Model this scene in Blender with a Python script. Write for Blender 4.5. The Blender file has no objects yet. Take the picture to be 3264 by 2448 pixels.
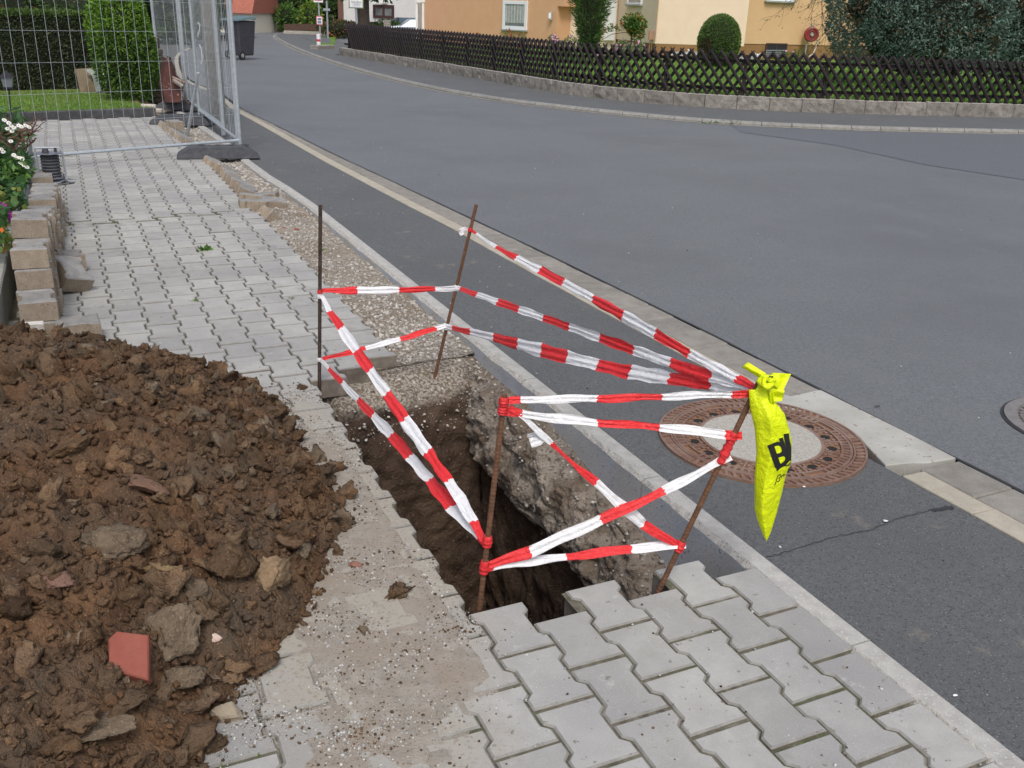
import bpy, bmesh, math, random
import numpy as np
from mathutils import Vector, Matrix, noise
random.seed(7); rng = np.random.default_rng(7)
PI = math.pi; R = math.radians

# ---------------------------------------------------------------- camera, world, sun, exposure
scene = bpy.context.scene
C = scene.collection
FPX, PITCH, ROLL, EYE = 3000.0, 0.37753285, -0.03580565, 1.4990952
cp, sp, cr, sr = math.cos(PITCH), math.sin(PITCH), math.cos(ROLL), math.sin(ROLL)
cam_d = bpy.data.cameras.new('camera'); cam = bpy.data.objects.new('camera', cam_d); C.objects.link(cam)
right = Vector((cr, -sr*sp, -sr*cp)); fwd = Vector((0, cp, -sp)); up = Vector((sr, cr*sp, cr*cp))
cam.matrix_world = Matrix(((right.x, up.x, -fwd.x, 0), (right.y, up.y, -fwd.y, 0), (right.z, up.z, -fwd.z, EYE), (0, 0, 0, 1)))
cam_d.sensor_width = 36; cam_d.lens = 36*FPX/3264; cam_d.clip_end = 2000; cam_d.clip_start = 0.05
scene.camera = cam
W = bpy.data.worlds.new('World'); scene.world = W; W.use_nodes = True
nt = W.node_tree; bg = nt.nodes['Background']
sky = nt.nodes.new('ShaderNodeTexSky'); sky.sky_type = 'NISHITA'; sky.sun_disc = False
SUN_EL, SUN_AZ = R(56), R(172)
sky.sun_elevation = SUN_EL; sky.sun_rotation = SUN_AZ; sky.air_density = 1.0; sky.dust_density = 4.0; sky.ozone_density = 1.0
hs = nt.nodes.new('ShaderNodeHueSaturation'); hs.inputs['Saturation'].default_value = 0.72
nt.links.new(sky.outputs[0], hs.inputs['Color']); nt.links.new(hs.outputs[0], bg.inputs[0]); bg.inputs[1].default_value = 0.13
sl = bpy.data.lights.new('sun', 'SUN'); sun = bpy.data.objects.new('sun', sl); C.objects.link(sun)
sl.energy = 1.15; sl.angle = R(16); sl.color = (1.0, 0.97, 0.94)
sdir = Vector((math.sin(SUN_AZ)*math.cos(SUN_EL), math.cos(SUN_AZ)*math.cos(SUN_EL), math.sin(SUN_EL)))
sun.rotation_euler = sdir.to_track_quat('Z', 'Y').to_euler()
vs = scene.view_settings; vs.view_transform = 'Standard'; vs.look = 'None'; vs.gamma = 1; vs.use_curve_mapping = False; vs.exposure = 0.38

# ---------------------------------------------------------------- survey helpers (metres; street axes u across to the road, v along the kerb)
O2 = np.array([-0.11278198, 1.99198966]); ANG = 0.44065999676
UX = np.array([math.cos(ANG), math.sin(ANG)]); UY = np.array([-math.sin(ANG), math.cos(ANG)])
def P(u, v, z=0.0):
    p = O2 + u*UX + v*UY; return Vector((p[0], p[1], z))
def ray(px, py):
    x2 = (px-1632)/FPX; u2 = -(py-1224)/FPX
    X = x2*cr + u2*sr; U = -x2*sr + u2*cr
    return Vector((X, cp+U*sp, -sp+U*cp))
def G(px, py, z=0.0):                       # where a sight line meets the level z
    d = ray(px, py); return Vector((0, 0, EYE)) + d*((z-EYE)/d.z)
def D(px, py, y):                           # where it is y metres ahead
    d = ray(px, py); return Vector((0, 0, EYE)) + d*(y/d.y)
def S(x, y): return (x*3264/2212, y*3264/2212)
def GS(x, y, z=0.0): return G(*S(x, y), z)
def DS(x, y, yy): return D(*S(x, y), yy)
def gz(x, y):                               # the ground falls gently away up the street
    t = min(max((y-30)/40.0, 0), 1.15)
    return -0.28*(t*t*(3-2*t) if t < 1 else 1.0)
def GT(px, py):
    d = ray(px, py); t = 5.0
    for i in range(400):
        p = Vector((0, 0, EYE)) + d*t
        if p.z <= gz(p.x, p.y): return p
        t += max(0.03, (p.z-gz(p.x, p.y))*2)
    return p
def uvof(p):
    q = np.array([p[0], p[1]]) - O2; return float(q@UX), float(q@UY)
def interp(x, xs, ys): return float(np.interp(x, xs, ys))

# ---------------------------------------------------------------- object helpers
def tag(o, label=None, cat=None, group=None, kind=None):
    if label: o['label'] = label
    if cat: o['category'] = cat
    if group: o['group'] = group
    if kind: o['kind'] = kind
    return o
def thing(name, label, cat, loc=(0, 0, 0), rotz=0, group=None):
    o = bpy.data.objects.new(name, None); C.objects.link(o); o.empty_display_size = .1
    o.location = loc; o.rotation_euler = (0, 0, rotz)
    return tag(o, label, cat, group)
def link(name, me, parent=None):
    o = bpy.data.objects.new(name, me); C.objects.link(o)
    if parent is not None: o.parent = parent
    return o
class MB:
    def __init__(s): s.v = []; s.f = []; s.m = []
    def add(s, vs_, fs_, m=0):
        n = len(s.v); s.v.extend([tuple(p) for p in vs_]); s.f.extend([tuple(i+n for i in f) for f in fs_]); s.m.extend([m]*len(fs_))
    def box(s, c, size, rot=None, m=0):
        hx, hy, hz = size[0]/2, size[1]/2, size[2]/2; c = Vector(c)
        vs_ = []
        for x, y, z in ((-1,-1,-1),(1,-1,-1),(1,1,-1),(-1,1,-1),(-1,-1,1),(1,-1,1),(1,1,1),(-1,1,1)):
            p = Vector((x*hx, y*hy, z*hz))
            if rot is not None: p = rot @ p
            vs_.append(c+p)
        s.add(vs_, [(0,3,2,1),(4,5,6,7),(0,1,5,4),(1,2,6,5),(2,3,7,6),(3,0,4,7)], m)
    def tube(s, pts, r, n=8, m=0, cap=True):
        pts = [Vector(p) for p in pts]; k = len(pts)
        rs = r if isinstance(r, (list, tuple)) else [r]*k
        ref = None; rings = []
        for i, p in enumerate(pts):
            t = (pts[min(i+1, k-1)]-pts[max(i-1, 0)]).normalized()
            if ref is None: ref = t.orthogonal().normalized()
            a = (ref - t*ref.dot(t))
            a = a.normalized() if a.length > 1e-6 else t.orthogonal().normalized()
            ref = a; b = t.cross(a)
            rings.append([p + (a*math.cos(2*PI*j/n)+b*math.sin(2*PI*j/n))*rs[i] for j in range(n)])
        vs_ = [q for r_ in rings for q in r_]; fs_ = []
        for i in range(k-1):
            for j in range(n): fs_.append((i*n+j, i*n+(j+1) % n, (i+1)*n+(j+1) % n, (i+1)*n+j))
        if cap: fs_.append(tuple(range(n-1, -1, -1))); fs_.append(tuple((k-1)*n+j for j in range(n)))
        s.add(vs_, fs_, m)
    def prism(s, out, z0, z1, bev=0.0, m=0, top=True):
        n = len(out)
        c = Vector((sum(p[0] for p in out)/n, sum(p[1] for p in out)/n))
        vs_ = [(p[0], p[1], z0) for p in out]
        if bev > 0:
            vs_ += [(p[0], p[1], z1-bev) for p in out]
            ins = []
            for i in range(n):
                a = Vector(out[i-1][:2]); b = Vector(out[i][:2]); d_ = Vector(out[(i+1) % n][:2])
                n1 = Vector((-(b-a).y, (b-a).x)).normalized(); n2 = Vector((-(d_-b).y, (d_-b).x)).normalized()
                nn = (n1+n2); nn = nn/ max(nn.length_squared/2, .35)
                ins.append(b + nn*bev)
            vs_ += [(p.x, p.y, z1) for p in ins]
            L = [0, n, 2*n]
        else:
            vs_ += [(p[0], p[1], z1) for p in out]; L = [0, n]
        fs_ = []
        for a in range(len(L)-1):
            for i in range(n):
                j = (i+1) % n; fs_.append((L[a]+i, L[a]+j, L[a+1]+j, L[a+1]+i))
        if top: fs_.append(tuple(L[-1]+i for i in range(n)))
        fs_.append(tuple(range(n-1, -1, -1)))
        s.add(vs_, fs_, m)
    def mesh(s, name, mats, smooth=False):
        me = bpy.data.meshes.new(name); me.from_pydata(s.v, [], s.f)
        for m in (mats if isinstance(mats, (list, tuple)) else [mats]): me.materials.append(m)
        if any(s.m): me.polygons.foreach_set('material_index', s.m)
        if smooth: me.polygons.foreach_set('use_smooth', [True]*len(me.polygons))
        me.update(); return me
    def build(s, name, mats, parent=None, smooth=False):
        return link(name, s.mesh(name, mats, smooth), parent)
def npmesh(name, V, F, mats, parent=None, smooth=False, mi=None, attrs=None):
    """V (n,3), F (m,k) arrays of one face size"""
    V = np.asarray(V, np.float32); F = np.asarray(F, np.int32); k = F.shape[1]
    me = bpy.data.meshes.new(name)
    me.vertices.add(len(V)); me.vertices.foreach_set('co', V.ravel())
    me.loops.add(F.size); me.loops.foreach_set('vertex_index', F.ravel())
    me.polygons.add(len(F)); me.polygons.foreach_set('loop_start', np.arange(0, F.size, k, dtype=np.int32))
    for m in (mats if isinstance(mats, (list, tuple)) else [mats]): me.materials.append(m)
    if mi is not None: me.polygons.foreach_set('material_index', np.asarray(mi, np.int32))
    me.update(calc_edges=True)
    if smooth: me.polygons.foreach_set('use_smooth', np.ones(len(F), bool))
    for nm, arr in (attrs or {}).items():
        a = me.attributes.new(nm, 'FLOAT', 'POINT'); a.data.foreach_set('value', np.asarray(arr, np.float32))
    return link(name, me, parent)
def grid_mesh(name, fn, us, vs_, mats, parent=None, smooth=True, attrs=None, keep=None):
    V = np.array([fn(u, v) for v in vs_ for u in us], np.float32); nu = len(us)
    F = [(j*nu+i, j*nu+i+1, (j+1)*nu+i+1, (j+1)*nu+i) for j in range(len(vs_)-1) for i in range(nu-1) if keep is None or keep(us[i], vs_[j])]
    return npmesh(name, V, F, mats, parent, smooth, attrs=attrs)

# ---------------------------------------------------------------- materials
def pmat(name, c1, c2=None, scale=8.0, rough=0.8, bump=0.0, bscale=60.0, detail=6, speck=None, speck_s=250, speck_t=.62, rand=0.0, big=None, big_s=.8, spec=.5, metal=0.0, coords='pos', extra=None):
    m = bpy.data.materials.new(name); m.use_nodes = True; t = m.node_tree; N = t.nodes; Lk = t.links
    b = N['Principled BSDF']; b.inputs['Roughness'].default_value = rough; b.inputs['Metallic'].default_value = metal
    b.inputs['Specular IOR Level'].default_value = spec
    geo = N.new('ShaderNodeNewGeometry'); tc = N.new('ShaderNodeTexCoord')
    vec = geo.outputs['Position'] if coords == 'pos' else tc.outputs['Object']
    def nz(s, d=6, r=.6):
        n = N.new('ShaderNodeTexNoise'); n.inputs['Scale'].default_value = s; n.inputs['Detail'].default_value = d; n.inputs['Roughness'].default_value = r
        Lk.new(vec, n.inputs['Vector']); return n
    def mix(f, a, b_, mode='MIX'):
        n = N.new('ShaderNodeMix'); n.data_type = 'RGBA'; n.blend_type = mode
        for s_, v in ((n.inputs[0], f), (n.inputs[6], a), (n.inputs[7], b_)):
            if isinstance(v, (tuple, list)): s_.default_value = (*v, 1) if len(v) == 3 else v
            elif isinstance(v, (int, float)): s_.default_value = v
            else: Lk.new(v, s_)
        return n.outputs[2]
    def ramp(v, a, b_):
        n = N.new('ShaderNodeMapRange'); n.inputs[1].default_value = a; n.inputs[2].default_value = b_; n.clamp = True
        Lk.new(v, n.inputs[0]); return n.outputs[0]
    col = c1
    if c2 is not None: col = mix(ramp(nz(scale, detail).outputs[0], .35, .65), c1, c2)
    if big is not None: col = mix(ramp(nz(big_s, 3).outputs[0], .42, .66), col, big)
    if speck is not None: col = mix(ramp(nz(speck_s, 2, .5).outputs[0], speck_t, speck_t+.06), col, speck)
    if rand > 0:
        oi = N.new('ShaderNodeObjectInfo'); ad = N.new('ShaderNodeMath'); ad.operation = 'ADD'
        Lk.new(oi.outputs['Random'], ad.inputs[0]); Lk.new(geo.outputs['Random Per Island'], ad.inputs[1])
        fr = N.new('ShaderNodeMath'); fr.operation = 'FRACT'; Lk.new(ad.outputs[0], fr.inputs[0])
        mr = N.new('ShaderNodeMapRange'); mr.inputs[3].default_value = 1-rand; mr.inputs[4].default_value = 1+rand; Lk.new(fr.outputs[0], mr.inputs[0])
        cb = N.new('ShaderNodeCombineColor'); [Lk.new(mr.outputs[0], cb.inputs[i]) for i in range(3)]
        col = mix(1.0, col, cb.outputs[0], 'MULTIPLY')
    if extra: col = extra(N, Lk, mix, ramp, nz, geo, col)
    if isinstance(col, (tuple, list)): b.inputs['Base Color'].default_value = (*col, 1)
    else: Lk.new(col, b.inputs['Base Color'])
    if bump > 0:
        bn = N.new('ShaderNodeBump'); bn.inputs['Strength'].default_value = min(1, bump); bn.inputs['Distance'].default_value = 1.0/bscale*1.2
        Lk.new(nz(bscale, 4, .7).outputs[0], bn.inputs['Height']); Lk.new(bn.outputs[0], b.inputs['Normal'])
    return m
def leafmat(name, a, b_, rough=.6, transl=.25, pos=3.0):
    m = bpy.data.materials.new(name); m.use_nodes = True; t = m.node_tree; N = t.nodes; Lk = t.links
    b = N['Principled BSDF']; b.inputs['Roughness'].default_value = rough; b.inputs['Specular IOR Level'].default_value = .3
    geo = N.new('ShaderNodeNewGeometry'); n = N.new('ShaderNodeTexNoise'); n.inputs['Scale'].default_value = pos; Lk.new(geo.outputs['Position'], n.inputs['Vector'])
    ad = N.new('ShaderNodeMath'); ad.operation = 'ADD'; Lk.new(geo.outputs['Random Per Island'], ad.inputs[0]); Lk.new(n.outputs[0], ad.inputs[1])
    mr = N.new('ShaderNodeMapRange'); mr.inputs[1].default_value = .45; mr.inputs[2].default_value = 1.5; Lk.new(ad.outputs[0], mr.inputs[0])
    mx = N.new('ShaderNodeMix'); mx.data_type = 'RGBA'; mx.inputs[6].default_value = (*a, 1); mx.inputs[7].default_value = (*b_, 1)
    Lk.new(mr.outputs[0], mx.inputs[0]); Lk.new(mx.outputs[2], b.inputs['Base Color'])
    tr = N.new('ShaderNodeBsdfTranslucent'); Lk.new(mx.outputs[2], tr.inputs['Color']); ms = N.new('ShaderNodeMixShader'); ms.inputs[0].default_value = transl
    Lk.new(b.outputs[0], ms.inputs[1]); Lk.new(tr.outputs[0], ms.inputs[2]); Lk.new(ms.outputs[0], N['Material Output'].inputs['Surface'])
    return m

def dirt_fn(N, Lk, mix, ramp, nz, geo, col):
    # sandy dust trodden onto the pavement between the heap and the hole
    sx = N.new('ShaderNodeSeparateXYZ'); Lk.new(geo.outputs['Position'], sx.inputs[0])
    def lin(a, b_, c):
        n1 = N.new('ShaderNodeMath'); n1.operation = 'MULTIPLY'; Lk.new(sx.outputs[0], n1.inputs[0]); n1.inputs[1].default_value = a
        n2 = N.new('ShaderNodeMath'); n2.operation = 'MULTIPLY_ADD'; Lk.new(sx.outputs[1], n2.inputs[0]); n2.inputs[1].default_value = b_; Lk.new(n1.outputs[0], n2.inputs[2])
        n3 = N.new('ShaderNodeMath'); n3.operation = 'ADD'; Lk.new(n2.outputs[0], n3.inputs[0]); n3.inputs[1].default_value = c; return n3.outputs[0]
    u = lin(UX[0], UX[1], -float(O2@UX)); v = lin(UY[0], UY[1], -float(O2@UY))
    def ell(cu, cv, ru, rv):
        def sq(x, c, r):
            a = N.new('ShaderNodeMath'); a.operation = 'SUBTRACT'; Lk.new(x, a.inputs[0]); a.inputs[1].default_value = c
            d = N.new('ShaderNodeMath'); d.operation = 'DIVIDE'; Lk.new(a.outputs[0], d.inputs[0]); d.inputs[1].default_value = r
            m_ = N.new('ShaderNodeMath'); m_.operation = 'MULTIPLY'; Lk.new(d.outputs[0], m_.inputs[0]); Lk.new(d.outputs[0], m_.inputs[1]); return m_.outputs[0]
        s_ = N.new('ShaderNodeMath'); s_.operation = 'ADD'; Lk.new(sq(u, cu, ru), s_.inputs[0]); Lk.new(sq(v, cv, rv), s_.inputs[1])
        n4 = N.new('ShaderNodeMath'); n4.operation = 'MULTIPLY_ADD'; Lk.new(nz(3.5, 5).outputs[0], n4.inputs[0]); n4.inputs[1].default_value = 1.3; Lk.new(s_.outputs[0], n4.inputs[2])
        return n4.outputs[0]
    f = ramp(ell(-.22, .75, .42, 1.25), 1.75, 1.15)
    c = mix(f, col, (.335, .312, .262))
    g = nz(90, 4); h = nz(5, 4)
    mu = N.new('ShaderNodeMath'); mu.operation = 'MULTIPLY'; Lk.new(ramp(g.outputs[0], .56, .62), mu.inputs[0]); Lk.new(f, mu.inputs[1])
    c = mix(mu.outputs[0], c, (.27, .225, .18))
    c = mix(ramp(nz(2.2, 5, .7).outputs[0], .60, .70), c, (.24, .235, .22))
    c = mix(ramp(nz(11, 6, .75).outputs[0], .60, .72), c, (.44, .435, .42))
    c = mix(ramp(nz(26, 3, .6).outputs[0], .66, .70), c, (.21, .19, .16))
    return c
def road_fn2(N, Lk, mix, ramp, nz, geo, col):
    # worn, slightly blotchy surfacing with scuffs and faint drips
    c = mix(ramp(nz(1.7, 6, .7).outputs[0], .50, .70), col, (.158, .164, .170))
    c = mix(ramp(nz(130, 2, .5).outputs[0], .60, .66), c, (.075, .079, .083))
    c = mix(ramp(nz(6, 5, .75).outputs[0], .66, .74), c, (.24, .235, .22))
    return c
def asph_fn(N, Lk, mix, ramp, nz, geo, col):
    c = mix(ramp(nz(150, 2, .5).outputs[0], .585, .64), col, (.060, .062, .064))
    c = mix(ramp(nz(2.3, 6, .75).outputs[0], .60, .72), c, (.235, .205, .165))
    return c
M = {}
M['paver'] = pmat('concrete_paver', (.33, .325, .30), (.385, .38, .355), 14, .9, .35, 220, speck=(.46, .45, .43), speck_s=420, speck_t=.63, rand=.10, big=(.285, .28, .275), big_s=1.6, spec=.35, extra=dirt_fn)
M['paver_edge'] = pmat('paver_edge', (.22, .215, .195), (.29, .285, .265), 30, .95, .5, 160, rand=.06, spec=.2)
M['paver_flank'] = pmat('paver_flank', (.15, .13, .105), (.25, .22, .18), 18, .95, .5, 120, rand=.1, spec=.15)  # darker than the tops: dirt, plus joint shade put into the colour
M['paver_side'] = pmat('paver_side', (.27, .22, .165), (.34, .285, .22), 25, .95, .6, 160, speck=(.16, .13, .10), speck_s=140, speck_t=.62, rand=.1, spec=.2)
M['joint'] = pmat('joint_sand', (.10, .09, .07), (.23, .21, .17), 30, .95, .6, 160, big=(.09, .095, .05), big_s=2.2, spec=.1)
M['moss'] = leafmat('moss', (.08, .14, .02), (.16, .25, .04))
M['kerb'] = pmat('kerb_concrete', (.34, .33, .31), (.44, .43, .40), 18, .9, .4, 120, speck=(.55, .54, .5), speck_s=160, speck_t=.62, rand=.04, spec=.3)
M['kerb_chip'] = pmat('chipped_concrete', (.42, .40, .36), (.56, .54, .50), 25, .95, .9, 70, speck=(.3, .27, .23), speck_s=110, speck_t=.6, spec=.2)
M['kerb_old'] = pmat('old_kerb', (.20, .195, .18), (.27, .265, .245), 14, .9, .5, 90, speck=(.36, .35, .33), speck_s=120, speck_t=.64, rand=.08, spec=.3)
M['kerb_face'] = pmat('kerb_face', (.40, .425, .47), (.50, .52, .54), 7, .85, .5, 90, speck=(.2, .2, .21), speck_s=90, speck_t=.64, big=(.45, .43, .39), big_s=3, spec=.3)
M['asphalt'] = pmat('asphalt', (.092, .097, .099), (.138, .143, .144), 60, .78, .9, 170, speck=(.34, .34, .33), speck_s=190, speck_t=.65, big=(.105, .108, .110), big_s=1.2, spec=.5, extra=asph_fn)
M['road'] = pmat('road_asphalt', (.118, .126, .130), (.172, .182, .188), 55, .66, .8, 200, speck=(.40, .40, .39), speck_s=210, speck_t=.655, big=(.128, .133, .139), big_s=.45, spec=.5, extra=road_fn2)
M['road_new'] = pmat('newer_asphalt', (.098, .104, .116), (.135, .142, .154), 50, .68, .6, 260, speck=(.3, .3, .3), speck_s=300, speck_t=.66, spec=.5)
M['tar'] = pmat('tar', (.03, .03, .032), None, rough=.7)
M['gut_y'] = pmat('gutter_yellow', (.36, .325, .265), (.42, .385, .31), 12, .9, .4, 180, speck=(.28, .25, .2), speck_s=200, speck_t=.62, rand=.05, spec=.3)
M['gut_d'] = pmat('gutter_dark', (.205, .19, .165), (.27, .255, .225), 12, .9, .5, 180, speck=(.36, .34, .3), speck_s=200, speck_t=.62, rand=.10, spec=.3)
M['conc'] = pmat('fresh_concrete', (.39, .385, .35), (.48, .475, .435), 5, .9, .5, 120, speck=(.26, .21, .17), speck_s=45, speck_t=.65, big=(.36, .35, .31), big_s=3, spec=.3)
M['soil'] = pmat('clay_soil', (.082, .046, .027), (.165, .095, .052), 9, .95, 1.0, 60, speck=(.22, .14, .08), speck_s=130, speck_t=.64, big=(.10, .074, .052), big_s=3.2, rand=.15, spec=.12, extra=None)
M['clod'] = pmat('clay_clod', (.092, .054, .032), (.185, .115, .064), 12, .95, 1.0, 60, speck=(.25, .17, .10), speck_s=150, speck_t=.66, rand=.38, big=(.135, .098, .066), big_s=4, spec=.12)
M['clod_grey'] = pmat('grey_clod', (.135, .10, .07), (.21, .16, .11), 10, .95, .9, 70, speck=(.27, .22, .15), speck_s=150, speck_t=.62, rand=.2, spec=.12)
M['brick_red'] = pmat('red_clay', (.25, .075, .055), (.31, .105, .075), 10, .85, .4, 150, speck=(.2, .1, .07), speck_s=120, speck_t=.65, spec=.2)
M['stone'] = pmat('gravel_stone', (.32, .295, .255), (.46, .435, .395), 30, .9, .5, 200, rand=.38, spec=.2)
M['bed'] = pmat('gravel_bed', (.25, .215, .17), (.36, .32, .27), 22, .95, 1.0, 110, speck=(.50, .475, .43), speck_s=110, speck_t=.6, big=(.22, .17, .12), big_s=2.4, spec=.1)
M['chips'] = pmat('stone_chips', (.33, .325, .305), (.48, .475, .455), 60, .9, .2, 200, rand=.4, spec=.2)
M['rust'] = pmat('rusty_steel', (.115, .06, .038), (.20, .10, .055), 60, .8, .5, 300, metal=.2, spec=.3)
M['rust2'] = pmat('dark_rusty_steel', (.05, .038, .033), (.10, .065, .05), 60, .7, .5, 300, metal=.3, spec=.3)
M['iron'] = pmat('cast_iron', (.17, .10, .075), (.26, .155, .115), 30, .65, .4, 200, big=(.30, .21, .165), big_s=6, metal=.25, spec=.4)
M['iron_rust'] = pmat('cast_iron_rust', (.28, .145, .075), (.20, .11, .07), 30, .8, .6, 150, spec=.3)
M['hole'] = pmat('dark_hole', (.012, .011, .010), None, rough=.9)
M['manconc'] = pmat('exposed_aggregate', (.36, .34, .295), (.44, .42, .37), 50, .9, .5, 200, speck=(.16, .15, .14), speck_s=180, speck_t=.6, spec=.3)
def tapemat(name, col):
    m = pmat(name, col, None, rough=.38, bump=.5, bscale=45, spec=.5)
    b = m.node_tree.nodes['Principled BSDF']; tr = m.node_tree.nodes.new('ShaderNodeBsdfTranslucent'); tr.inputs[0].default_value = (*col, 1)
    ms = m.node_tree.nodes.new('ShaderNodeMixShader'); ms.inputs[0].default_value = .14; L_ = m.node_tree.links
    L_.new(b.outputs[0], ms.inputs[1]); L_.new(tr.outputs[0], ms.inputs[2]); L_.new(ms.outputs[0], m.node_tree.nodes['Material Output'].inputs['Surface']); return m
M['white'] = tapemat('tape_white', (.86, .86, .87)); M['red'] = tapemat('tape_red', (.80, .035, .04))
TM = tapemat
M['bag'] = tapemat('bag_yellow', (.82, .95, .0))
M['ink'] = pmat('black_print', (.012, .012, .012), None, rough=.5)
M['galv'] = pmat('galvanised', (.42, .46, .49), (.52, .56, .59), 20, .45, .1, 100, metal=.5, spec=.5)
M['rubber'] = pmat('recycled_rubber', (.055, .058, .066), (.085, .088, .097), 18, .8, .5, 140, speck=(.2, .2, .2), speck_s=160, speck_t=.7, spec=.4)
M['wood_fence'] = pmat('stained_wood', (.016, .012, .013), (.032, .024, .025), 20, .75, .4, 80, rand=.25, spec=.3, coords='obj')
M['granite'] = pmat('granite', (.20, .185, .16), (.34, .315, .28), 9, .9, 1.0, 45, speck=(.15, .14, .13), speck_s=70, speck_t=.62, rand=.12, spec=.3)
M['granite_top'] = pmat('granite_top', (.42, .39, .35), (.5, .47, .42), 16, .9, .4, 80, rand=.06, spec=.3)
M['lawn'] = pmat('lawn', (.10, .20, .03), (.15, .28, .05), 6, .95, .8, 60, speck=(.16, .27, .06), speck_s=45, speck_t=.6, big=(.10, .17, .035), big_s=.8, spec=.1)
M['lawn2'] = pmat('olive_lawn', (.10, .16, .03), (.15, .20, .05), 9, .95, .8, 60, speck=(.2, .26, .08), speck_s=60, speck_t=.6, big=(.16, .17, .06), big_s=1.6, spec=.1)  # duller, yellower green of the front lawn
M['earth'] = pmat('earth', (.06, .045, .03), (.09, .065, .045), 8, .95, .8, 40, spec=.1)
M['peach'] = pmat('peach_render', (.66, .435, .235), (.69, .465, .26), 3, .95, .15, 60, big=(.63, .41, .22), big_s=.5, spec=.2)
M['peach_l'] = pmat('pale_peach_render', (.80, .63, .47), (.83, .67, .50), 3, .95, .15, 60, spec=.2)
M['orange'] = pmat('apricot_render', (.66, .38, .22), (.69, .41, .24), 3, .95, .15, 60, spec=.2)
M['whitew'] = pmat('white_render', (.74, .73, .70), (.80, .79, .76), 3, .9, .15, 60, spec=.2)
M['plinth'] = pmat('brown_plinth', (.27, .15, .06), (.31, .175, .075), 5, .9, .1, 60, spec=.3)
M['pvc'] = pmat('white_pvc', (.82, .83, .85), None, rough=.4)
M['glass'] = pmat('window_glass', (.16, .18, .18), (.24, .26, .26), 1.5, .08, spec=.8)
M['curtain'] = pmat('net_curtain', (.42, .44, .42), (.58, .60, .58), 12, .9, spec=.1)
M['darkframe'] = pmat('dark_frame', (.07, .035, .03), None, rough=.5)
M['dark'] = pmat('dark_void', (.02, .016, .02), None, rough=.6)
M['lead'] = pmat('grey_sill', (.35, .36, .34), None, rough=.6)
M['brickdark'] = pmat('brown_brick', (.13, .07, .05), (.19, .10, .07), 12, .9, .3, 60)
M['palestone'] = pmat('pale_stone', (.42, .38, .32), (.55, .51, .44), 14, .9, .6, 50, rand=.15)
M['bark'] = pmat('bark', (.07, .055, .042), (.12, .095, .07), 10, .95, 1.0, 30)
M['concpole'] = pmat('pole_concrete', (.33, .30, .26), (.42, .39, .345), 10, .9, .6, 50, big=(.28, .25, .2), big_s=2)
M['steelgrey'] = pmat('painted_grey', (.36, .39, .42), None, rough=.5, metal=.3)
M['signwhite'] = pmat('sign_white', (.80, .80, .82), None, rough=.4)
M['signink'] = pmat('sign_ink', (.2, .22, .3), None, rough=.5)
M['signred'] = pmat('sign_red', (.6, .05, .09), None, rough=.4)
M['signgreen'] = pmat('sign_green', (.16, .24, .10), None, rough=.5)
M['roofred'] = pmat('red_tiles', (.30, .09, .06), (.40, .14, .09), 10, .8, .5, 20)
M['cream'] = pmat('cream_render', (.75, .70, .58), None, rough=.9)
M['binblack'] = pmat('bin_plastic', (.04, .04, .05), (.055, .055, .065), 8, .5, spec=.5)
M['binlid'] = pmat('bin_lid', (.10, .15, .16), None, rough=.5)
M['tub'] = pmat('oxide_red_steel', (.07, .022, .018), (.12, .042, .033), 9, .7, .3, 60, speck=(.3, .2, .18), speck_s=30, speck_t=.66)
M['silver'] = pmat('silver_paint', (.46, .52, .58), None, rough=.25, metal=.5)
M['carblack'] = pmat('dark_paint', (.03, .035, .045), None, rough=.2)
M['carglass'] = pmat('car_glass', (.09, .13, .16), None, rough=.08)
M['tyre'] = pmat('tyre', (.02, .02, .02), None, rough=.8)
M['lampred'] = pmat('tail_lamp', (.5, .04, .04), None, rough=.3)
M['hosered'] = pmat('hose_reel_red', (.25, .03, .03), None, rough=.35)
M['chrome'] = pmat('chrome', (.75, .75, .74), None, rough=.2, metal=.8)
M['skin'] = pmat('skin', (.52, .31, .22), None, rough=.6)
M['shirt'] = pmat('blue_shirt', (.025, .04, .13), (.04, .06, .2), 9, .85)
M['cloth'] = pmat('dark_cloth', (.02, .02, .03), None, rough=.9)
M['planter'] = pmat('planter_concrete', (.30, .31, .285), (.42, .43, .40), 40, .95, .9, 120, speck=(.20, .20, .19), speck_s=160, speck_t=.6, spec=.2)
M['board'] = pmat('brown_board', (.115, .082, .038), (.16, .12, .06), 4, .6, .2, 30)
M['film'] = pmat('torn_film', (.24, .29, .28), (.14, .16, .12), 12, .35)
M['whitetube'] = pmat('white_tube', (.72, .74, .76), (.60, .63, .66), 12, .5)
M['lampglass'] = pmat('lantern_glass', (.18, .20, .22), None, rough=.15)
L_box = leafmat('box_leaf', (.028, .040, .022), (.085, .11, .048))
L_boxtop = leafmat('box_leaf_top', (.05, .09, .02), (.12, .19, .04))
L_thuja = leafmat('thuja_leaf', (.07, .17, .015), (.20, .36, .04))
L_thuja_shade = leafmat('thuja_leaf_shaded', (.04, .08, .025), (.09, .17, .035))  # shaded copy of the thuja green, for the lower leaves
L_conif = leafmat('blue_conifer', (.075, .125, .10), (.21, .31, .255))
L_conbr = leafmat('brown_conifer', (.08, .055, .03), (.15, .105, .055))
L_tree = leafmat('tree_leaf', (.028, .060, .018), (.085, .15, .04))
L_bamboo = leafmat('willow_leaf', (.04, .09, .025), (.14, .24, .07))
L_bush = leafmat('clipped_leaf', (.06, .12, .025), (.15, .25, .055))
L_herb = leafmat('herb_leaf', (.05, .12, .02), (.13, .26, .05))
L_plant = leafmat('plant_leaf', (.02, .06, .02), (.075, .17, .05))
L_ivy = leafmat('variegated_leaf', (.10, .20, .05), (.26, .27, .06))
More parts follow.
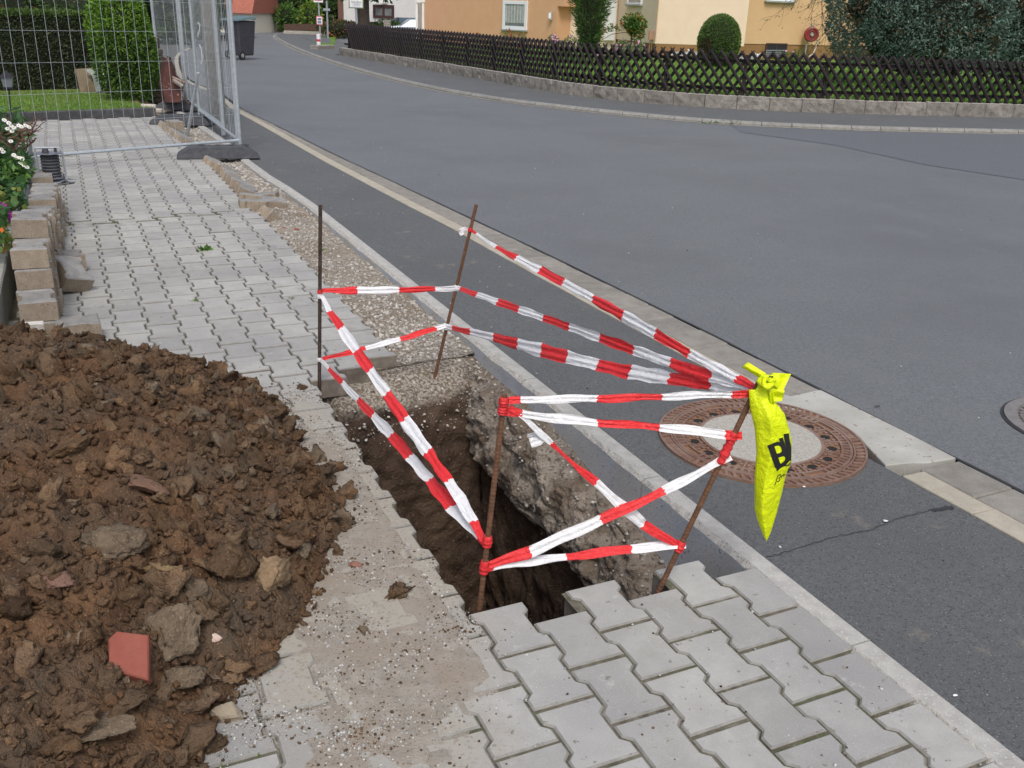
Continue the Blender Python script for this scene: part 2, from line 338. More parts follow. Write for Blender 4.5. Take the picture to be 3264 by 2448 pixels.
L_blade = leafmat('grass_blade', (.10, .21, .03), (.18, .33, .06))
def petal(name, c): return leafmat(name, c, tuple(min(1, x*1.15) for x in c), transl=.3)
F_pink = petal('pink_petal', (.75, .35, .6)); F_red = petal('red_petal', (.65, .05, .08)); F_or = petal('orange_petal', (.75, .18, .03)); F_white = petal('white_petal', (.82, .82, .86)); F_mag = petal('magenta_petal', (.35, .02, .30)); F_yel = petal('yellow_petal', (.7, .6, .05))

# ---------------------------------------------------------------- foliage
def cards(pts, size, jitter=.4, aspect=.5, normals=None, spread=1.0, droop=0.0):
    pts = np.asarray(pts, float); n = len(pts)
    d = rng.normal(size=(n, 3)); d /= np.linalg.norm(d, axis=1)[:, None]
    if normals is not None:
        d = d*spread + np.asarray(normals); d /= np.linalg.norm(d, axis=1)[:, None]
    d[:, 2] -= droop; d /= np.linalg.norm(d, axis=1)[:, None]
    w = np.cross(d, rng.normal(size=(n, 3))); w /= np.linalg.norm(w, axis=1)[:, None]
    s = size*(1-jitter+2*jitter*rng.random(n)); a = (s*aspect/2)[:, None]; s = s[:, None]
    nn = np.cross(d, w)
    V = np.stack([pts, pts+d*s*.45+w*a+nn*a*.3, pts+d*s, pts+d*s*.45-w*a+nn*a*.3], 1).reshape(-1, 3)
    F = np.arange(4*n).reshape(-1, 4); return V, F
def foliage(name, groups, parent):
    Vs, Fs, mi, mats = [], [], [], []; o = 0
    for (V, F), m in groups:
        if m not in mats: mats.append(m)
        Vs.append(V); Fs.append(F+o); mi.append(np.full(len(F), mats.index(m))); o += len(V)
    return npmesh(name, np.concatenate(Vs), np.concatenate(Fs), mats, parent, mi=np.concatenate(mi))
def blob_pts(c, r, n, shell=.55, lumps=9, lump=.3, seed=0):
    """points near the surface of a lumpy ellipsoid, with outward directions"""
    g = np.random.default_rng(seed)
    d = g.normal(size=(n, 3)); d /= np.linalg.norm(d, axis=1)[:, None]
    ld = g.normal(size=(lumps, 3)); ld /= np.linalg.norm(ld, axis=1)[:, None]
    k = np.clip((d@ld.T-.72)/.28, 0, 1).max(1)
    rad = (1-lump+lump*k)*(1-(1-shell)*g.random(n)**2.2)
    return np.asarray(c)+d*rad[:, None]*np.asarray(r), d

# ================================================================ THE SETTING: ground, road, pavement
KU_V = [-4, 5.7, 6.5, 7.1, 8, 9.3, 10.8, 13, 16]; KU_U = [.922, .92, .89, .85, .828, .845, .79, .70, .55]
def kerb_u(v): return interp(v, KU_V, KU_U)
GL_V = [-4, 0, 1, 3.5, 4.6, 5.6, 6.6, 8.1, 11.5, 13]; GL_U = [1.87, 1.835, 1.82, 1.757, 1.745, 1.70, 1.665, 1.62, 1.57, 1.53]
GR_V = [-4, 0, 2, 3.5, 4.6, 6, 8.1, 11.5, 13]; GR_U = [2.17, 2.14, 2.125, 2.08, 2.03, 1.965, 1.86, 1.745, 1.69]
def gut_l(v): return interp(v, GL_V, GL_U)
def gut_r(v): return interp(v, GR_V, GR_U)
GUT_FAR = [(-5.50, 17.2), (-6.75, 19.5), (-8.05, 22.8), (-10.1, 28.8), (-11.4, 34.0), (-12.6, 42.0), (-13.6, 52)]
FAR_KERB = [(26, 17.2), (15, 15.9), (9.2, 15.25), (6.4, 14.85), (4.74, 14.72), (3.1, 14.9), (1.9, 15.5), (.57, 16.5), (-.6, 17.7), (-1.9, 19.7), (-3.6, 23.2), (-5.7, 28.4), (-7.7, 34.0), (-10.2, 42), (-13.5, 54), (-16.0, 68)]
FENCE_LINE = [(14, 18.3), (8.9, 17.25), (6.5, 16.9), (4.3, 16.8), (2.9, 17.1), (1.6, 17.9), (.6, 19.1), (-.45, 21.1), (-1.4, 22.9), (-3.6, 26.9), (-5.9, 31.0)]
def spline(pts, step):
    pts = [Vector((p[0], p[1], 0)) for p in pts]; out = []
    for i in range(len(pts)-1):
        p0 = pts[max(i-1, 0)]; p1 = pts[i]; p2 = pts[i+1]; p3 = pts[min(i+2, len(pts)-1)]
        n = max(2, int((p2-p1).length/.12))
        for k in range(n):
            t = k/n
            out.append(.5*((2*p1)+(p2-p0)*t+(2*p0-5*p1+4*p2-p3)*t*t+(3*p1-p0-3*p2+p3)*t*t*t))
    out.append(pts[-1])
    res = [out[0]]; acc = 0
    for a, b in zip(out, out[1:]):
        L = (b-a).length
        while acc+L >= step:
            f = (step-acc)/L; a = a+(b-a)*f; res.append(a.copy()); L = (b-a).length; acc = 0
        acc += L
    return res
def offs(path, d):
    out = []
    for i, p in enumerate(path):
        t = (path[min(i+1, len(path)-1)]-path[max(i-1, 0)]).normalized(); out.append(p+Vector((-t.y, t.x, 0))*d)
    return out
def strip(name, A, B, dz, mat, parent=None, n=6, kind='structure'):
    """a sheet between two polylines that follows the fall of the ground"""
    mb = MB(); V = []
    for a, b in zip(A, B):
        for k in range(n+1):
            p = a.lerp(b, k/n); V.append((p.x, p.y, gz(p.x, p.y)+dz))
    m = n+1
    mb.add(V, [(i*m+k, (i+1)*m+k, (i+1)*m+k+1, i*m+k+1) for i in range(len(A)-1) for k in range(n)])
    o = mb.build(name, mat, parent)
    if parent is None: tag(o, kind=kind)
    return o
# base ground, one sheet to the horizon with an opening for the excavation
mb = MB()
ulist = [-400, -150, -60, -25, -12, -6, -2.5, .1, .93, 2, 6, 12, 25, 45, 70, 110, 200, 400]
vlist = [-200, -60, -20, -8, -3, -.06, 2.08, 4, 8, 14, 20, 26, 30, 34, 38, 42, 48, 54, 60, 66, 72, 80, 120, 250, 600]
V = []
for v in vlist:
    for u in ulist:
        p = P(u, v); V.append((p.x, p.y, gz(p.x, p.y)-.16))
nu = len(ulist)
mb.add(V, [(j*nu+i, j*nu+i+1, (j+1)*nu+i+1, (j+1)*nu+i) for j in range(len(vlist)-1) for i in range(nu-1) if not (ulist[i] == .1 and vlist[j] == -.06)])
tag(mb.build('ground', M['earth']), kind='structure')

# carriageway: from the gutter out to the far kerb, and on beyond
vsx = [-6, -4, -2, -1, 0, 1, 2, 3, 4, 5, 6, 7, 8, 9, 10, 11, 12, 13]
left = [P(gut_r(v)+.003, v) for v in vsx] + [Vector((x+.16, y+.1, 0)) for x, y in GUT_FAR]
left = [left[0]] + left
gl = spline([(p.x, p.y) for p in left[1:]], 1.0)
def road_fn():
    # rows follow the gutter; each runs across to beyond the far kerb
    mb = MB(); V = []; n = 14; rows = gl[:-2] + [Vector((-20.0, 55, 0)), Vector((-26.0, 60, 0)), Vector((-28.0, 66, 0)), Vector((-30, 74, 0))]
    for i, a in enumerate(rows):
        t = min(1, i/18.0)
        bx = Vector((34, a.y+6-8*t, 0)) if a.y < 16 else Vector((2+a.x*.2, a.y+2, 0))
        for k in range(n+1):
            f = (k/n)**1.5; p = a.lerp(bx, f); V.append((p.x, p.y, gz(p.x, p.y)-.014))
    m = n+1
    mb.add(V, [(i*m+k, i*m+k+1, (i+1)*m+k+1, (i+1)*m+k) for i in range(len(rows)-1) for k in range(n)])
    return mb
road = tag(road_fn().build('road', M['road']), kind='structure')
# darker, newer surfacing on the far side of the junction
seam = [GS(1600, 284), GS(1800, 311), GS(2000, 354), GS(2212, 386), GS(2600, 470)]
farside = [Vector((3.2, 14.8, 0)), Vector((4.8, 14.55, 0)), Vector((7.0, 14.75, 0)), Vector((10, 15.15, 0)), Vector((17, 15.9, 0))]
strip('newer_road_surface', [p.lerp(p, 0)*1 for p in seam], farside, -.010, M['road_new'], n=6)
# asphalt footway between the kerb and the gutter
vf = [-6, -4, -2, -1, 0, 1, 2, 3, 4, 5, 6, 7, 8, 9, 10, 11, 12, 13, 14]
A = [P(kerb_u(v)+.083, v) for v in vf]; B = [P(gut_l(min(v, 13))-.004-(.10*(v-13) if v > 13 else 0), v) for v in vf]
A += [Vector((-6.6, 17.0, 0)), Vector((-8.2, 19.8, 0)), Vector((-10.0, 23.0, 0)), Vector((-13.4, 29, 0)), Vector((-17, 34, 0)), Vector((-22, 42, 0))]
B += [Vector((x-.02, y, 0)) for x, y in GUT_FAR[:6]]
strip('footway', A, B, -.011, M['asphalt'], n=4)
# tar line along the road joint and a hairline crack
mb = MB()
for i in range(len(vsx)-1):
    for k in range(8):
        v0 = vsx[i]+(vsx[i+1]-vsx[i])*k/8; v1 = vsx[i]+(vsx[i+1]-vsx[i])*(k+1)/8
        w0 = .004+.008*noise.noise(Vector((v0*3, 0, 0))); w1 = .004+.008*noise.noise(Vector((v1*3, 0, 0)))
        mb.add([P(gut_r(v0)-.002, v0, -.0088), P(gut_r(v0)+.006+w0, v0, -.0088), P(gut_r(v1)+.006+w1, v1, -.0088), P(gut_r(v1)-.002, v1, -.0088)], [(0, 1, 2, 3)])
mb.build('joint_seal', M['tar'], road)
crack = [S(1645, 1203), S(1720, 1180), S(1800, 1155), S(1880, 1140), S(1940, 1115), S(2000, 1100), S(2060, 1090)]
mb = MB(); pr = None
for k in range(61):
    t = k/60*(len(crack)-1); i = min(int(t), len(crack)-2); f = t-i
    p = G(crack[i][0]*(1-f)+crack[i+1][0]*f, crack[i][1]*(1-f)+crack[i+1][1]*f)
    p = p+Vector((0, 0, -.0078)); nrm = Vector((.25, -1, 0)).normalized(); j = noise.noise(Vector((k*.7, 0, 0)))*.012; p += nrm*j
    w = .0012+.0022*abs(noise.noise(Vector((k*.9, 3, 0))))+(.008 if k > 52 else 0)
    if pr: mb.add([pr[0]-nrm*pr[1], pr[0]+nrm*pr[1], p+nrm*w, p-nrm*w], [(0, 1, 2, 3)])
    pr = (p, w)
tag(mb.build('crack', M['tar']), kind='structure')

# gutter: a yellowish strip of slabs and a darker row beside it
gut = tag(bpy.data.objects.new('gutter', None), kind='structure'); C.objects.link(gut)
def slab(name, u0, u1, v0, v1, z, mat, parent, bev=.006, thick=.10, jit=.003, uf0=None, uf1=None):
    j = lambda: random.uniform(-jit, jit)
    a = P((uf0(v0) if uf0 else u0)+.002, v0+.002); b = P((uf1(v0) if uf1 else u1)-.002, v0+.002); c = P((uf1(v1) if uf1 else u1)-.002, v1-.002); d = P((uf0(v1) if uf0 else u0)+.002, v1-.002)
    cen = (a+b+c+d)/4; mb = MB()
    mb.prism([(p.x-cen.x+j(), p.y-cen.y+j()) for p in (a, b, c, d)], -thick, 0, bev)
    o = mb.build(name, mat, parent); o.location = (cen.x, cen.y, z+j()*.6+gz(cen.x, cen.y)); return o
v = -2.4
while v < 13.2:
    L = .30 if v < 6 else .6
    if not (.33 < v+L/2 < 1.03):
        slab('gutter_slab', 0, 0, v, v+L, -.007, M['gut_y'], gut, bev=.003, jit=.0015, uf0=lambda q: gut_l(q), uf1=lambda q: gut_l(q)+.105)
    v += L
v = -2.5; k = 0
while v < 13.2:
    L = .235 if v < 5 else .47
    if not (.30 < v+L/2 < 1.06):
        slab('gutter_paver', 0, 0, v, v+L, -.011, M['gut_d'], gut, bev=.006, jit=.003, uf0=lambda q: gut_l(q)+.109, uf1=lambda q: gut_r(q))
    v += L; k += 1
far = [P(gut_l(13.1)+.05, 13.1)]+[Vector((x+.07, y, 0)) for x, y in GUT_FAR[:5]]
pf = spline([(p.x, p.y) for p in far], 1.0)
for a, b in zip(pf, pf[1:]):
    t = (b-a).normalized(); nn = Vector((-t.y, t.x, 0)); mb = MB(); c = (a+b)/2
    q = [a+t*.01-nn*.05-c, a+t*.01+nn*.05-c, b-t*.01+nn*.05-c, b-t*.01-nn*.05-c][::-1]
    mb.prism([(p.x, p.y) for p in q], -.05, 0, .004); o = mb.build('gutter_slab', M['gut_y'], gut); o.location = (c.x, c.y, gz(c.x, c.y)-.006)
# cast concrete patch between manhole and carriageway
mb = MB(); out = [(1.945, 1.045), (2.128, 1.06), (2.131, .85), (2.137, .60), (2.135, .33), (1.99, .34), (1.93, .375), (1.838, .375), (1.80, .40)]
cx, cy = uvof((.9678, 3.3166))
arc = [(cx+.402*math.cos(t), cy+.402*math.sin(t)) for t in [R(a) for a in range(-28, 62, 6)]]
ring = [(1.835, .385), (1.93, .37), (2.0, .345), (2.137, .335), (2.140, .6), (2.134, .85), (2.128, 1.065), (1.95, 1.05), (1.80, 1.30), (1.74, 1.36)]
poly = ring + arc[::-1]
q = [P(a, b) for a, b in poly]
mb.prism([(p.x, p.y) for p in q], -.06, -.0065, .003)
o = mb.build('concrete_patch', M['conc']); tag(o, kind='structure')

# kerb of metre stones with a cast face
kerb = tag(bpy.data.objects.new('kerb', None), kind='structure'); C.objects.link(kerb)
v = -2.4
while v < 14.5:
    v1 = v+1.0; nseg = 40; mb = MB(); rows = []
    for k in range(nseg+1):
        w = v+.0025+(v1-v-.005)*k/nseg; ui = kerb_u(w); ch = .010+.018*abs(noise.noise(Vector((w*7, 1.7, 0))))+.012*max(0, noise.noise(Vector((w*2.3, 5, 0))))+.006*abs(noise.noise(Vector((w*31, 2, 0))))
        rows.append([P(ui, w, -.34), P(ui, w, -.006-ch*.5), P(ui+ch, w, -.001), P(ui+.075, w, -.001), P(ui+.081, w, -.006), P(ui+.081, w, -.34)])
    Vv = [p for r_ in rows for p in r_]; m = 6; Fs = []; Ms = []
    for i in range(nseg):
        for j in range(5):
            Fs.append((i*m+j, i*m+j+1, (i+1)*m+j+1, (i+1)*m+j)); Ms.append(1 if j == 0 else (2 if j == 1 else 0))
    Fs += [(5, 4, 3, 2, 1, 0), tuple(nseg*m+j for j in range(6))]; Ms += [0, 0]
    n0 = len(mb.v); mb.v += [tuple(p) for p in Vv]; mb.f += Fs; mb.m += Ms
    mb.build('kerb_stone', [M['kerb'], M['kerb_face'], M['kerb_chip']], kerb); v = v1

# ---- block pavement of interlocking double-T pavers
PW = .145
def joint_v(k, n):
    q = n+(.5 if k % 2 else 0); return .2075*q if q <= 0 else .1985*q
outl = [(.0790, -.0952), (.0790, -.059), (.0605, -.042), (.0605, .042), (.0790, .059), (.0790, .0952), (-.0790, .0952), (-.0790, .059), (-.0605, .042), (-.0605, -.042), (-.0790, -.059), (-.0790, -.0952)]
mb = MB(); mb.prism(outl, -.085, 0, .0045); PAV = mb.mesh('paver', [M['paver'], M['paver_edge'], M['paver_flank']])
mb = MB(); mb.prism([(.063, -.0952), (.063, .0952)]+outl[6:], -.085, 0, .0045); PAVE = mb.mesh('edge_paver', [M['paver'], M['paver_edge'], M['paver_flank']])
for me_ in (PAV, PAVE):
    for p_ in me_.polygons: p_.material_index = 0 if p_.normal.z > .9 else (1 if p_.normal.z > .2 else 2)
VSEAM = lambda u: 5.47+.13*u
pave = tag(bpy.data.objects.new('pavement', None), kind='structure'); C.objects.link(pave)
plist = []
for k in range(-9, 7):
    for n in range(-13, 62):
        v0, v1 = joint_v(k, n), joint_v(k, n+1); vc = (v0+v1)/2; uc = k*PW+(.0 if k < 6 else .001)
        if k >= 1:
            if vc > 0 and v1 > (.15 if k % 2 else .05):
                if k > 3 or v0 < {1: 1.84, 2: 1.95, 3: 2.03}[k]: continue
        if v1 > 12.16+.28*uc: continue
        if v0 > 3.05 and k < -7: continue
        if v0 > 4.6 and k < -7: continue
        if vc < -2.0: continue
        sh = 0
        if vc > VSEAM(uc): sh = .022; uc -= .03
        plist.append((k, uc, vc+sh, (v1-v0)/.2))
def cdist(p): q = P(p[1], p[2]); return (q-Vector((0, 0, EYE))).length
def visible(p):
    q = P(p[1], p[2]); 
    return not (p[1] < -.75 and p[2] < 2.5) and not (p[1] < -.25 and p[2] < 1.2) and q.y > 1.3
plist.sort(key=lambda p: (not visible(p), cdist(p)))
rest = MB()
for i, (k, uc, vc, sy) in enumerate(plist):
    q = P(uc, vc, random.gauss(0, .0011)); me = PAVE if k == 6 else PAV
    tilt = Matrix.Rotation(random.gauss(0, .004), 4, 'X') @ Matrix.Rotation(random.gauss(0, .005), 4, 'Y')
    Mx = Matrix.Translation(q) @ Matrix.Rotation(ANG+random.gauss(0, .004), 4, 'Z') @ tilt @ Matrix.Diagonal((1, sy, 1, 1))
    if i < 300:
        o = link('paver', me, pave); o.matrix_world = Mx
    else:
        vs_ = [Mx @ vv.co for vv in me.vertices]; k0 = len(rest.m); rest.add(vs_, [tuple(f.vertices) for f in me.polygons]); rest.m[k0:] = [f.material_index for f in me.polygons]
o = rest.build('distant_pavers', [M['paver'], M['paver_edge'], M['paver_flank']], pave); tag(o, kind='stuff')
# jointing sand a little below the paver tops
mb = MB()
def sand_fn(u0, u1, v0, v1, nu_, nv_):
    V = [P(u0+(u1-u0)*i/nu_, v0+(v1-v0)*j/nv_, (-.0070 if v0+(v1-v0)*j/nv_ < .2 else -.0070-.0085*min(1, (v0+(v1-v0)*j/nv_-.2)/1.5))+.0035*noise.noise(P(u0+(u1-u0)*i/nu_, v0+(v1-v0)*j/nv_)*14)) for j in range(nv_+1) for i in range(nu_+1)]
    m = nu_+1; mb.add(V, [(j*m+i, j*m+i+1, (j+1)*m+i+1, (j+1)*m+i) for j in range(nv_) for i in range(nu_)])
sand_fn(-1.36, .058, -2.1, 12.1, 30, 250)
sand_fn(.058, .205, -2.1, .095, 6, 60); sand_fn(.205, .345, -2.1, -.008, 6, 60); sand_fn(.345, .50, -2.1, .095, 6, 60)
sand_fn(.50, .64, -2.1, -.008, 6, 60); sand_fn(.64, .785, -2.1, .095, 6, 60); sand_fn(.785, .92, -2.1, -.0, 6, 60)
sand_fn(.058, .205, 1.90, 12.2, 4, 180); sand_fn(.205, .345, 2.02, 12.2, 4, 180); sand_fn(.345, .485, 2.12, 12.2, 4, 180)
mb.build('jointing_sand', M['joint'], pave)
# dark moss in the cross joint and tufts in the joints
mo = []
for i in range(260):
    u = -.95+1.45*i/260; mo.append(P(u, VSEAM(u)+random.gauss(0, .006)-.004, -.004))
for (px, py, n, r) in [(1028, 797, 60, .012), (620, 958, 40, .012), (930, 950, 30, .01)]:
    c = G(px, py)
    for i in range(n): mo.append(c+Vector((random.gauss(0, r), random.gauss(0, r), -.003)))
for i in range(900):
    k = random.choice([-6, -5, -4, -3, -2, -1, 0, 1, 2, 3, 4, 5]); n = random.randint(-6, 26)
    vj = joint_v(k, n)
    if noise.noise(P(k*PW, vj)*1.3) < .05 and not (k >= 3 and n < 0): continue
    if k >= 1 and -.02 < vj < 2.1: continue
    mo.append(P(k*PW+random.uniform(-.07, .07), vj+random.gauss(0, .002), -.009))
V_, F_ = cards([tuple(p) for p in mo], .010, normals=np.tile([0, 0, .8], (len(mo), 1)), aspect=.5)
o = foliage('joint_moss', [((V_, F_), L_blade if False else M['moss'])], None); tag(o, kind='stuff')
w = G(*S(444, 540)); V_, F_ = cards([(w.x+random.gauss(0, .018), w.y+random.gauss(0, .02), 0) for _ in range(60)], .028, normals=np.tile([0, 0, .6], (60, 1)), aspect=.6)
o = foliage('weed', [((V_, F_), L_herb)], None); tag(o, 'small bright green weed growing in a paver joint', 'weed')
w = G(2365, 395); V_, F_ = cards([(w.x+random.gauss(0, .22), w.y+random.gauss(0, .04), -.01) for _ in range(240)], .07, normals=np.tile([0, 0, .7], (240, 1)), aspect=.25)
o = foliage('weed', [((V_, F_), L_herb)], None); tag(o, 'green weeds sprouting at the foot of the far kerb', 'weed', kind='stuff')

# ---- gravel bed of the stripped strip between pavers and kerb
def bed_z(u, v):
    q = P(u, v); b = -.062+.012*noise.noise(q*2.2)+.007*noise.noise(q*9)+.004*noise.noise(q*30)
    if v > 5: b += .012
    e = min(1, max(0, (kerb_u(v)-u)/.07)); return b+.012*(1-e)
us = np.linspace(.40, .945, 46); vs2 = np.concatenate([np.linspace(1.98, 6.2, 300), np.linspace(6.23, 14.2, 200)])
def pit_edge(u): return 2.0+.14*math.sin(PI*.5*min(1, max(0, (u-.075)/.85)))
bed = grid_mesh('gravel_bed', lambda u, v: P(u if v < 5.4 else u-.04, max(v, pit_edge(u)-.012), bed_z(u, v)), us, vs2, M['bed'])
tag(bed, kind='structure')
ico = {}
def ico_np(sub):
    if sub not in ico:
        bm = bmesh.new(); bmesh.ops.create_icosphere(bm, subdivisions=sub, radius=1); bm.verts.ensure_lookup_table()
        ico[sub] = (np.array([v.co[:] for v in bm.verts]), np.array([[v.index for v in f.verts] for f in bm.faces])); bm.free()
    return ico[sub]
def stones(name, pts, sizes, mats, sub=1, flat=.7, parent=None, rough=.35, mi=None, smooth=False):
    V0, F0 = ico_np(sub); n = len(pts); pts = np.asarray(pts); sizes = np.asarray(sizes)
    ax = rng.uniform(.6, 1.25, (n, 1, 3)); V = V0[None]*ax
    nd = rng.normal(size=(n, len(V0)))*rough*.5; V = V*(1+nd[..., None])
    # random rotations
    q = rng.normal(size=(n, 4)); q /= np.linalg.norm(q, axis=1)[:, None]; w, x, y, z = q.T
    Rm = np.stack([1-2*(y*y+z*z), 2*(x*y-z*w), 2*(x*z+y*w), 2*(x*y+z*w), 1-2*(x*x+z*z), 2*(y*z-x*w), 2*(x*z-y*w), 2*(y*z+x*w), 1-2*(x*x+y*y)], 1).reshape(n, 3, 3)
    V = np.einsum('nij,nvj->nvi', Rm, V); V[..., 2] *= flat
    V = V*sizes[:, None, None]+pts[:, None, :]
    F = (F0[None]+(np.arange(n)*len(V0))[:, None, None]).reshape(-1, 3)
    m = None if mi is None else np.repeat(mi, len(F0))
    return npmesh(name, V.reshape(-1, 3), F, mats, parent, smooth, mi=m)
pts = []; sz = []
while len(pts) < 9500:
    v = 1.9+rng.random()**1.35*9.5; u = rng.uniform(.5 if v < 5.4 else .48, kerb_u(v)-.005)
    if v < pit_edge(u)+.004: continue
    q = P(u, v); dens = noise.noise(q*1.7)
    if dens < -.22 and rng.random() < .8: continue
    s = .0035+.010*rng.random()**2.5*(1 if v < 6 else 1.5); pts.append((q.x, q.y, bed_z(u, v)+s*.3)); sz.append(s)
o = stones('gravel', pts, sz, M['stone']); tag(o, kind='stuff')

def film_z(u, v):
    q = P(u, v); e = ((u+.22)/.36)**2+((v-.62)/1.15)**2; m_ = max(0, min(1, (1.35-e+.55*noise.noise(q*4)+.30*noise.noise(q*14))*1.4))
    m_ *= min(1, max(0, (.050-u)/.03)); return -.018+m_*(.0195+.0022*noise.noise(q*25)+.0016*noise.noise(q*60))
# ---- stone chips and crumbs of soil scattered on the pavers
pts = []; sz = []; mi = []
def on_paver(u, v): return not (u > .07 and .0 < v < 2.1)
while len(pts) < 12000:
    r_ = rng.random()
    if r_ < .50: u = rng.normal(-.10, .13); v = rng.uniform(-.1, 1.9)
    elif r_ < .83: u = rng.normal(-.42, .16); v = rng.normal(-.08, .22)
    else: u = rng.uniform(-.7, .9); v = rng.uniform(-.9, 2.3)
    if not on_paver(u, v): continue
    clump = noise.noise(Vector((u*6, v*6, 3)))
    if rng.random() > .35+clump*1.4: continue
    s = .0009+.0036*rng.random()**3.5; q = P(u, v); pts.append((q.x, q.y, max(0, film_z(u, v))+s*.4)); sz.append(s); mi.append(0 if rng.random() < .62 else 1)
o = stones('stone_chips', pts, sz, [M['chips'], M['clod']], mi=np.array(mi)); tag(o, kind='stuff')

# thin drift of sand and dust trodden over the pavers between the heap and the hole
M['dust'] = pmat('trodden_sand', (.27, .245, .205), (.36, .33, .285), 26, .95, .7, 170, speck=(.20, .155, .115), speck_s=120, speck_t=.62, big=(.30, .255, .205), big_s=5, spec=.15)
o = grid_mesh('sand_drift', lambda u, v: P(u, v, film_z(u, v)), np.linspace(-.80, .052, 100), np.linspace(-.75, 1.97, 250), M['dust']); tag(o, kind='stuff')

# ---- the excavation
per = []   # (u, v, side) clockwise seen from above starting at near left
NL, NF, NR, NN = 170, 80, 210, 80
def side_prof(side, t):
    if side == 'L': return interp(t, [0, .12, .3, .5, 1], [.0, -.015, -.01, .03, .12]), interp(t, [0, .12, .3, .5, 1], [-.070, -.16, -.35, -.6, -1.35])
    if side == 'N': return interp(t, [0, .12, .3, .5, 1], [-.05, -.06, -.03, .0, .10]), interp(t, [0, .12, .3, .5, 1], [-.070, -.16, -.35, -.6, -1.35])
    if side == 'R': return interp(t, [0, .08, .18, .27, .42, .50, .62, 1], [.0, .045, .095, .135, .165, .14, .08, .10]), interp(t, [0, .08, .18, .27, .42, .50, .62, 1], [-.085, -.11, -.145, -.20, -.36, -.43, -.52, -1.35])
    return interp(t, [0, .10, .2, .32, .5, 1], [.0, .10, .20, .27, .33, .48]), interp(t, [0, .10, .2, .32, .5, 1], [-.066, -.085, -.14, -.30, -.65, -1.35])
for i in range(NL): per.append((.075, -.02+2.0*i/NL, 'L', (1, 0)))
for i in range(NF): per.append((.075+.85*i/NF, 1.98+.14*math.sin(PI*.5*i/NF)+(.02), 'F', (0, -1)))
for i in range(NR): per.append((.925, 2.12-2.14*i/NR, 'R', (-1, 0)))
for i in range(NN): per.append((.925-.85*i/NN, -.02, 'N', (0, 1)))
ring = len(per)
def corner_w(i):
    w = {}
    for nm, a, b in (('L', 0, NL), ('F', NL, NL+NF), ('R', NL+NF, NL+NF+NR), ('N', NL+NF+NR, ring)):
        for s_ in (-ring, 0, ring):
            lo, hi = a+s_, b+s_; soft = 9.0
            d = 0 if lo <= i < hi else min(abs(i-lo), abs(i-hi)); wt = max(0, 1-d/soft)
            if lo <= i < hi: wt = 1
            w[nm] = max(w.get(nm, 0), wt)
    s_ = sum(w.values()); return {k_: x/s_ for k_, x in w.items()}
NT = 110; V = []; att = []; nrm_d = {'L': (1, 0), 'F': (0, -1), 'R': (-1, 0), 'N': (0, 1)}
cw = [corner_w(i) for i in range(ring)]
for jt in range(NT+1):
    t = (jt/NT)
    for i, (u, v, sd, nd) in enumerate(per):
        w = cw[i]; ou = ov = z = 0; gx = 0
        for k_, x in w.items():
            if x <= 0: continue
            o_, z_ = side_prof(k_, t); ou += x*o_*nrm_d[k_][0]; ov += x*o_*nrm_d[k_][1]; z += x*z_; gx += x*nrm_d[k_][0]
        nearf = min(1, max(0, (1.25-v)/.9)); wr = w.get('R', 0); z -= wr*.15*nearf*(1-t)*(1 if v > .3 else max(0, v/.3)*.8+.2) ; ou += wr*(-1)*(-.05*nearf*min(1, t*6)*(1-t))
        q = P(u+ou, v+ov, z); amp = .010+.018*min(1, t*5)
        conc = w.get('R', 0)*max(0, min(1, (.56-t+.10*noise.noise(q*7))*12))*min(1, max(0, (v-(-.0))*8))
        if conc > .2: amp = .014+.034*min(1, t*6)
        h = noise.noise(q*6)*.9+noise.noise(q*17)*.5+noise.noise(q*40)*.25
        if conc > .2: h = h*.5+(.5-noise.voronoi(q*11)[0][0]*1.1)*.8+(.45-noise.voronoi(q*31)[0][0])*.25+noise.noise(q*60)*.18
        if t < .05: amp *= t/.05
        nx, ny = (sum(x*nrm_d[k_][0] for k_, x in w.items()), sum(x*nrm_d[k_][1] for k_, x in w.items()))
        q2 = P(u+ou+nx*h*amp*1.4, v+ov+ny*h*amp*1.4, z+h*amp*.5); V.append(tuple(q2))
        grav = w.get('F', 0)*max(0, min(1, (.24-t+.10*noise.noise(q*5))*9)); grav = max(grav, (w.get('L', 0)+w.get('N', 0))*max(0, min(1, (.10-t+.05*noise.noise(q*9))*14)))
        att.append(1+conc if conc > .05 else grav*.99)
F = [(j*ring+i, (j+1)*ring+i, (j+1)*ring+(i+1) % ring, j*ring+(i+1) % ring) for j in range(NT) for i in range(ring)]
cc = P(.5, .95, -1.36); base = len(V); V.append(tuple(cc)); att.append(0)
pm = pmat('pit_soil', (.070, .047, .034), (.115, .078, .054), 7, .95, 1.0, 60, speck=(.22, .17, .12), speck_s=80, speck_t=.66, big=(.055, .038, .03), big_s=2.5, spec=.1)
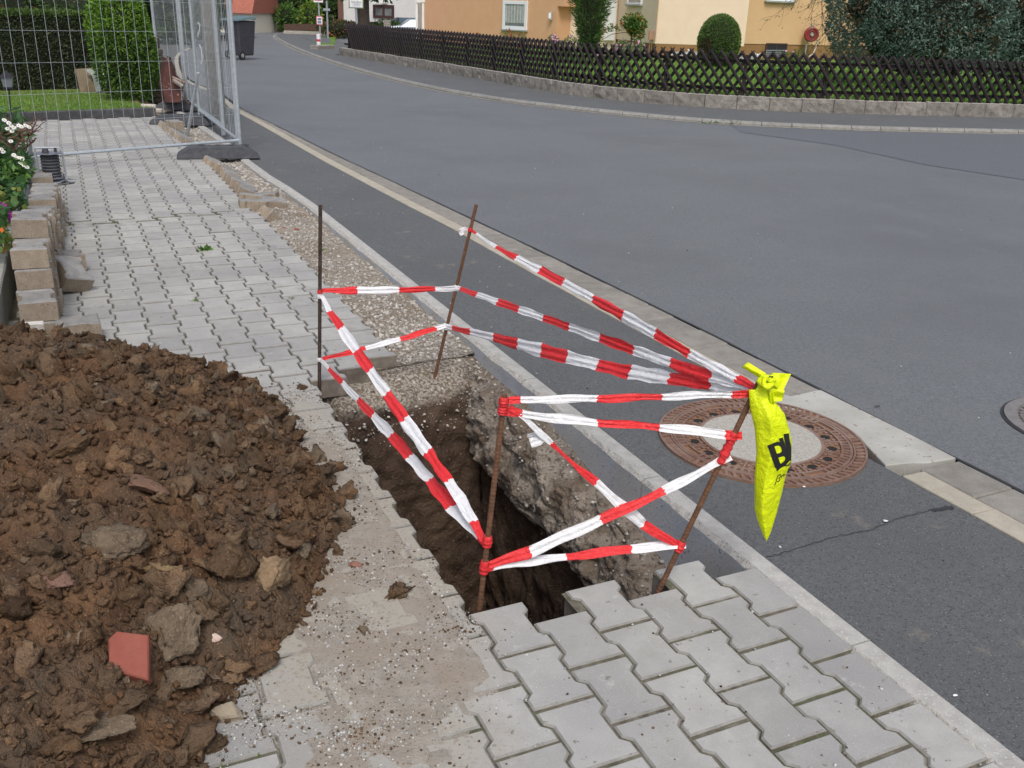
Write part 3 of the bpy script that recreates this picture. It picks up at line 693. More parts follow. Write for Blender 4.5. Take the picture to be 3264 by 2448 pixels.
def pitmix(m):
    t = m.node_tree; N = t.nodes; Lk = t.links; b = N['Principled BSDF']; src = b.inputs['Base Color'].links[0].from_socket
    at = N.new('ShaderNodeAttribute'); at.attribute_name = 'layer'; geo = N.new('ShaderNodeNewGeometry')
    n = N.new('ShaderNodeTexNoise'); n.inputs['Scale'].default_value = 70; n.inputs['Detail'].default_value = 4; Lk.new(geo.outputs['Position'], n.inputs['Vector'])
    n2 = N.new('ShaderNodeTexNoise'); n2.inputs['Scale'].default_value = 8; n2.inputs['Detail'].default_value = 5; Lk.new(geo.outputs['Position'], n2.inputs['Vector'])
    def mr(s, a, b_):
        x = N.new('ShaderNodeMapRange'); x.inputs[1].default_value = a; x.inputs[2].default_value = b_; Lk.new(s, x.inputs[0]); return x.outputs[0]
    def mx(f, a, b_):
        x = N.new('ShaderNodeMix'); x.data_type = 'RGBA'
        for s_, v_ in ((x.inputs[0], f), (x.inputs[6], a), (x.inputs[7], b_)):
            if isinstance(v_, tuple): s_.default_value = (*v_, 1)
            else: Lk.new(v_, s_)
        return x.outputs[2]
    gravc = mx(mr(n.outputs[0], .42, .58), (.17, .135, .10), (.40, .36, .30))
    concc = mx(mr(n2.outputs[0], .38, .62), (.20, .155, .115), (.35, .31, .26))
    concc = mx(mr(n.outputs[0], .54, .64), concc, (.15, .12, .095))
    a_ = mx(mr(at.outputs['Fac'], .15, .6), src, gravc)
    c_ = mx(mr(at.outputs['Fac'], 1.05, 1.55), a_, concc)
    Lk.new(c_, b.inputs['Base Color'])
pitmix(pm)
Fq = F; Vn = np.array(V, np.float32)
pit = npmesh('excavation', Vn, Fq, pm, None, True, attrs={'layer': att}); tag(pit, kind='structure')
mb = MB(); mb.add([P(-.2, -.4, -1.33), P(1.3, -.4, -1.33), P(1.3, 2.6, -1.33), P(-.2, 2.6, -1.33)], [(0, 1, 2, 3)]); mb.build('excavation_floor', pm, pit)
# stones and clods in the slope at the far end and on the pit wall
pts = []; sz = []
bV = Vn[:-1].reshape(NT+1, ring, 3)
while len(pts) < 2600:
    if rng.random() < .62: i = int(rng.uniform(NL-10, NL+NF+25)); j = int(rng.uniform(0, NT*.33))
    else: i = int(rng.uniform(NL+NF, ring-NN)); j = int(rng.uniform(0, NT*.45))
    p = bV[j, i % ring]; s = .002+.008*rng.random()**3; pts.append(p+rng.normal(size=3)*.004); sz.append(s)
o = stones('pit_gravel', pts, sz, M['stone'], parent=pit); tag(o, kind='stuff')

# ================================================================ THE SOIL HEAP
TOE_V = [-2.2, -.9, -.5, -.21, 0, .12, .3, .5, .74, 1.1, 1.4, 1.64, 1.85, 2.03, 2.3, 2.62, 2.85]
TOE_U = [-1.32, -.90, -.79, -.68, -.58, -.45, -.31, -.215, -.09, -.115, -.13, -.12, -.22, -.42, -.62, -.92, -1.35]
toe = [(a, b) for b, a in zip(TOE_V, TOE_U)]
tp = np.array([(interp(v, TOE_V, TOE_U)+.030*noise.noise(Vector((v*7, 0, 4)))+.015*noise.noise(Vector((v*22, 0, 9))), v) for v in np.linspace(-2.2, 2.85, 260)])
def heap_base(u, v):
    d = math.sqrt(((tp-np.array([u, v]))**2).sum(1).min())
    inside = u < interp(v, TOE_V, TOE_U)+.02*noise.noise(Vector((v*7, 0, 4))) and v < 2.85
    if not inside: return -d*.6-.01
    h = .425*(1-math.exp(-d/.42))*(1-.18*min(1, max(0, (v-1.2)/.8))*min(1, max(0, (-u-.6)/.4))) + .018*min(1, d/.05)
    h *= 1-.25*min(1, max(0, (-.1-v)/.8))
    return h
def lumps(q, d):
    a = min(1, d/.10)
    h = .034*noise.noise(q*4.5)+.022*noise.noise(q*11)+.014*noise.noise(q*24)+.010*noise.noise(q*48)
    d1, p1 = noise.voronoi(q*8.5); h += (.028*max(0, .55-d1[0])+.012*(noise.cell(p1[0]*3.7)))
    d2, p2 = noise.voronoi(q*22); h += .020*max(0, .5-d2[0])+.008*noise.cell(p2[0]*5.1)
    return h*a
def heap_z(u, v):
    b = heap_base(u, v); q = P(u, v, b)
    return b+lumps(q, max(0, b*1.2)) if b > 0 else b
us = np.linspace(-1.9, .0, 250); vs3 = np.linspace(-.75, 2.9, 480)
HZ = {}
def hp(u, v):
    z = heap_z(u, v); return P(u, v, max(z, -.05))
heap = grid_mesh('soil_heap', hp, us, vs3, M['soil'], keep=lambda u, v: heap_base(u, v) > -.03)
tag(heap, 'large heap of crumbly brown clay soil dumped on the pavers beside the hole', 'soil heap', kind='stuff')
def clod_proto(seed, rough=.35, sub=3, plate=0):
    V0, F0 = ico_np(sub); g = random.Random(seed); off_ = Vector((g.uniform(-50, 50), g.uniform(-50, 50), 0)); V = []
    ax = (1, g.uniform(.65, .95), g.uniform(.35, .6) if plate else g.uniform(.55, .85))
    planes = [(Vector((g.gauss(0, 1), g.gauss(0, 1), g.gauss(0, 1))).normalized(), g.uniform(.45, .8)) for _ in range(11)]
    for p in V0:
        p = Vector(p); q = p.copy()
        for n_, d_ in planes:
            e = q.dot(n_)-d_
            if e > 0: q -= n_*e*.97
        h = 1+rough*(noise.noise(p*1.6+off_)*.6+noise.noise(p*4+off_)*.5+noise.noise(p*9+off_)*.42+noise.noise(p*19+off_)*.25)
        q *= h; V.append((q.x*ax[0], q.y*ax[1], q.z*ax[2]))
    return np.array(V), F0
protos = [clod_proto(i, .75, 3, i % 2) for i in range(14)]; protos_s = [clod_proto(20+i, .8, 2, i % 2) for i in range(12)]
def randrot(n):
    q = rng.normal(size=(n, 4)); q /= np.linalg.norm(q, axis=1)[:, None]; w, x, y, z = q.T
    return np.stack([1-2*(y*y+z*z), 2*(x*y-z*w), 2*(x*z+y*w), 2*(x*y+z*w), 1-2*(x*x+z*z), 2*(y*z-x*w), 2*(x*z-y*w), 2*(y*z+x*w), 1-2*(x*x+y*y)], 1).reshape(n, 3, 3)
def scatter_clods(name, n, smin, smax, pw, protos_, mats, sink=.25):
    Vs, Fs, ms = [], [], []; o = 0; c = 0
    while c < n:
        v = rng.uniform(-1.0, 2.75); u = interp(v, TOE_V, TOE_U)-abs(rng.normal(0, .55))+.03
        if u < -1.9: continue
        z = heap_z(u, v)
        if z < 0:
            if z < -.03: continue
            z = 0
        s = smin+(smax-smin)*rng.random()**pw; Vp, Fp = protos_[int(rng.integers(len(protos_)))]
        q = P(u, v, z+s*(.5-sink)); V = Vp@randrot(1)[0].T*s+np.array(q)
        Vs.append(V); Fs.append(Fp+o); o += len(V); ms.append(np.full(len(Fp), 1 if rng.random() < .10 else 0)); c += 1
    ob = npmesh(name, np.concatenate(Vs), np.concatenate(Fs), mats, heap, False, mi=np.concatenate(ms)); tag(ob, kind='stuff'); return ob
scatter_clods('soil_lumps', 1100, .012, .060, 2.2, protos, [M['clod'], M['clod_grey']], .42)
scatter_clods('soil_crumbs', 9000, .003, .018, 1.7, protos_s, [M['soil'], M['clod']], .1)
def heap_hit(sx, sy):
    px, py = S(sx, sy); d = ray(px, py); t = 1.0
    while t < 6:
        p = Vector((0, 0, EYE))+d*t; u, v = uvof(p)
        if p.z <= max(0, heap_base(u, v)): return p
        t += .01
    return p
HG = 'stones and clods at the toe of the soil heap'
def lump(sx, sy, r, squash, label, mat, name='clod', rz=0, rough=.4, seed=0, tilt=(0, 0), aspect=.8, lift=.35, sub=4):
    Vp, Fp = clod_proto(seed+100, rough, sub); V = Vp*np.array([1, aspect/.8, 1])*r; V[:, 2] *= squash/ .7
    o = npmesh(name, V, Fp, mat, None, False); p = heap_hit(sx, sy); o.location = p+Vector((0, 0, r*squash*lift))
    o.rotation_euler = (tilt[0], tilt[1], rz); tag(o, label, 'clod' if name == 'clod' else 'stone', HG); return o
lump(857, 1288, .036, .55, 'crumbly brown clod lying on chippings left of the pit near its front corner', M['clod'], seed=1, rough=.8)
lump(725, 1018, .038, .65, 'brown clod on the dusty pavers between heap and middle of the pit', M['clod'], seed=2, rough=.8)
lump(785, 1365, .020, .6, 'small tan stone alone on clean pavers below the front of the pit', M['clod_grey'], 'stone', seed=3)
lump(768, 1222, .021, .7, 'smooth reddish stone at the right toe of the heap', pmat('reddish_stone', (.20, .095, .07), (.26, .13, .10), 10, .85, .4, 90), 'stone', seed=4, rough=.25)
lump(375, 1378, .072, .6, 'large rounded grey clod with a yellowish patch in the lower heap', M['clod_grey'], seed=5, tilt=(.7, 0), rough=.35, lift=.5)
lump(492, 1552, .050, .6, 'beige angular stone in chippings at the bottom toe of the heap', pmat('beige_stone', (.24, .20, .145), (.31, .26, .19), 14, .9, .5, 90), 'stone', seed=6, rough=.25)
lump(430, 1525, .055, .35, 'flat tilted tan clod leaning beside the beige stone', M['clod'], seed=7, tilt=(.1, -.5), rough=.3)
lump(398, 1470, .052, .6, 'olive brown stone just right of and below the red tile fragment', M['clod_grey'], 'stone', seed=8, rough=.3)
lump(455, 1608, .040, .6, 'brown cube-like clod near the bottom edge below the beige stone', M['clod'], seed=9, rough=.4)
lump(330, 1245, .075, .3, 'long ochre slab of clay lying across the lower heap', pmat('ochre_clay', (.20, .13, .06), (.26, .18, .09), 10, .95, .9, 70), seed=10, tilt=(-.5, .1), aspect=.45, lift=.8)
lump(585, 1262, .062, .9, 'tall sandy clod standing upright at the right edge of the heap', pmat('sandy_clay', (.23, .155, .085), (.30, .21, .125), 14, .95, .9, 80), seed=11, tilt=(.2, 1.1), lift=.5, rough=.55)
lump(495, 1232, .075, .7, 'big dark brown clod behind the sandy upright one', M['clod'], seed=12, rough=.4, lift=.4)
lump(310, 1060, .080, .35, 'broad smooth reddish brown slab in the middle of the heap', pmat('red_clay_slab', (.17, .09, .055), (.21, .12, .075), 10, .95, .7, 70), seed=13, tilt=(-.35, .25), lift=.6, rough=.25)
lump(160, 975, .070, .4, 'reddish slab of clay on the upper left of the heap', M['clod'], seed=14, tilt=(-.5, .1), rz=1.2, lift=.5, rough=.25)
lump(250, 1190, .085, .6, 'wide olive clod in the left centre of the heap', M['clod_grey'], seed=15, lift=.3, rough=.45)
lump(120, 1270, .055, .6, 'pinkish clod low on the left side of the heap', pmat('pink_clay', (.24, .125, .095), (.19, .11, .08), 10, .95, .8, 70), seed=16, lift=.5)
lump(640, 1160, .055, .7, 'brown clod overhanging the right toe of the heap', M['clod'], seed=17, rough=.7)
lump(475, 880, .060, .55, 'wedge of clay on the top edge of the heap beside the pavers', M['clod'], seed=18, lift=.5, tilt=(-.3, .3))
lump(590, 905, .065, .6, 'dark clod on the far right shoulder of the heap', M['clod'], seed=19, lift=.4, rough=.5)
lump(655, 840, .026, .6, 'lone clod on the pavers beside the foot of the left rod', M['clod'], seed=20, rough=.7)
lump(640, 905, .016, .6, 'small clod on the pavers just off the top corner of the heap', M['clod'], seed=21, rough=.6)
lump(465, 1385, .017, .7, 'small whitish pink stone embedded in the lower heap', pmat('pinkwhite', (.50, .36, .30), (.6, .48, .42), 30, .9, .4, 90), 'stone', seed=22)
lump(225, 1575, .075, .5, 'smooth dark grey clod low in the bottom of the heap', M['clod_grey'], seed=23, lift=.3, rough=.2)
# red tile fragment
mb = MB(); mb.prism([(-.030, -.048), (.058, -.058), (.020, .042), (-.050, .040), (-.060, .018)], -.014, .006, .003)
o = mb.build('tile_fragment', M['brick_red']); p = heap_hit(292, 1450); o.location = p+Vector((0, 0, .050)); o.rotation_euler = (.42, .10, -.05)
o.scale = (1.0, 1.0, 1.2); tag(o, 'broken piece of red clay tile half buried in the soil heap', 'tile fragment')

# ================================================================ RODS, BARRIER TAPE, BAG
def rebar(name, a, b, r, mat, label):
    t = thing(name, label, 'steel rod', tuple(a)); a = Vector(a); L = (b-a).length; mb = MB(); pts = []; rs = []; n = int(L/.006)
    for i in range(n+1):
        pts.append((b-a)*(i/n)); rs.append(r*(1.04 if i % 2 else .93))
    mb.tube(pts, rs, 10); o = mb.build('bar', mat, t, smooth=False); return t
YL, YB, YC, YD = 3.73, 4.104, 2.185, 2.285
rods = {}
def rod_line(b, t, Y, z0):
    p = DS(*b, Y); q = DS(*t, Y); d = (p-q).normalized(); return p+d*z0, q
for nm, b, t, Y, ext, r, mt, lab in [
    ('L', (690, 824), (692, 443), YL, .20, .0078, M['rust2'], 'dark steel rebar rod standing upright at the far left corner of the hole'),
    ('B', (945, 790), (1029, 442), YB, .25, .0078, M['rust'], 'leaning rusty rebar rod in the gravel bed at the far right of the hole'),
    ('C', (1035, 1322), (1090, 852), YC, .45, .0076, M['rust'], 'rusty rebar rod rising out of the hole at its near left corner'),
    ('D', (1425, 1272), (1645, 815), YD, .40, .0078, M['rust'], 'strongly leaning rusty rebar rod at the near right corner carrying the yellow bag')]:
    a, q = rod_line(b, t, Y, ext); rods[nm] = (a, q); rebar('steel_rod', a, q, r, mt, lab)
def dyn(x, y, Y0, Y1, t):
    return DS(x, y, 1/((1/Y0)*(1-t)+(1/Y1)*t))
def ribbon(label, pts, Y0, Y1, widths, bounds, axis, first, fold=1.0, name='barrier_tape', group='red and white barrier tapes strung between the rods', ph=0, zoff=0.0, parent=None):
    """crumpled tape along sight points; bounds are the red/white changes along the axis; widths in metres at ends and middle"""
    pts = [np.array(p, float) for p in pts]; L = [0]
    for a, b in zip(pts, pts[1:]): L.append(L[-1]+np.linalg.norm(b-a))
    tot = L[-1]; L = [x/tot for x in L]; ax = 0 if axis == 'x' else 1
    def at(t):
        x = np.interp(t, L, [p[0] for p in pts]); y = np.interp(t, L, [p[1] for p in pts]); return dyn(x, y, Y0, Y1, t)
    cs = [p[ax] for p in pts]
    sgn = 1 if cs[-1] > cs[0] else -1
    bt = sorted(float(np.interp(b*sgn, [c*sgn for c in cs], L)) for b in bounds)
    ts = sorted(set([i/48 for i in range(49)]+bt)); ts = [t for i, t in enumerate(ts) if i == 0 or t-ts[i-1] > 1e-4 or t in bt]
    # sag-smoothed centre line
    cen = [at(t) for t in ts]; nA = 11; Vv = []; col = []; g = random.Random(ph)
    pr = [g.uniform(0, 6) for _ in range(5)]; ln = (cen[-1]-cen[0]).length
    for i, t in enumerate(ts):
        d = (cen[min(i+1, len(ts)-1)]-cen[max(i-1, 0)]).normalized(); vw = (cen[i]-Vector((0, 0, EYE))).normalized()
        w = d.cross(vw).normalized(); 
        if w.z < 0: w = -w
        nrm = d.cross(w).normalized()
        wd = float(np.interp(t, np.linspace(0, 1, len(widths)), widths))*(1+.12*math.sin(t*ln*9+pr[0])+.06*math.sin(t*ln*31+pr[1]))
        for j in range(nA):
            a = -1+2*j/(nA-1); edge = .0018*math.sin(a*7+t*ln*40)
            f_ = (.42*math.sin(a*6.2+pr[2]+1.6*math.sin(t*ln*4+pr[3]))+.25*math.sin(a*13+pr[4]+t*ln*7)+.35*noise.noise(Vector((a*1.7, t*ln*9, ph))))*wd*.16*fold
            tw = .15*math.sin(t*ln*3+pr[1])
            jag = .005*noise.noise(Vector((a*2.5, t*17+ph, 5)))*1.4 if 0 < i < len(ts)-1 else 0
            Vv.append(cen[i]+w*(a*wd/2+edge)+nrm*(f_+a*wd*tw)+d*jag+Vector((0, 0, zoff)))
    Fs = []; Ms = []
    for i in range(len(ts)-1):
        tm = (ts[i]+ts[i+1])/2; k = sum(1 for b in bt if b < tm); c = (k % 2 == 0) == (first == 'red')
        for j in range(nA-1): Fs.append((i*nA+j, i*nA+j+1, (i+1)*nA+j+1, (i+1)*nA+j)); Ms.append(1 if c else 0)
    mb = MB(); mb.v = [tuple(p) for p in Vv]; mb.f = Fs; mb.m = Ms
    o = mb.build(name, [M['white'], M['red']], parent, smooth=True)
    if parent is None: tag(o, label, 'barrier tape', group)
    return o
def wrap(rod, y0, y1, Y, mat, turns=1, parent=None, r=.0125):
    a, q = rods[rod]; mb = MB(); d = (q-a).normalized()
    def pt_at(sy):
        lo, hi = 0.0, 1.0
        for _ in range(40):
            m = (lo+hi)/2; p = a.lerp(q, m)
            z = p-Vector((0, 0, EYE)); yy = 1224-FPX*z.dot(up)/z.dot(fwd)
            if yy*2212/3264 > sy: lo = m
            else: hi = m
        return p
    p0, p1 = pt_at(y1), pt_at(y0); n = 8; pts = []; rs = []
    for i in range(n+1): pts.append(p0.lerp(p1, i/n)); rs.append(r*(1+.18*math.sin(i*2.3)+.1*math.sin(i*5.1)))
    mb.tube(pts, rs, 12); return mb.build('tape_wrap', mat, parent, smooth=True)
T = {}
T[1] = ribbon('level tape between the two far rods, upper run', [(692, 628), (840, 627), (987, 623)], YL, YB, [.012, .030, .033, .026, .022], [771, 862, 940], 'x', 'red', ph=1)
T[2] = ribbon('long slanting tape from the dark left rod down to the near left rod, outer run', [(694, 638), (712, 672), (775, 765), (880, 915), (985, 1062), (1046, 1168)], YL, YC, [.016, .034, .040, .036, .034, .034, .016], [672, 708, 757, 799, 850, 906, 975, 1038, 1126], 'y', 'white', ph=2)
T[3] = ribbon('rising tape from the dark left rod to the far right rod, lower run', [(692, 777), (790, 752), (880, 728), (964, 702)], YL, YB, [.012, .022, .026, .028, .018], [790, 865, 942], 'x', 'red', ph=3)
T[4] = ribbon('long slanting tape from the left rod to the near left rod, inner run', [(694, 779), (740, 828), (850, 945), (960, 1075), (1046, 1172)], YL, YC, [.012, .028, .032, .036, .038, .016], [796, 827, 863, 897, 939, 986, 1036, 1093, 1161], 'y', 'white', ph=4)
T[5] = ribbon('uppermost tape from the far right rod down to the yellow bag', [(1017, 497), (1070, 533), (1170, 585), (1290, 650), (1400, 712), (1500, 770), (1632, 838)], YB, YD, [.012, .024, .032, .032, .030, .026, .018], [1028, 1071, 1114, 1165, 1216, 1280, 1345, 1415, 1488, 1590], 'x', 'red', ph=5)
T[6] = ribbon('middle tape from the far right rod towards the yellow bag', [(985, 621), (1030, 636), (1170, 685), (1330, 742), (1480, 795), (1632, 842)], YB, YD, [.022, .026, .030, .028, .034, .034, .014], [993, 1029, 1074, 1120, 1173, 1229, 1295, 1368, 1448, 1535], 'x', 'white', ph=6)
T[7] = ribbon('lowest and widest tape from the far right rod towards the yellow bag', [(963, 706), (1040, 722), (1200, 765), (1340, 800), (1480, 822), (1632, 850)], YB, YD, [.018, .042, .046, .044, .040, .036, .014], [976, 1015, 1065, 1117, 1168, 1224, 1290, 1360, 1445, 1535], 'x', 'white', ph=7)
T[8] = ribbon('level tape from the top of the near left rod to the yellow bag', [(1090, 866), (1200, 862), (1350, 860), (1500, 854), (1622, 851)], YC, YD, [.015, .020, .022, .020, .016], [1125, 1291, 1430, 1580], 'x', 'red', ph=8, fold=.8)
T[9] = ribbon('second tape below it from the near left rod to the leaning rod', [(1090, 888), (1140, 896), (1280, 912), (1420, 922), (1603, 942)], YC, YD, [.020, .026, .024, .018, .024, .018], [1128, 1290, 1425, 1567], 'x', 'red', ph=9, fold=.8)
T[10] = ribbon('tape descending from the leaning rod across the hole to the near left rod', [(1578, 985), (1432, 1062), (1300, 1122), (1150, 1190), (1042, 1226)], YD, YC, [.022, .026, .027, .028, .030, .024], [1435, 1298, 1146], 'x', 'white', ph=10, fold=.7)
T[11] = ribbon('lowest tape across the front of the hole', [(1042, 1230), (1120, 1216), (1225, 1203), (1365, 1185), (1481, 1176)], YC, YD, [.018, .024, .026, .026, .018], [1066, 1224, 1364], 'x', 'red', ph=11, fold=.7)
T[12] = ribbon('knotted tape from the near left rod down to the foot of the leaning rod', [(1100, 880), (1135, 905), (1180, 946), (1200, 968), (1290, 1045), (1390, 1133), (1478, 1186)], YC, YD, [.014, .018, .010, .022, .028, .026, .014], [1122, 1192, 1287, 1390], 'x', 'red', ph=12, fold=.8)
for n_, rod, y0, y1, c in [(1, 'L', 626, 634, 'red'), (2, 'L', 633, 644, 'white'), (3, 'L', 772, 780, 'white'), (5, 'B', 492, 500, 'red'), (6, 'B', 616, 628, 'white'), (7, 'B', 699, 712, 'white'),
                           (8, 'C', 858, 876, 'red'), (9, 'C', 878, 894, 'red'), (4, 'C', 1158, 1180, 'red'), (10, 'C', 1212, 1238, 'red'), (9, 'D', 934, 956, 'red'), (10, 'D', 955, 1000, 'red'), (12, 'D', 1170, 1190, 'red')]:
    wrap(rod, y0, y1, 0, M[c], parent=T[n_], r=.0105 if rod in 'LB' else .0125)
# loose tails and the knot
ribbon('', [(1180, 944), (1165, 952), (1146, 958)], 2.21, 2.20, [.008, .022, .024], [], 'x', 'white', ph=31, name='tail', parent=T[12])
ribbon('', [(1180, 944), (1160, 938), (1139, 942)], 2.21, 2.22, [.006, .009, .008], [], 'x', 'white', ph=32, name='tail', parent=T[12])
ribbon('', [(1015, 497), (1003, 494), (994, 500), (998, 508)], YB, YB-.02, [.010, .014, .024, .020], [], 'x', 'white', ph=33, name='tail', parent=T[5])

# yellow bag tied to the leaning rod
bag = thing('plastic_bag', 'bright yellow plastic bag with black print knotted to the leaning rod', 'bag', tuple(DS(1650, 825, YD)))
bagO = bag.location.copy()
def ZB(x, y): return ((2000+x/2.592)*2212/3264, (1100+y/2.592)*2212/3264)
LE = [(370, 1003), (450, 1005), (520, 1012), (600, 1030), (700, 1052), (880, 1066), (1000, 1055), (1100, 1050), (1350, 1050), (1420, 1066), (1500, 1092), (1580, 1125), (1620, 1146)]
RE = [(370, 1165), (410, 1180), (470, 1222), (520, 1262), (570, 1300), (700, 1338), (800, 1358), (960, 1356), (1070, 1310), (1250, 1270), (1400, 1230), (1530, 1190), (1580, 1170), (1620, 1150)]
def bagpt(x, y, out=0.0):
    l = interp(y, [p[0] for p in LE], [p[1] for p in LE]); r = interp(y, [p[0] for p in RE], [p[1] for p in RE])
    c = (x-l)/(r-l+1e-6); c = min(1, max(0, c)); a = c*2-1
    k = min(1, max(0, (y-370)/250)); th = .006+.030*k*min(1, (1625-y)/350)
    pk = .42+.10*math.sin(y*.0035); tri = min(c/pk, (1-c)/(1-pk)); f2 = abs(((c*2.6+y*.0011) % 1)-.5)*2
    dep = (tri*.55+math.sqrt(max(0, 1-a*a))*.45)*th + .007*k*noise.noise(Vector((c*1.6, y*.0045, 2)))+.0015*k*(f2-.5)
    return DS(*ZB(x, y), YD-.022-dep-out)
mb = MB(); ny, nx = 70, 26; rows = []
for i in range(ny+1):
    y = 368+(1618-368)*i/ny; l = interp(y, [p[0] for p in LE], [p[1] for p in LE]); r = interp(y, [p[0] for p in RE], [p[1] for p in RE])
    front = [bagpt(l+(r-l)*j/nx, y) for j in range(nx+1)]
    back = [DS(*ZB(l+(r-l)*j/nx, y), YD-.012+.012*math.sqrt(max(0, 1-(j/nx*2-1)**2))*min(1, (1620-y)/300)) for j in range(nx-1, 0, -1)]
    rows.append([p-bagO for p in front+back])
m = len(rows[0]); mb.add([p for r_ in rows for p in r_], [(i*m+j, (i+1)*m+j, (i+1)*m+(j+1) % m, i*m+(j+1) % m) for i in range(ny) for j in range(m)])
mb.build('bag_body', M['bag'], bag, smooth=True)
def flap(name, poly, dY, seed=0, mat=None, par=bag, n=8, amp=.004):
    """a soft four sided tab of film; poly = near and far edge corner sight points a,b,c,d"""
    a, b, c, d = poly; mb = MB(); V = []
    for i in range(n+1):
        for j in range(n+1):
            s_, t_ = i/n, j/n
            x = (a[0]*(1-s_)+b[0]*s_)*(1-t_)+(d[0]*(1-s_)+c[0]*s_)*t_; y = (a[1]*(1-s_)+b[1]*s_)*(1-t_)+(d[1]*(1-s_)+c[1]*s_)*t_
            V.append(DS(*ZB(x, y), YD-dY[0]*(1-s_)-dY[1]*s_+amp*math.sin(t_*7+seed)+amp*.6*math.sin(s_*5+seed*2))-bagO)
    mb.add(V, [(i*(n+1)+j, i*(n+1)+j+1, (i+1)*(n+1)+j+1, (i+1)*(n+1)+j) for i in range(n) for j in range(n)])
    o = mb.build(name, mat or M['bag'], par, smooth=True); sm = o.modifiers.new('thick', 'SOLIDIFY'); sm.thickness = .0012; return o
flap('handle', [(1150, 235), (995, 140), (945, 182), (1120, 285)], (.03, .012), 1)
flap('handle', [(1165, 290), (1190, 228), (1352, 238), (1275, 400)], (.032, .015), 2, amp=.006)
flap('handle', [(1168, 325), (1300, 372), (1280, 458), (1185, 480)], (.034, .028), 3)
flap('handle', [(1105, 290), (1165, 300), (1165, 375), (1055, 375)], (.028, .028), 4)
flap('handle', [(1185, 480), (1168, 330), (1200, 340), (1215, 490)], (.032, .034), 5)
mb = MB(); kc = DS(*ZB(1150, 298), YD-.034)-bagO
for k in range(3):
    pts = [kc+right*(.018*math.cos(a)*(1-.2*k))+up*(.011*math.sin(a)-.003*k)-fwd*(.007*math.sin(a*1.5+k)+.004*k) for a in [i*2*PI/14+k for i in range(13)]]
    mb.tube(pts, .0065, 8)
mb.build('knot', M['bag'], bag, smooth=True)
flap('print', [(1170, 262), (1205, 258), (1200, 272), (1168, 250)], (.045, .045), 0, M['ink'], amp=.0003)
# printed lettering following the film
def inkline(mb, pts, w, closed=False, seg=10):
    P2 = []
    for a, b in zip(pts, pts[1:]):
        for k in range(seg): P2.append((a[0]+(b[0]-a[0])*k/seg, a[1]+(b[1]-a[1])*k/seg))
    P2.append(pts[-1]); V = []
    for i, p in enumerate(P2):
        q = P2[min(i+1, len(P2)-1)]; o_ = P2[max(i-1, 0)]; dx, dy = q[0]-o_[0], q[1]-o_[1]; L = math.hypot(dx, dy) or 1
        ww = w if not isinstance(w, tuple) else w[0]+(w[1]-w[0])*i/len(P2)
        for s_ in (-1, -.33, .33, 1):
            x, y = p[0]-dy/L*ww/2*s_, p[1]+dx/L*ww/2*s_
            r = interp(y, [q_[0] for q_ in RE], [q_[1] for q_ in RE]); V.append(bagpt(min(x, r-2), y, .0016)-bagO)
    mb.add(V, [(i*4+j, i*4+j+1, (i+1)*4+j+1, (i+1)*4+j) for i in range(len(P2)-1) for j in range(3)])
mb = MB(); inkline(mb, [(1187, 838), (1246, 1008)], 52)
mb.build('letter', M['ink'], bag); mb = bpy.data.objects['letter']
mb = MB()
inkline(mb, [(1160, 846), (1200, 828), (1240, 812), (1272, 822), (1292, 858), (1286, 892), (1255, 912), (1222, 918)], 30)
inkline(mb, [(1228, 918), (1262, 908), (1298, 900), (1322, 925), (1318, 958), (1290, 985), (1248, 1008), (1228, 1012)], 32)
mb.build('letter', M['ink'], bag)
mb = MB(); inkline(mb, [(1268, 768), (1292, 850), (1322, 902), (1340, 958)], 34); inkline(mb, [(1312, 732), (1322, 800), (1345, 900), (1352, 955)], 44); inkline(mb, [(1312, 962), (1326, 900), (1338, 850)], 26)
mb.build('letter', M['ink'], bag)
mb = MB(); inkline(mb, [(1234, 1038), (1262, 1010), (1292, 996), (1330, 992), (1352, 968)], (14, 9)); mb.build('underline', M['ink'], bag)
mb = MB()
inkline(mb, [(1216, 1160), (1228, 1130), (1240, 1085), (1262, 1068), (1270, 1082), (1250, 1100), (1262, 1110), (1250, 1128), (1236, 1126)], 6, seg=4)
inkline(mb, [(1268, 1102), (1276, 1080), (1284, 1076)], 5, seg=4); inkline(mb, [(1300, 1062), (1286, 1075), (1288, 1086), (1302, 1070), (1304, 1078)], 5, seg=4)
mb.build('lettering', M['ink'], bag)

# ================================================================ MANHOLES
def annulus(mb, r0, r1, z0, z1, n=96, a0=0, a1=2*PI, m=0):
    full = abs(a1-a0-2*PI) < 1e-6; V = []; k = n if full else n+1
    for i in range(k):
        a = a0+(a1-a0)*i/n; c, s_ = math.cos(a), math.sin(a)
        V += [(r1*c, r1*s_, z0), (r1*c, r1*s_, z1), (r0*c, r0*s_, z1), (r0*c, r0*s_, z0)]
    F = []
    for i in range(n if full else n):
        j = (i+1) % k
        if not full and i+1 >= k: break
        for q in range(3): F.append((i*4+q, j*4+q, j*4+q+1, i*4+q+1))
    if not full: F += [(0, 1, 2, 3), tuple(n*4+q for q in (3, 2, 1, 0))]
    mb.add(V, F, m)
def rib(mb, r0, r1, a, w, z0, z1, skew=0, m=0):
    c = Vector(((r0+r1)/2*math.cos(a), (r0+r1)/2*math.sin(a), (z0+z1)/2)); mb.box(c, (r1-r0, w, z1-z0), Matrix.Rotation(a+skew, 3, 'Z'), m)
mh = thing('manhole_cover', 'round rusty cast iron manhole cover with pale concrete centre in the footway', 'manhole cover', (.9678, 3.3166, 0), .35)
mb = MB(); annulus(mb, .345, .3925, -.05, -.0075, m=1); annulus(mb, .384, .3925, -.0075, 0); annulus(mb, .343, .351, -.0075, 0)
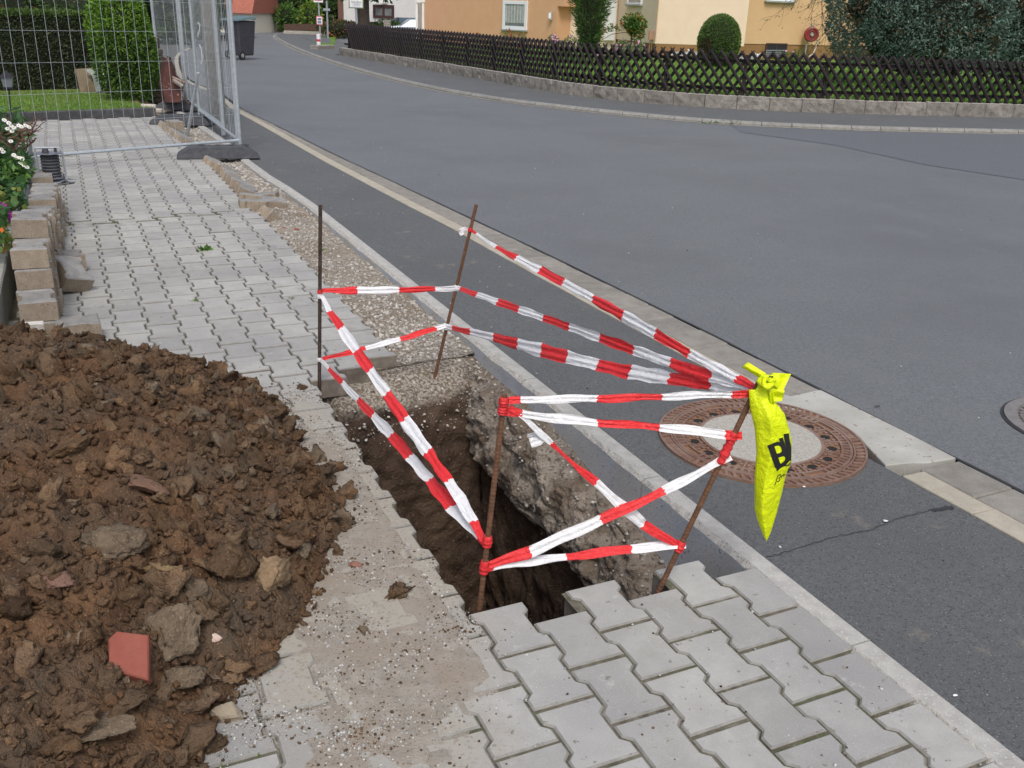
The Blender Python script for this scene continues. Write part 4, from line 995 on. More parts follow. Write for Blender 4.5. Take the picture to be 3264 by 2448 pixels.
for i in range(76):
    a = 2*PI*i/76
    if abs(math.sin(a)) < .30: continue
    rib(mb, .350, .385, a, .012, -.0075, -.0006, .45)
for a in (0, PI):
    annulus(mb, .352, .383, -.0075, -.003, 14, a-.27, a+.27)
    for k in range(15): rib(mb, .360, .375, a-.22+.44*k/14, .005+.003*(k % 3), -.003, -.001)
mb.build('frame', [M['iron'], M['iron_rust']], mh)
mb = MB(); annulus(mb, .226, .3405, -.05, -.0095, m=1); annulus(mb, .226, .238, -.0095, -.0005); annulus(mb, .298, .306, -.0095, -.0008); annulus(mb, .330, .3405, -.0095, -.0005)
for i in range(16): rib(mb, .237, .299, 2*PI*i/16, .006, -.0095, -.0006)
for i in range(80):
    if i % 20 in (0, 1, 2): continue
    rib(mb, .305, .331, 2*PI*i/80, .010, -.0095, -.0010)
for i in range(16):
    a = 2*PI*(i+.5)/16
    for da, r_ in ((-.12, .285), (0, .288), (.12, .285), (-.14, .262), (.14, .262), (-.10, .247), (.10, .247)):
        rib(mb, r_-.006, r_+.006, a+da, .012, -.0095, -.003)
cov = mb.build('cover', [M['iron'], M['iron_rust']], mh)
for i in range(16):
    a = 2*PI*(i+.5)/16; mb = MB(); V = [(.265*math.cos(a)+.0185*math.cos(t)*math.cos(a)-.0215*math.sin(t)*math.sin(a), .265*math.sin(a)+.0185*math.cos(t)*math.sin(a)+.0215*math.sin(t)*math.cos(a), -.0085) for t in [2*PI*k/16 for k in range(16)]]
    mb.add(V, [tuple(range(16))]); mb.build('vent_hole', M['hole'], cov)
mb = MB(); n = 64; mb.add([(.2265*math.cos(2*PI*k/n), .2265*math.sin(2*PI*k/n), -.0012) for k in range(n)], [tuple(range(n))]); mb.build('concrete_infill', M['manconc'], mh)
c2 = G(3234, 1350)+Vector((.31, .02, 0))
mh2 = thing('manhole_cover', 'small grey slotted manhole cover at the right edge of the road', 'manhole cover', (c2.x, c2.y, -.012), .2)
mb = MB(); M['iron_grey'] = pmat('grey_iron', (.20, .185, .175), (.25, .23, .22), 30, .6, .3, 200, metal=.3)
annulus(mb, 0.0005, .262, -.03, .0005); annulus(mb, .262, .31, -.03, .008)
for j in range(-9, 10):
    w = math.sqrt(max(0, .25**2-(j*.026)**2))
    if w > .03: mb.box((0, j*.026, .004), (2*w, .014, .008))
mb.build('grating', M['iron_grey'], mh2); mb = MB(); annulus(mb, .31, .322, -.03, .0015); mb.build('seal', M['tar'], mh2)

# ================================================================ PAVER STACKS, LOOSE PAVERS, PLANTER
mb = MB(); mb.prism(outl, 0, .094, .006); M['paver_old'] = pmat('weathered_paver', (.20, .195, .185), (.29, .28, .265), 18, .92, .5, 140, speck=(.36, .35, .33), speck_s=200, speck_t=.62, rand=.12, spec=.3); me_s = mb.mesh('stack_paver', [M['paver_old'], M['paver_side']])
for p_ in me_s.polygons:
    if abs(p_.normal.z) < .5 or p_.normal.z < -.5: p_.material_index = 1
ORD = ['first', 'second', 'third', 'fourth', 'fifth', 'sixth', 'seventh', 'eighth', 'ninth', 'tenth', 'eleventh', 'twelfth', 'thirteenth', 'fourteenth', 'fifteenth']
TIER = {1: ['only'], 2: ['lower', 'upper'], 3: ['bottom', 'middle', 'top'], 4: ['bottom', 'second lowest', 'third lowest', 'top'], 5: ['bottom', 'second lowest', 'middle', 'fourth lowest', 'top']}
heights = [2, 4, 5, 4, 4, 4, 3, 3, 3, 2, 3, 3, 3, 2, 2]
for i, hgt in enumerate(heights):
    v = 2.87+.203*i; u0 = -.972+.004*i+random.uniform(-.004, .004)
    for t in range(hgt):
        tilt = Matrix.Rotation(random.gauss(0, .012), 4, 'X') @ Matrix.Rotation(random.gauss(0, .012) + (.05 if (i, t) == (2, 4) else 0), 4, 'Y')
        sh = .012*t if i < 3 else 0
        o = link('stacked_paver', me_s); q = P(u0-.004*t+random.uniform(-.008, .008), v+sh+random.uniform(-.006, .006), .002+.0975*t)
        o.matrix_world = Matrix.Translation(q) @ Matrix.Rotation(ANG+random.gauss(0, .03), 4, 'Z') @ tilt
        tag(o, '%s paver in the %s pile from the soil heap along the planter wall' % (TIER[hgt][t], ORD[i]), 'paving block', 'pavers stacked in piles along the planter wall')
for j, v in enumerate((6.98, 7.19)):
    o = link('stacked_paver', me_s); o.matrix_world = Matrix.Translation(P(-.985, v, .002)) @ Matrix.Rotation(ANG+.02, 4, 'Z')
    tag(o, ['lone paver lying in front of the cable reel, nearer of two', 'lone paver lying beside the cable reel, farther of two'][j], 'paving block', 'pavers stacked in piles along the planter wall')
def loose(u, v, z, rz, rx, ry, label, s=1.0):
    o = link('loose_paver', me_s); o.matrix_world = Matrix.Translation(P(u, v, z)) @ Matrix.Rotation(ANG+rz, 4, 'Z') @ Matrix.Rotation(ry, 4, 'Y') @ Matrix.Rotation(rx, 4, 'X')
    return tag(o, label, 'paving block', 'loose pavers lying about the pavement')
loose(-.815, 2.765, .004, 1.62, 0, .0, 'single paver showing its grooved brown side at the near foot of the stack')
loose(-.845, 3.66, .055, .5, .55, .25, 'grey paver lying tilted on its corner beside the middle of the stack')
loose(-.83, 4.12, .004, .1, -.06, .0, 'brown paver lying flat close against the stack')
mb = MB(); mb.prism([(-.042, -.014), (.038, -.016), (.040, .016), (-.040, .014)], 0, .105, .005)
o = mb.build('stone_slab', pmat('whitish_stone', (.50, .47, .42), (.62, .59, .54), 20, .9, .4, 90, speck=(.35, .3, .25), speck_s=60, speck_t=.66)); o.location = P(-.995, 2.68, .03); o.rotation_euler = (.12, .06, ANG+.05)
tag(o, 'whitish broken stone slab standing between the soil heap and the stack', 'stone slab')
# pavers slumped into the gravel strip
RL = 'paver slumped sideways in the leaning row beside the gravel'
RG = 'leaning row of pavers slumped into the gravel strip'
for i in range(13):
    v = 6.35+.185*i; u = .535+.02*math.sin(i*1.3)-.012*max(0, i-6)
    o = loose(u+.02, v, -.068+.01*random.random(), .05*random.gauss(0, 1), 0, R(24)+random.gauss(0, .05), '%s paver from the rod side in the leaning row along the gravel' % ORD[i]); o['group'] = RG
for (u, v, z, rz, rx, ry, lb) in [(.55, 6.05, -.06, 1.35, .12, .10, 'flat paver turned crosswise at the near end of the leaning row'), (.70, 6.15, -.075, 1.2, -.1, .05, 'smooth grey paver askew against the kerb past the leaning row'),
                                  (.70, 5.90, -.075, 1.45, .10, -.12, 'paver lying askew on the gravel just before the leaning row'), (.50, 5.72, -.045, 1.5, .05, .06, 'paver lifted at the end of the cross joint'), (.555, 5.42, -.075, .3, .1, R(50), 'paver tipped on edge at the end of the cross joint')]:
    o = loose(u, v, z, rz, rx, ry, lb); o['group'] = RG
for i in range(9):
    o = loose(.45-.01*i, 9.55+.19*i, -.055, .05, 0, R(22)+random.gauss(0, .05), '%s slumped paver beyond the nearest fence foot, behind the mesh' % ORD[i], 1); o['group'] = 'slumped pavers behind the mesh fence'
o = loose(.46, 10.65, .02, .2, .02, 0, 'yellowish grey paver sitting on the slumped row under the mesh fence')
# small broken red and dark stones in the gravel strip
for (sx, sy, r, lb, c) in [(640, 495, .028, 'reddish brick fragment in the gravel strip', 'brick_red'), (612, 492, .018, 'small dark red stone in the gravel strip beside the pavers', 'brick_red'), (598, 424, .03, 'dark stone lying in gravel near the tipped paver', 'rust2')]:
    Vp, Fp = clod_proto(int(sx), .3, 2); o = npmesh('stone', Vp*r*np.array([1, 1, .6]), Fp, M[c], None); o.location = GS(sx, sy, -.045); tag(o, lb, 'stone')

# planter wall, its soil and plants
mb = MB(); n = 60; V = []
for i in range(n+1):
    v = 2.3+6.6*i/n; u = -1.125+.010*(v-3) if v < 7 else -1.085+.0*(v-7)
    for du, z in ((0, -.02), (.0, .19), (-.008, .20), (-.085, .20), (-.09, .0)): V.append(P(u+du, v, z+.003*noise.noise(Vector((v*8, z*5, 0)))))
mb.add(V, [(i*5+j, i*5+j+1, (i+1)*5+j+1, (i+1)*5+j) for i in range(n) for j in range(4)]+[tuple(n*5+j for j in range(5)), (4, 3, 2, 1, 0)])
o = mb.build('planter_wall', M['planter']); tag(o, 'low granular concrete planter wall behind the stacked pavers', 'wall')
mb = MB(); mb.add([P(-1.2, 2.3, .14), P(-1.2, 8.9, .14), P(-4, 8.9, .14), P(-4, 2.3, .14)][::-1], [(0, 1, 2, 3)]); tag(mb.build('flower_bed', M['earth']), kind='structure')
def leaf_cloud(n, box, y0, y1, size, aspect=.4, droop=0, ymin=None):
    """leaves filling an irregular patch of sight points between two distances"""
    pts = []
    while len(pts) < n:
        x = rng.uniform(box[0], box[2]); y = rng.uniform(box[1], box[3])
        cx_, cy_ = (box[0]+box[2])/2, (box[1]+box[3])/2
        if ((x-cx_)/((box[2]-box[0])/2))**2+((y-cy_)/((box[3]-box[1])/2))**2 > 1+.5*noise.noise(Vector((x*.03, y*.03, 1))): continue
        pts.append(tuple(D(x, y, rng.uniform(y0, y1))))
    return cards(pts, size, aspect=aspect, droop=droop)
bush = thing('flowering_shrub', 'leafy dark green daisy plant spilling over the planter with white flowers', 'plant', tuple(P(-1.25, 6.6, .14)))
bo = np.array(bush.location)
def rel(VF, o=None): return (VF[0]-(bo if o is None else np.array(o)), VF[1])
foliage('leaves', [(rel(leaf_cloud(1500, (-170, 340, 92, 600), 6.7, 7.6, .07, .30)), L_plant), (rel(leaf_cloud(500, (-60, 480, 100, 590), 6.6, 7.0, .06, .35)), L_plant), (rel(leaf_cloud(120, (20, 520, 92, 575), 6.6, 6.8, .06, .3)), L_herb)], bush)
foliage('leaves', [(rel(leaf_cloud(120, (-5, 500, 90, 600), 6.5, 6.9, .05, .4)), L_herb)], bush)
tw = MB(); g = random.Random(5)
def twig(p, d, L, r, depth):
    pts = [p]; q = p.copy(); dd = d.copy()
    for i in range(5):
        dd = (dd+Vector((g.gauss(0, .25), g.gauss(0, .25), g.gauss(0, .2)))).normalized(); q = q+dd*L/5; pts.append(q.copy())
    tw.tube([x-Vector(bo) for x in pts], [r*(1-.5*i/5) for i in range(6)], 5)
    if depth:
        for k in range(3): twig(pts[g.randint(2, 5)], (dd+Vector((g.gauss(0, .5), g.gauss(0, .3), g.gauss(.3, .4)))).normalized(), L*.6, r*.6, depth-1)
for (a, b) in [((60, 500), (110, 420)), ((50, 470), (78, 395)), ((30, 440), (112, 430)), ((70, 480), (100, 410)), ((20, 430), (70, 400))]:
    p = D(*a, 6.75); q = D(*b, 6.7); twig(p, (q-p).normalized(), (q-p).length*.95, .009, 2)
tw.build('dry_twigs', pmat('dead_twig', (.10, .05, .035), (.16, .085, .06), 30, .9), bush)
dm = MB(); 
def daisy(p, nrm_, r, name='flower', mat=F_white, par=bush, org=None, petals=10):
    org = Vector(bo) if org is None else org; mb = MB(); nrm_ = nrm_.normalized(); a = nrm_.orthogonal().normalized(); b = nrm_.cross(a)
    for k in range(petals):
        t = 2*PI*k/petals; d = a*math.cos(t)+b*math.sin(t); w = a*-math.sin(t)+b*math.cos(t)
        mb.add([p+d*r*.15-org, p+d*r*.6+w*r*.22+nrm_*r*.1-org, p+d*r-org, p+d*r*.6-w*r*.22+nrm_*r*.1-org], [(0, 1, 2, 3)])
    mb.tube([p-org-nrm_*.003, p-org+nrm_*.006], r*.22, 8, m=1)
    return mb.build(name, [mat, F_yel if mat is F_white else mat], par)
for (x, y) in [(14, 383), (28, 392), (36, 402), (24, 410), (45, 408), (60, 400), (68, 404), (82, 400), (92, 405), (38, 418), (4, 476), (10, 484), (44, 494), (52, 500), (62, 503), (70, 506), (66, 520), (76, 527), (86, 533), (34, 450)]:
    daisy(D(x, y, 6.6), Vector((.4, -.5, .75))+Vector((g.gauss(0, .15), g.gauss(0, .15), 0)), .019)
ivy = thing('trailing_plant', 'yellow green variegated leaves trailing over the planter wall with magenta flowers', 'plant', tuple(P(-1.2, 4.4, .14)))
io = np.array(ivy.location)
def rl(VF): return (VF[0]-io, VF[1])
foliage('leaves', [(rl(leaf_cloud(260, (-80, 570, 74, 690), 5.4, 6.0, .055, .75)), L_plant), (rl(leaf_cloud(90, (-60, 590, 70, 680), 5.3, 5.8, .05, .8)), L_ivy), (rl(leaf_cloud(130, (-90, 690, 32, 800), 4.6, 5.0, .05, .7)), L_ivy), (rl(leaf_cloud(80, (-60, 640, 20, 770), 4.6, 5.0, .05, .7)), L_plant), (rl(leaf_cloud(9, (-40, 700, 20, 790), 4.55, 4.8, .028, .7)), F_or)], ivy)
for (x, y) in [(8, 660), (16, 672), (38, 688), (30, 697), (2, 680)]:
    daisy(D(x, y, 5.0), Vector((.5, -.6, .5)), .030, 'flower', F_mag, ivy, Vector(io), 8)
# cable reel standing by the wall
reel = thing('cable_reel', 'cable reel with tubular steel frame standing on the pavers by the wall', 'cable reel', tuple(P(-.91, 7.15, 0)), ANG); reel.scale = (.86, .86, .86)
def rp(*a): return Vector(a)
mb = MB(); mb.tube([(-.12, 0, .34), (.07, 0, .34), (.105, 0, .33), (.12, 0, .30), (.125, 0, .06), (.13, -.01, .012), (.20, -.03, .012)], .010, 8); mb.tube([(.125, 0, .04), (.06, -.08, .012), (-.05, -.10, .012)], .009, 8); mb.tube([(.125, 0, .05), (.09, .09, .012), (-.08, .10, .012)], .009, 8); mb.tube([(-.12, 0, .34), (-.12, 0, .02)], .010, 8)
mb.build('frame', M['steelgrey'], reel)
pmat('reel_disc', (.30, .33, .38), (.22, .18, .2), 12, .4, metal=.5)
for z_ in (.05, .285): mb = MB(); mb.tube([(0, 0, z_), (0, 0, z_+.009)], .115, 24); mb.build('disc', bpy.data.materials['reel_disc'], reel)
mb = MB(); mb.tube([(0, 0, .058), (0, 0, .285)], .05, 16)
for k in range(7): mb.tube([(.075*math.cos(t), .075*math.sin(t), .075+.03*k) for t in [2*PI*i/18 for i in range(19)]], .014, 6)
mb.build('cable', M['rubber'], reel)
mb = MB(); mb.tube([(-.03, -.02, .30), (-.03, -.02, .335)], [.035, .025], 10); mb.tube([(.06, 0, .30), (.06, 0, .34)], .014, 8); mb.build('socket_block', M['binblack'], reel)
mb = MB(); mb.tube([(.06, -.05, .12), (.10, -.08, .10), (.11, -.10, .04), (.16, -.13, .008), (.19, -.10, .006), (.06, -.18, .006), (-.1, -.19, .006)], .006, 6); mb.build('plug_cable', M['rubber'], reel)
w = G(197, 497); mb = MB()
for k in range(9): mb.tube([(g.gauss(0, .02)+.02*k-.08, g.gauss(0, .01), .012), (g.gauss(0, .02)+.02*k-.05, g.gauss(0, .012), .018+.012*(k > 5))], [.016, .006], 5)
o = mb.build('crumpled_paper', pmat('yellowed_paper', (.50, .42, .22), (.6, .52, .33), 20, .8)); o.location = w; tag(o, 'crumpled yellowish scrap lying on the pavers behind the fence rail', 'litter', kind=None)

# ================================================================ MESH SITE FENCE
def panel(name, a, b, h, label, lift=.12, lean=Vector((0, 0, 0)), nw=None, group='galvanised mesh site fence panels', rows=None, side_only=False):
    t = thing(name, label, 'site fence', tuple(a), 0, group); o = Vector(a); d = (b-a); L = d.length; d.normalize(); upv = (Vector((0, 0, 1))+lean).normalized()
    z0 = a+upv*lift; mb = MB()
    for q in (a, b):
        mb = MB(); mb.tube([q+upv*.02-o, q+upv*h-o], .021, 10); mb.build('post', M['galv'], t)
    for hh in (lift, h-.03):
        mb = MB(); mb.tube([a+upv*hh-o, b+upv*hh-o], .0155 if hh == lift else .015, 8); mb.build('rail', M['galv'], t)
    mb = MB(); n = nw or int(L/.103); off_ = Vector((-d.y, d.x, 0))*.004
    for i in range(1, n): p = a+d*L*i/n; mb.tube([p+upv*(lift)-o, p+upv*(h-.03)-o], .0019, 4, cap=False)
    for k in range(1, 8 if rows is None else rows):
        zz = lift+.27*k
        if zz < h: mb.tube([a+upv*zz-o+off_, b+upv*zz-o+off_], .0019, 4, cap=False)
    m_ = mb.build('wire_mesh', M['galv'], t); tag(m_, kind='stuff'); return t
A0 = D(766, 474, 9.79); A0 = G(766, 476, .02); d0 = (G(766, 466, .13)-G(115, 520, .13)).normalized()
A0 = Vector((A0.x, A0.y, 0))
panel('site_fence_panel', A0-d0*3.4, A0, 2.0, 'mesh fence panel standing across the pavement, nearest to the camera', lift=.115, nw=33)
pB = G(636, 357, .1); pB = Vector((pB.x, pB.y, 0)); pC1 = G(712, 408, .1); pC1 = Vector((pC1.x, pC1.y, 0)); pC2 = G(598, 324, .1); pC2 = Vector((pC2.x, pC2.y, 0))
panel('site_fence_panel', A0+Vector((-.03, .03, 0)), pB, 2.0, 'first mesh fence panel running back along the kerb')
panel('site_fence_panel', pC1, pC2, 2.0, 'second mesh fence panel overlapping the first along the kerb', lift=.13)
pD = pC2+Vector((-1.35, 2.6, 0))
panel('site_fence_panel', pC2+Vector((-.04, .04, 0)), pD, 2.0, 'farthest mesh fence panel behind the brown steel tub')
def foot(c, rz, label, L=.76, w=.23, h=.12, z=0.0):
    t = thing('fence_foot', label, 'fence foot', (c.x, c.y, z), rz, 'black rubber feet of the site fence')
    mb = MB(); prof = [(-L/2, .02), (-L/2+.02, .055), (-L/2+.13, h), (L/2-.14, h), (L/2-.03, .05), (L/2, .02), (L/2, 0), (-L/2, 0)]
    n = len(prof); V = [(x, -w/2+(.02 if z_ > .04 else 0), z_) for x, z_ in prof]+[(x, w/2-(.02 if z_ > .04 else 0), z_) for x, z_ in prof]
    mb.add(V, [tuple(range(n)), tuple(range(2*n-1, n-1, -1))]+[(i, i+n, (i+1) % n+n, (i+1) % n) for i in range(n)])
    o = mb.build('block', M['rubber'], t); bv = o.modifiers.new('b', 'BEVEL'); bv.width = .012; bv.segments = 2
    for x in (-.16, .0, .13, .27):
        mb = MB(); mb.box((x, .01, h+.002), (.07, .05, .008)); mb.build('socket_rim', M['rubber'], t)
        mb = MB(); mb.box((x, .01, h+.0065), (.045, .03, .003)); mb.build('socket', M['hole'], t)
    return t
fa = math.atan2((G(560, 343)-G(380, 343)).y, (G(560, 343)-G(380, 343)).x)
q0, q1 = G(*S(382, 345)), G(*S(562, 343)); dd = q1-q0; rzf = math.atan2(dd.y, dd.x); nv = Vector((-dd.y, dd.x, 0)).normalized()
foot((q0+q1)/2+nv*.11, rzf, 'black rubber fence foot nearest to the camera, bridging the gravel strip', L=dd.length)
q0, q1 = G(475, 397), G(672, 402); dd = q1-q0; nv = Vector((-dd.y, dd.x, 0)).normalized()
foot((q0+q1)/2+nv*.11, math.atan2(dd.y, dd.x), 'middle black rubber fence foot with a handle loop at its left end', L=dd.length)
q0, q1 = G(495, 353), G(630, 356); dd = q1-q0; nv = Vector((-dd.y, dd.x, 0)).normalized()
foot((q0+q1)/2+nv*.11, math.atan2(dd.y, dd.x), 'farthest black rubber fence foot below the brown tub', L=dd.length, z=.02)
a = G(597, 432, -.04); b = D(632, 232, a.y-.3); mb = MB(); mb.tube([(0, 0, 0), b-a], .019, 8); o = mb.build('brace', M['galv']); o.location = a
tag(o, 'slanting galvanised brace leaning on the inside of the mesh fence', 'fence brace')
for k, (pts, lb) in enumerate([([(631, 72), (637, 80), (636, 95), (632, 108), (631, 118)], 'upper white tie hanging on the mesh fence'), ([(635, 142), (642, 158), (645, 180), (643, 200), (637, 208)], 'lower curved white tie hanging on the mesh fence')]):
    q = [D(x, y, 13.4) for x, y in pts]; mb = MB(); mb.tube([p-q[0] for p in q], .010, 6); o = mb.build('cable_tie', M['signwhite'], smooth=True); o.location = q[0]; tag(o, lb, 'cable tie')

# ================================================================ FAR LEFT: kerb edge, grass, hedge, shrubs
e0, e1 = P(-3.2, 11.35), P(.40, 12.33); dd = (e1-e0); L = dd.length; dd.normalize(); ee = tag(bpy.data.objects.new('edging', None), kind='structure'); C.objects.link(ee)
n = 4
for i in range(n):
    a = e0+dd*L*i/n; b = e0+dd*(L*(i+1)/n-.006); mb = MB(); nn = Vector((-dd.y, dd.x, 0)); mb.prism([(p.x-a.x, p.y-a.y) for p in (a, b, b+nn*.09, a+nn*.09)], -.1, .10, .01)
    o = mb.build('edging_stone', pmat('dark_edging', (.05, .05, .053), (.085, .085, .088), 14, .85, .4, 80, rand=.15) if i == 0 else bpy.data.materials['dark_edging'], ee); o.location = a
mb = MB(); gq = [e0+nn*.09, e1+nn*.09, P(.15, 14.4), P(-.2, 17.5), P(-4.5, 16.5), P(-9, 14), P(-9, 10)]
mb.add([(p.x, p.y, .075) for p in gq], [tuple(range(len(gq)))]); lg = tag(mb.build('front_lawn', M['lawn2']), kind='structure')
pts = []
for i in range(9000):
    t = rng.random(); p = e0.lerp(e1, t)+nn*(.09+rng.random()**1.2*2.9); pts.append((p.x, p.y, .07))
VF = cards(pts, .045, normals=np.tile([0, 0, 1.4], (len(pts), 1)), aspect=.18); o = foliage('grass_blades', [(VF, L_blade)], None); tag(o, kind='stuff')
# clipped hedge
h0 = D(-260, 300, 15.1); h0 = G(-420, 318); h1 = G(318, 297); h0.z = h1.z = 0; hd = (h1-h0).normalized(); hn = Vector((-hd.y, hd.x, 0)); HL = (h1-h0).length
hedge = thing('clipped_hedge', 'tall dark green clipped hedge behind the small front lawn', 'hedge', tuple(h0)); ho = np.array(h0)
mb = MB(); pts4 = [h0+hn*.06, h1+hn*.06-hd*.05, h1+hn*.65-hd*.05, h0+hn*.65]; mb.prism([(p.x-h0.x, p.y-h0.y) for p in pts4], 0, 1.19, 0); mb.build('branches_or_core', pmat('hedge_core', (.012, .015, .008), (.02, .026, .014), 20, .95), hedge)  # solid near-black core, shade inside the hedge put into its colour
n = 30000; pts = []; nr = []
for i in range(n):
    r_ = rng.random(); s_ = rng.random()*HL
    if r_ < .70: q = h0+hd*s_+hn*(.02+abs(rng.normal(0, .03))+.03*noise.noise(Vector((s_*2, i*.0, 0)))); z = .05+rng.random()*1.2; nn_ = -hn
    elif r_ < .9: q = h0+hd*s_+hn*rng.random()*.7; z = 1.22+rng.normal(0, .02); nn_ = Vector((0, 0, 1))
    else: q = h1+hn*rng.random()*.6; z = rng.random()*1.24; nn_ = hd
    pts.append((q.x-ho[0], q.y-ho[1], z)); nr.append(tuple(nn_))
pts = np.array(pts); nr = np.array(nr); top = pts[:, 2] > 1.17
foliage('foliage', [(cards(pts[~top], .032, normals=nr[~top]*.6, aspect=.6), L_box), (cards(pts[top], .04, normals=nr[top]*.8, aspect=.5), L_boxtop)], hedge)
# shrubs behind the hedge
def shrub(name, label, c, r, n, size, mats, cat='shrub', aspect=.4, trunk=None, group=None, lumps_=10, lump=.3, seed=1, shell=.5, drp=0, core=True, spread=1.0):
    t = thing(name, label, cat, (c[0], c[1], c[2]), 0, group); cz = r[2]*1.0
    P_, dn = blob_pts((0, 0, cz), r, n, shell, lumps_, lump, seed)
    keep = P_[:, 2] > .02; P_, dn = P_[keep], dn[keep]; grp = []; k = rng.random(len(P_)); lo = 0
    for m_, w in mats: sel = (k >= lo) & (k < lo+w); lo += w; grp.append((cards(P_[sel], size, normals=dn[sel]*spread, aspect=aspect, droop=drp), m_))
    foliage('crown' if trunk else 'foliage', grp, t)
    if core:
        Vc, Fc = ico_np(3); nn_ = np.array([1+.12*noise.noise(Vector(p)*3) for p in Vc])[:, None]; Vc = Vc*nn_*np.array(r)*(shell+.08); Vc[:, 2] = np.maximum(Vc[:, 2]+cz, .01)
        npmesh('branches_or_core', Vc, Fc, pmat(name+'_core', (.012, .016, .008), (.022, .028, .014), 9, .95) if name+'_core' not in bpy.data.materials else bpy.data.materials[name+'_core'], t)  # dark solid core, the shrub's inner shade painted as near-black
    if trunk:
        mb = MB(); mb.tube([(0, 0, -.1), (0, 0, trunk[1])], [trunk[0]*1.2, trunk[0]*.8], 10)
        for a in range(5): mb.tube([(0, 0, trunk[1]*.8), (math.cos(a*1.26)*r[0]*.5, math.sin(a*1.26)*r[1]*.5, trunk[1]+r[2]*.5)], [trunk[0]*.5, trunk[0]*.15], 6)
        mb.build('trunk', M['bark'], t)
    return t
tj = D(400, 330, 14.45); tj.z = .05
tz = thing('thuja', 'bright green bushy conifer shrub between the clipped hedge and the stone pillar', 'shrub', tuple(tj))
P1, d1 = blob_pts((.02, .12, .85), (.50, .42, .98), 16000, .6, 16, .22, 3); P1[:, :2] *= (1+.22*np.abs((P1[:, 2]-.85)/.98)**2)[:, None]; k1 = P1[:, 2] > .03; P1, d1 = P1[k1], d1[k1]
lit = P1[:, 2]+rng.normal(0, .25, len(P1)) > .85  # upper leaves take the brighter green, light from above painted in
foliage('foliage', [(cards(P1[lit], .055, normals=d1[lit]*.8+np.array([0, 0, .4]), aspect=.35), L_thuja), (cards(P1[~lit], .055, normals=d1[~lit]*.8, aspect=.35), L_thuja_shade), (cards(P1[~lit][::2], .05, normals=d1[~lit][::2]*.9, aspect=.3), L_thuja), (cards(P1[::900], .05, aspect=.4), F_or)], tz)
Vc, Fc = ico_np(3); Vc = Vc*np.array([.34, .28, .75])+np.array([0.02, .12, .80]); npmesh('branches_or_core', Vc, Fc, bpy.data.materials['hedge_core'], tz)
for sx, r_, sd in ((-130, .9, 1), (60, 1.0, 2), (250, .7, 3)):
    c = D(sx, 120, 19.5); shrub('garden_shrub', ['loose olive shrub above the left end of the hedge', 'reddish green shrub above the middle of the hedge', 'dark shrub above the right end of the hedge'][sd-1], (c.x, c.y, 0), (1.1, .8, 1.1), 3500, .10, [(L_tree if sd > 1 else L_bush, .9), (F_red, .03)] if sd == 2 else [(L_bush if sd == 1 else L_tree, 1.0)], seed=sd, group='shrubs in the garden behind the hedge')
# leaning white tube, brown board, lantern, blocks, pillar, tub
a = G(340, 300); a.z = .08; b = D(288, -60, a.y-.05); mb = MB(); mb.tube([(0, 0, 0), b-a], .026, 10); o = mb.build('pole', M['whitetube']); o.location = a; tag(o, 'whitish tube leaning against the hedge beside the bright shrub', 'pole')
bd = thing('board', 'brown board with torn plastic film leaning on the hedge', 'board', tuple(G(287, 296)+Vector((0, 0, .06)))); bo2 = Vector(bd.location)
q = [D(257, 298, 15.25), D(328, 293, 15.45), D(322, 214, 15.6), D(240, 220, 15.42)]; mb = MB(); mb.add([p-bo2 for p in q]+[p-bo2+hn*.02 for p in q], [(0, 1, 2, 3), (7, 6, 5, 4), (0, 4, 5, 1), (1, 5, 6, 2), (2, 6, 7, 3), (3, 7, 4, 0)]); mb.build('panel', M['board'], bd)
q = [D(268, 222, 15.38), D(322, 216, 15.5), D(322, 290, 15.35), D(305, 292, 15.33), D(292, 240, 15.36)]; mb = MB(); mb.add([p-bo2-hn*.015 for p in q], [(4, 3, 2, 1, 0)]); mb.build('film', M['film'], bd)
ln = thing('garden_lantern', 'small dark garden lantern on a thin stake at the left edge of the lawn', 'lantern', tuple(G(37, 388))); lo_ = Vector(ln.location); yl = lo_.y
mb = MB(); mb.tube([(0, 0, 0), D(28, 278, yl)-lo_], .008, 6); mb.build('stake', M['cloth'], ln)
cL = D(24, 262, yl)-lo_; mb = MB(); mb.tube([cL+Vector((0, 0, -.06)), cL+Vector((0, 0, .06))], [.055, .075], 6); mb.build('glass', M['lampglass'], ln)
mb = MB(); mb.tube([cL+Vector((0, 0, .06)), cL+Vector((0, 0, .105)), cL+Vector((0, 0, .13))], [.09, .04, .01], 6); mb.build('cap', M['cloth'], ln); mb = MB(); mb.tube([cL+Vector((0, 0, -.075)), cL+Vector((0, 0, -.055))], .06, 6); mb.build('base', M['cloth'], ln)
for k, (x0, y0, x1, y1, lb) in enumerate([(421, 347, 458, 358, 'lower left pale block of the little heap beside the fence foot'), (466, 347, 514, 358, 'lower right pale block of the little heap beside the fence foot'), (446, 334, 494, 348, 'upper pale block lying across two others beside the fence foot')]):
    c0, c1 = D(x0, y1, 13.55), D(x1, y1, 13.6); mb = MB(); w_ = (c1-c0).length; hh = abs(D(x0, y0, 13.55).z-c0.z); mb.box((0, 0, 0), (w_, .10, hh*1.02)); o = mb.build('block', M['palestone']); o.location = (c0+c1)/2+Vector((0, .05, hh/2)); o.rotation_euler = (.02*k, .03, .1*k); bv = o.modifiers.new('b', 'BEVEL'); bv.width = .008; tag(o, lb, 'stone block', 'three pale blocks at the edge of the lawn')
pl = thing('stone_pillar', 'squat pillar of stacked brown stones overgrown beside the bright shrub', 'pillar', tuple(G(512, 330))); po = Vector(pl.location)
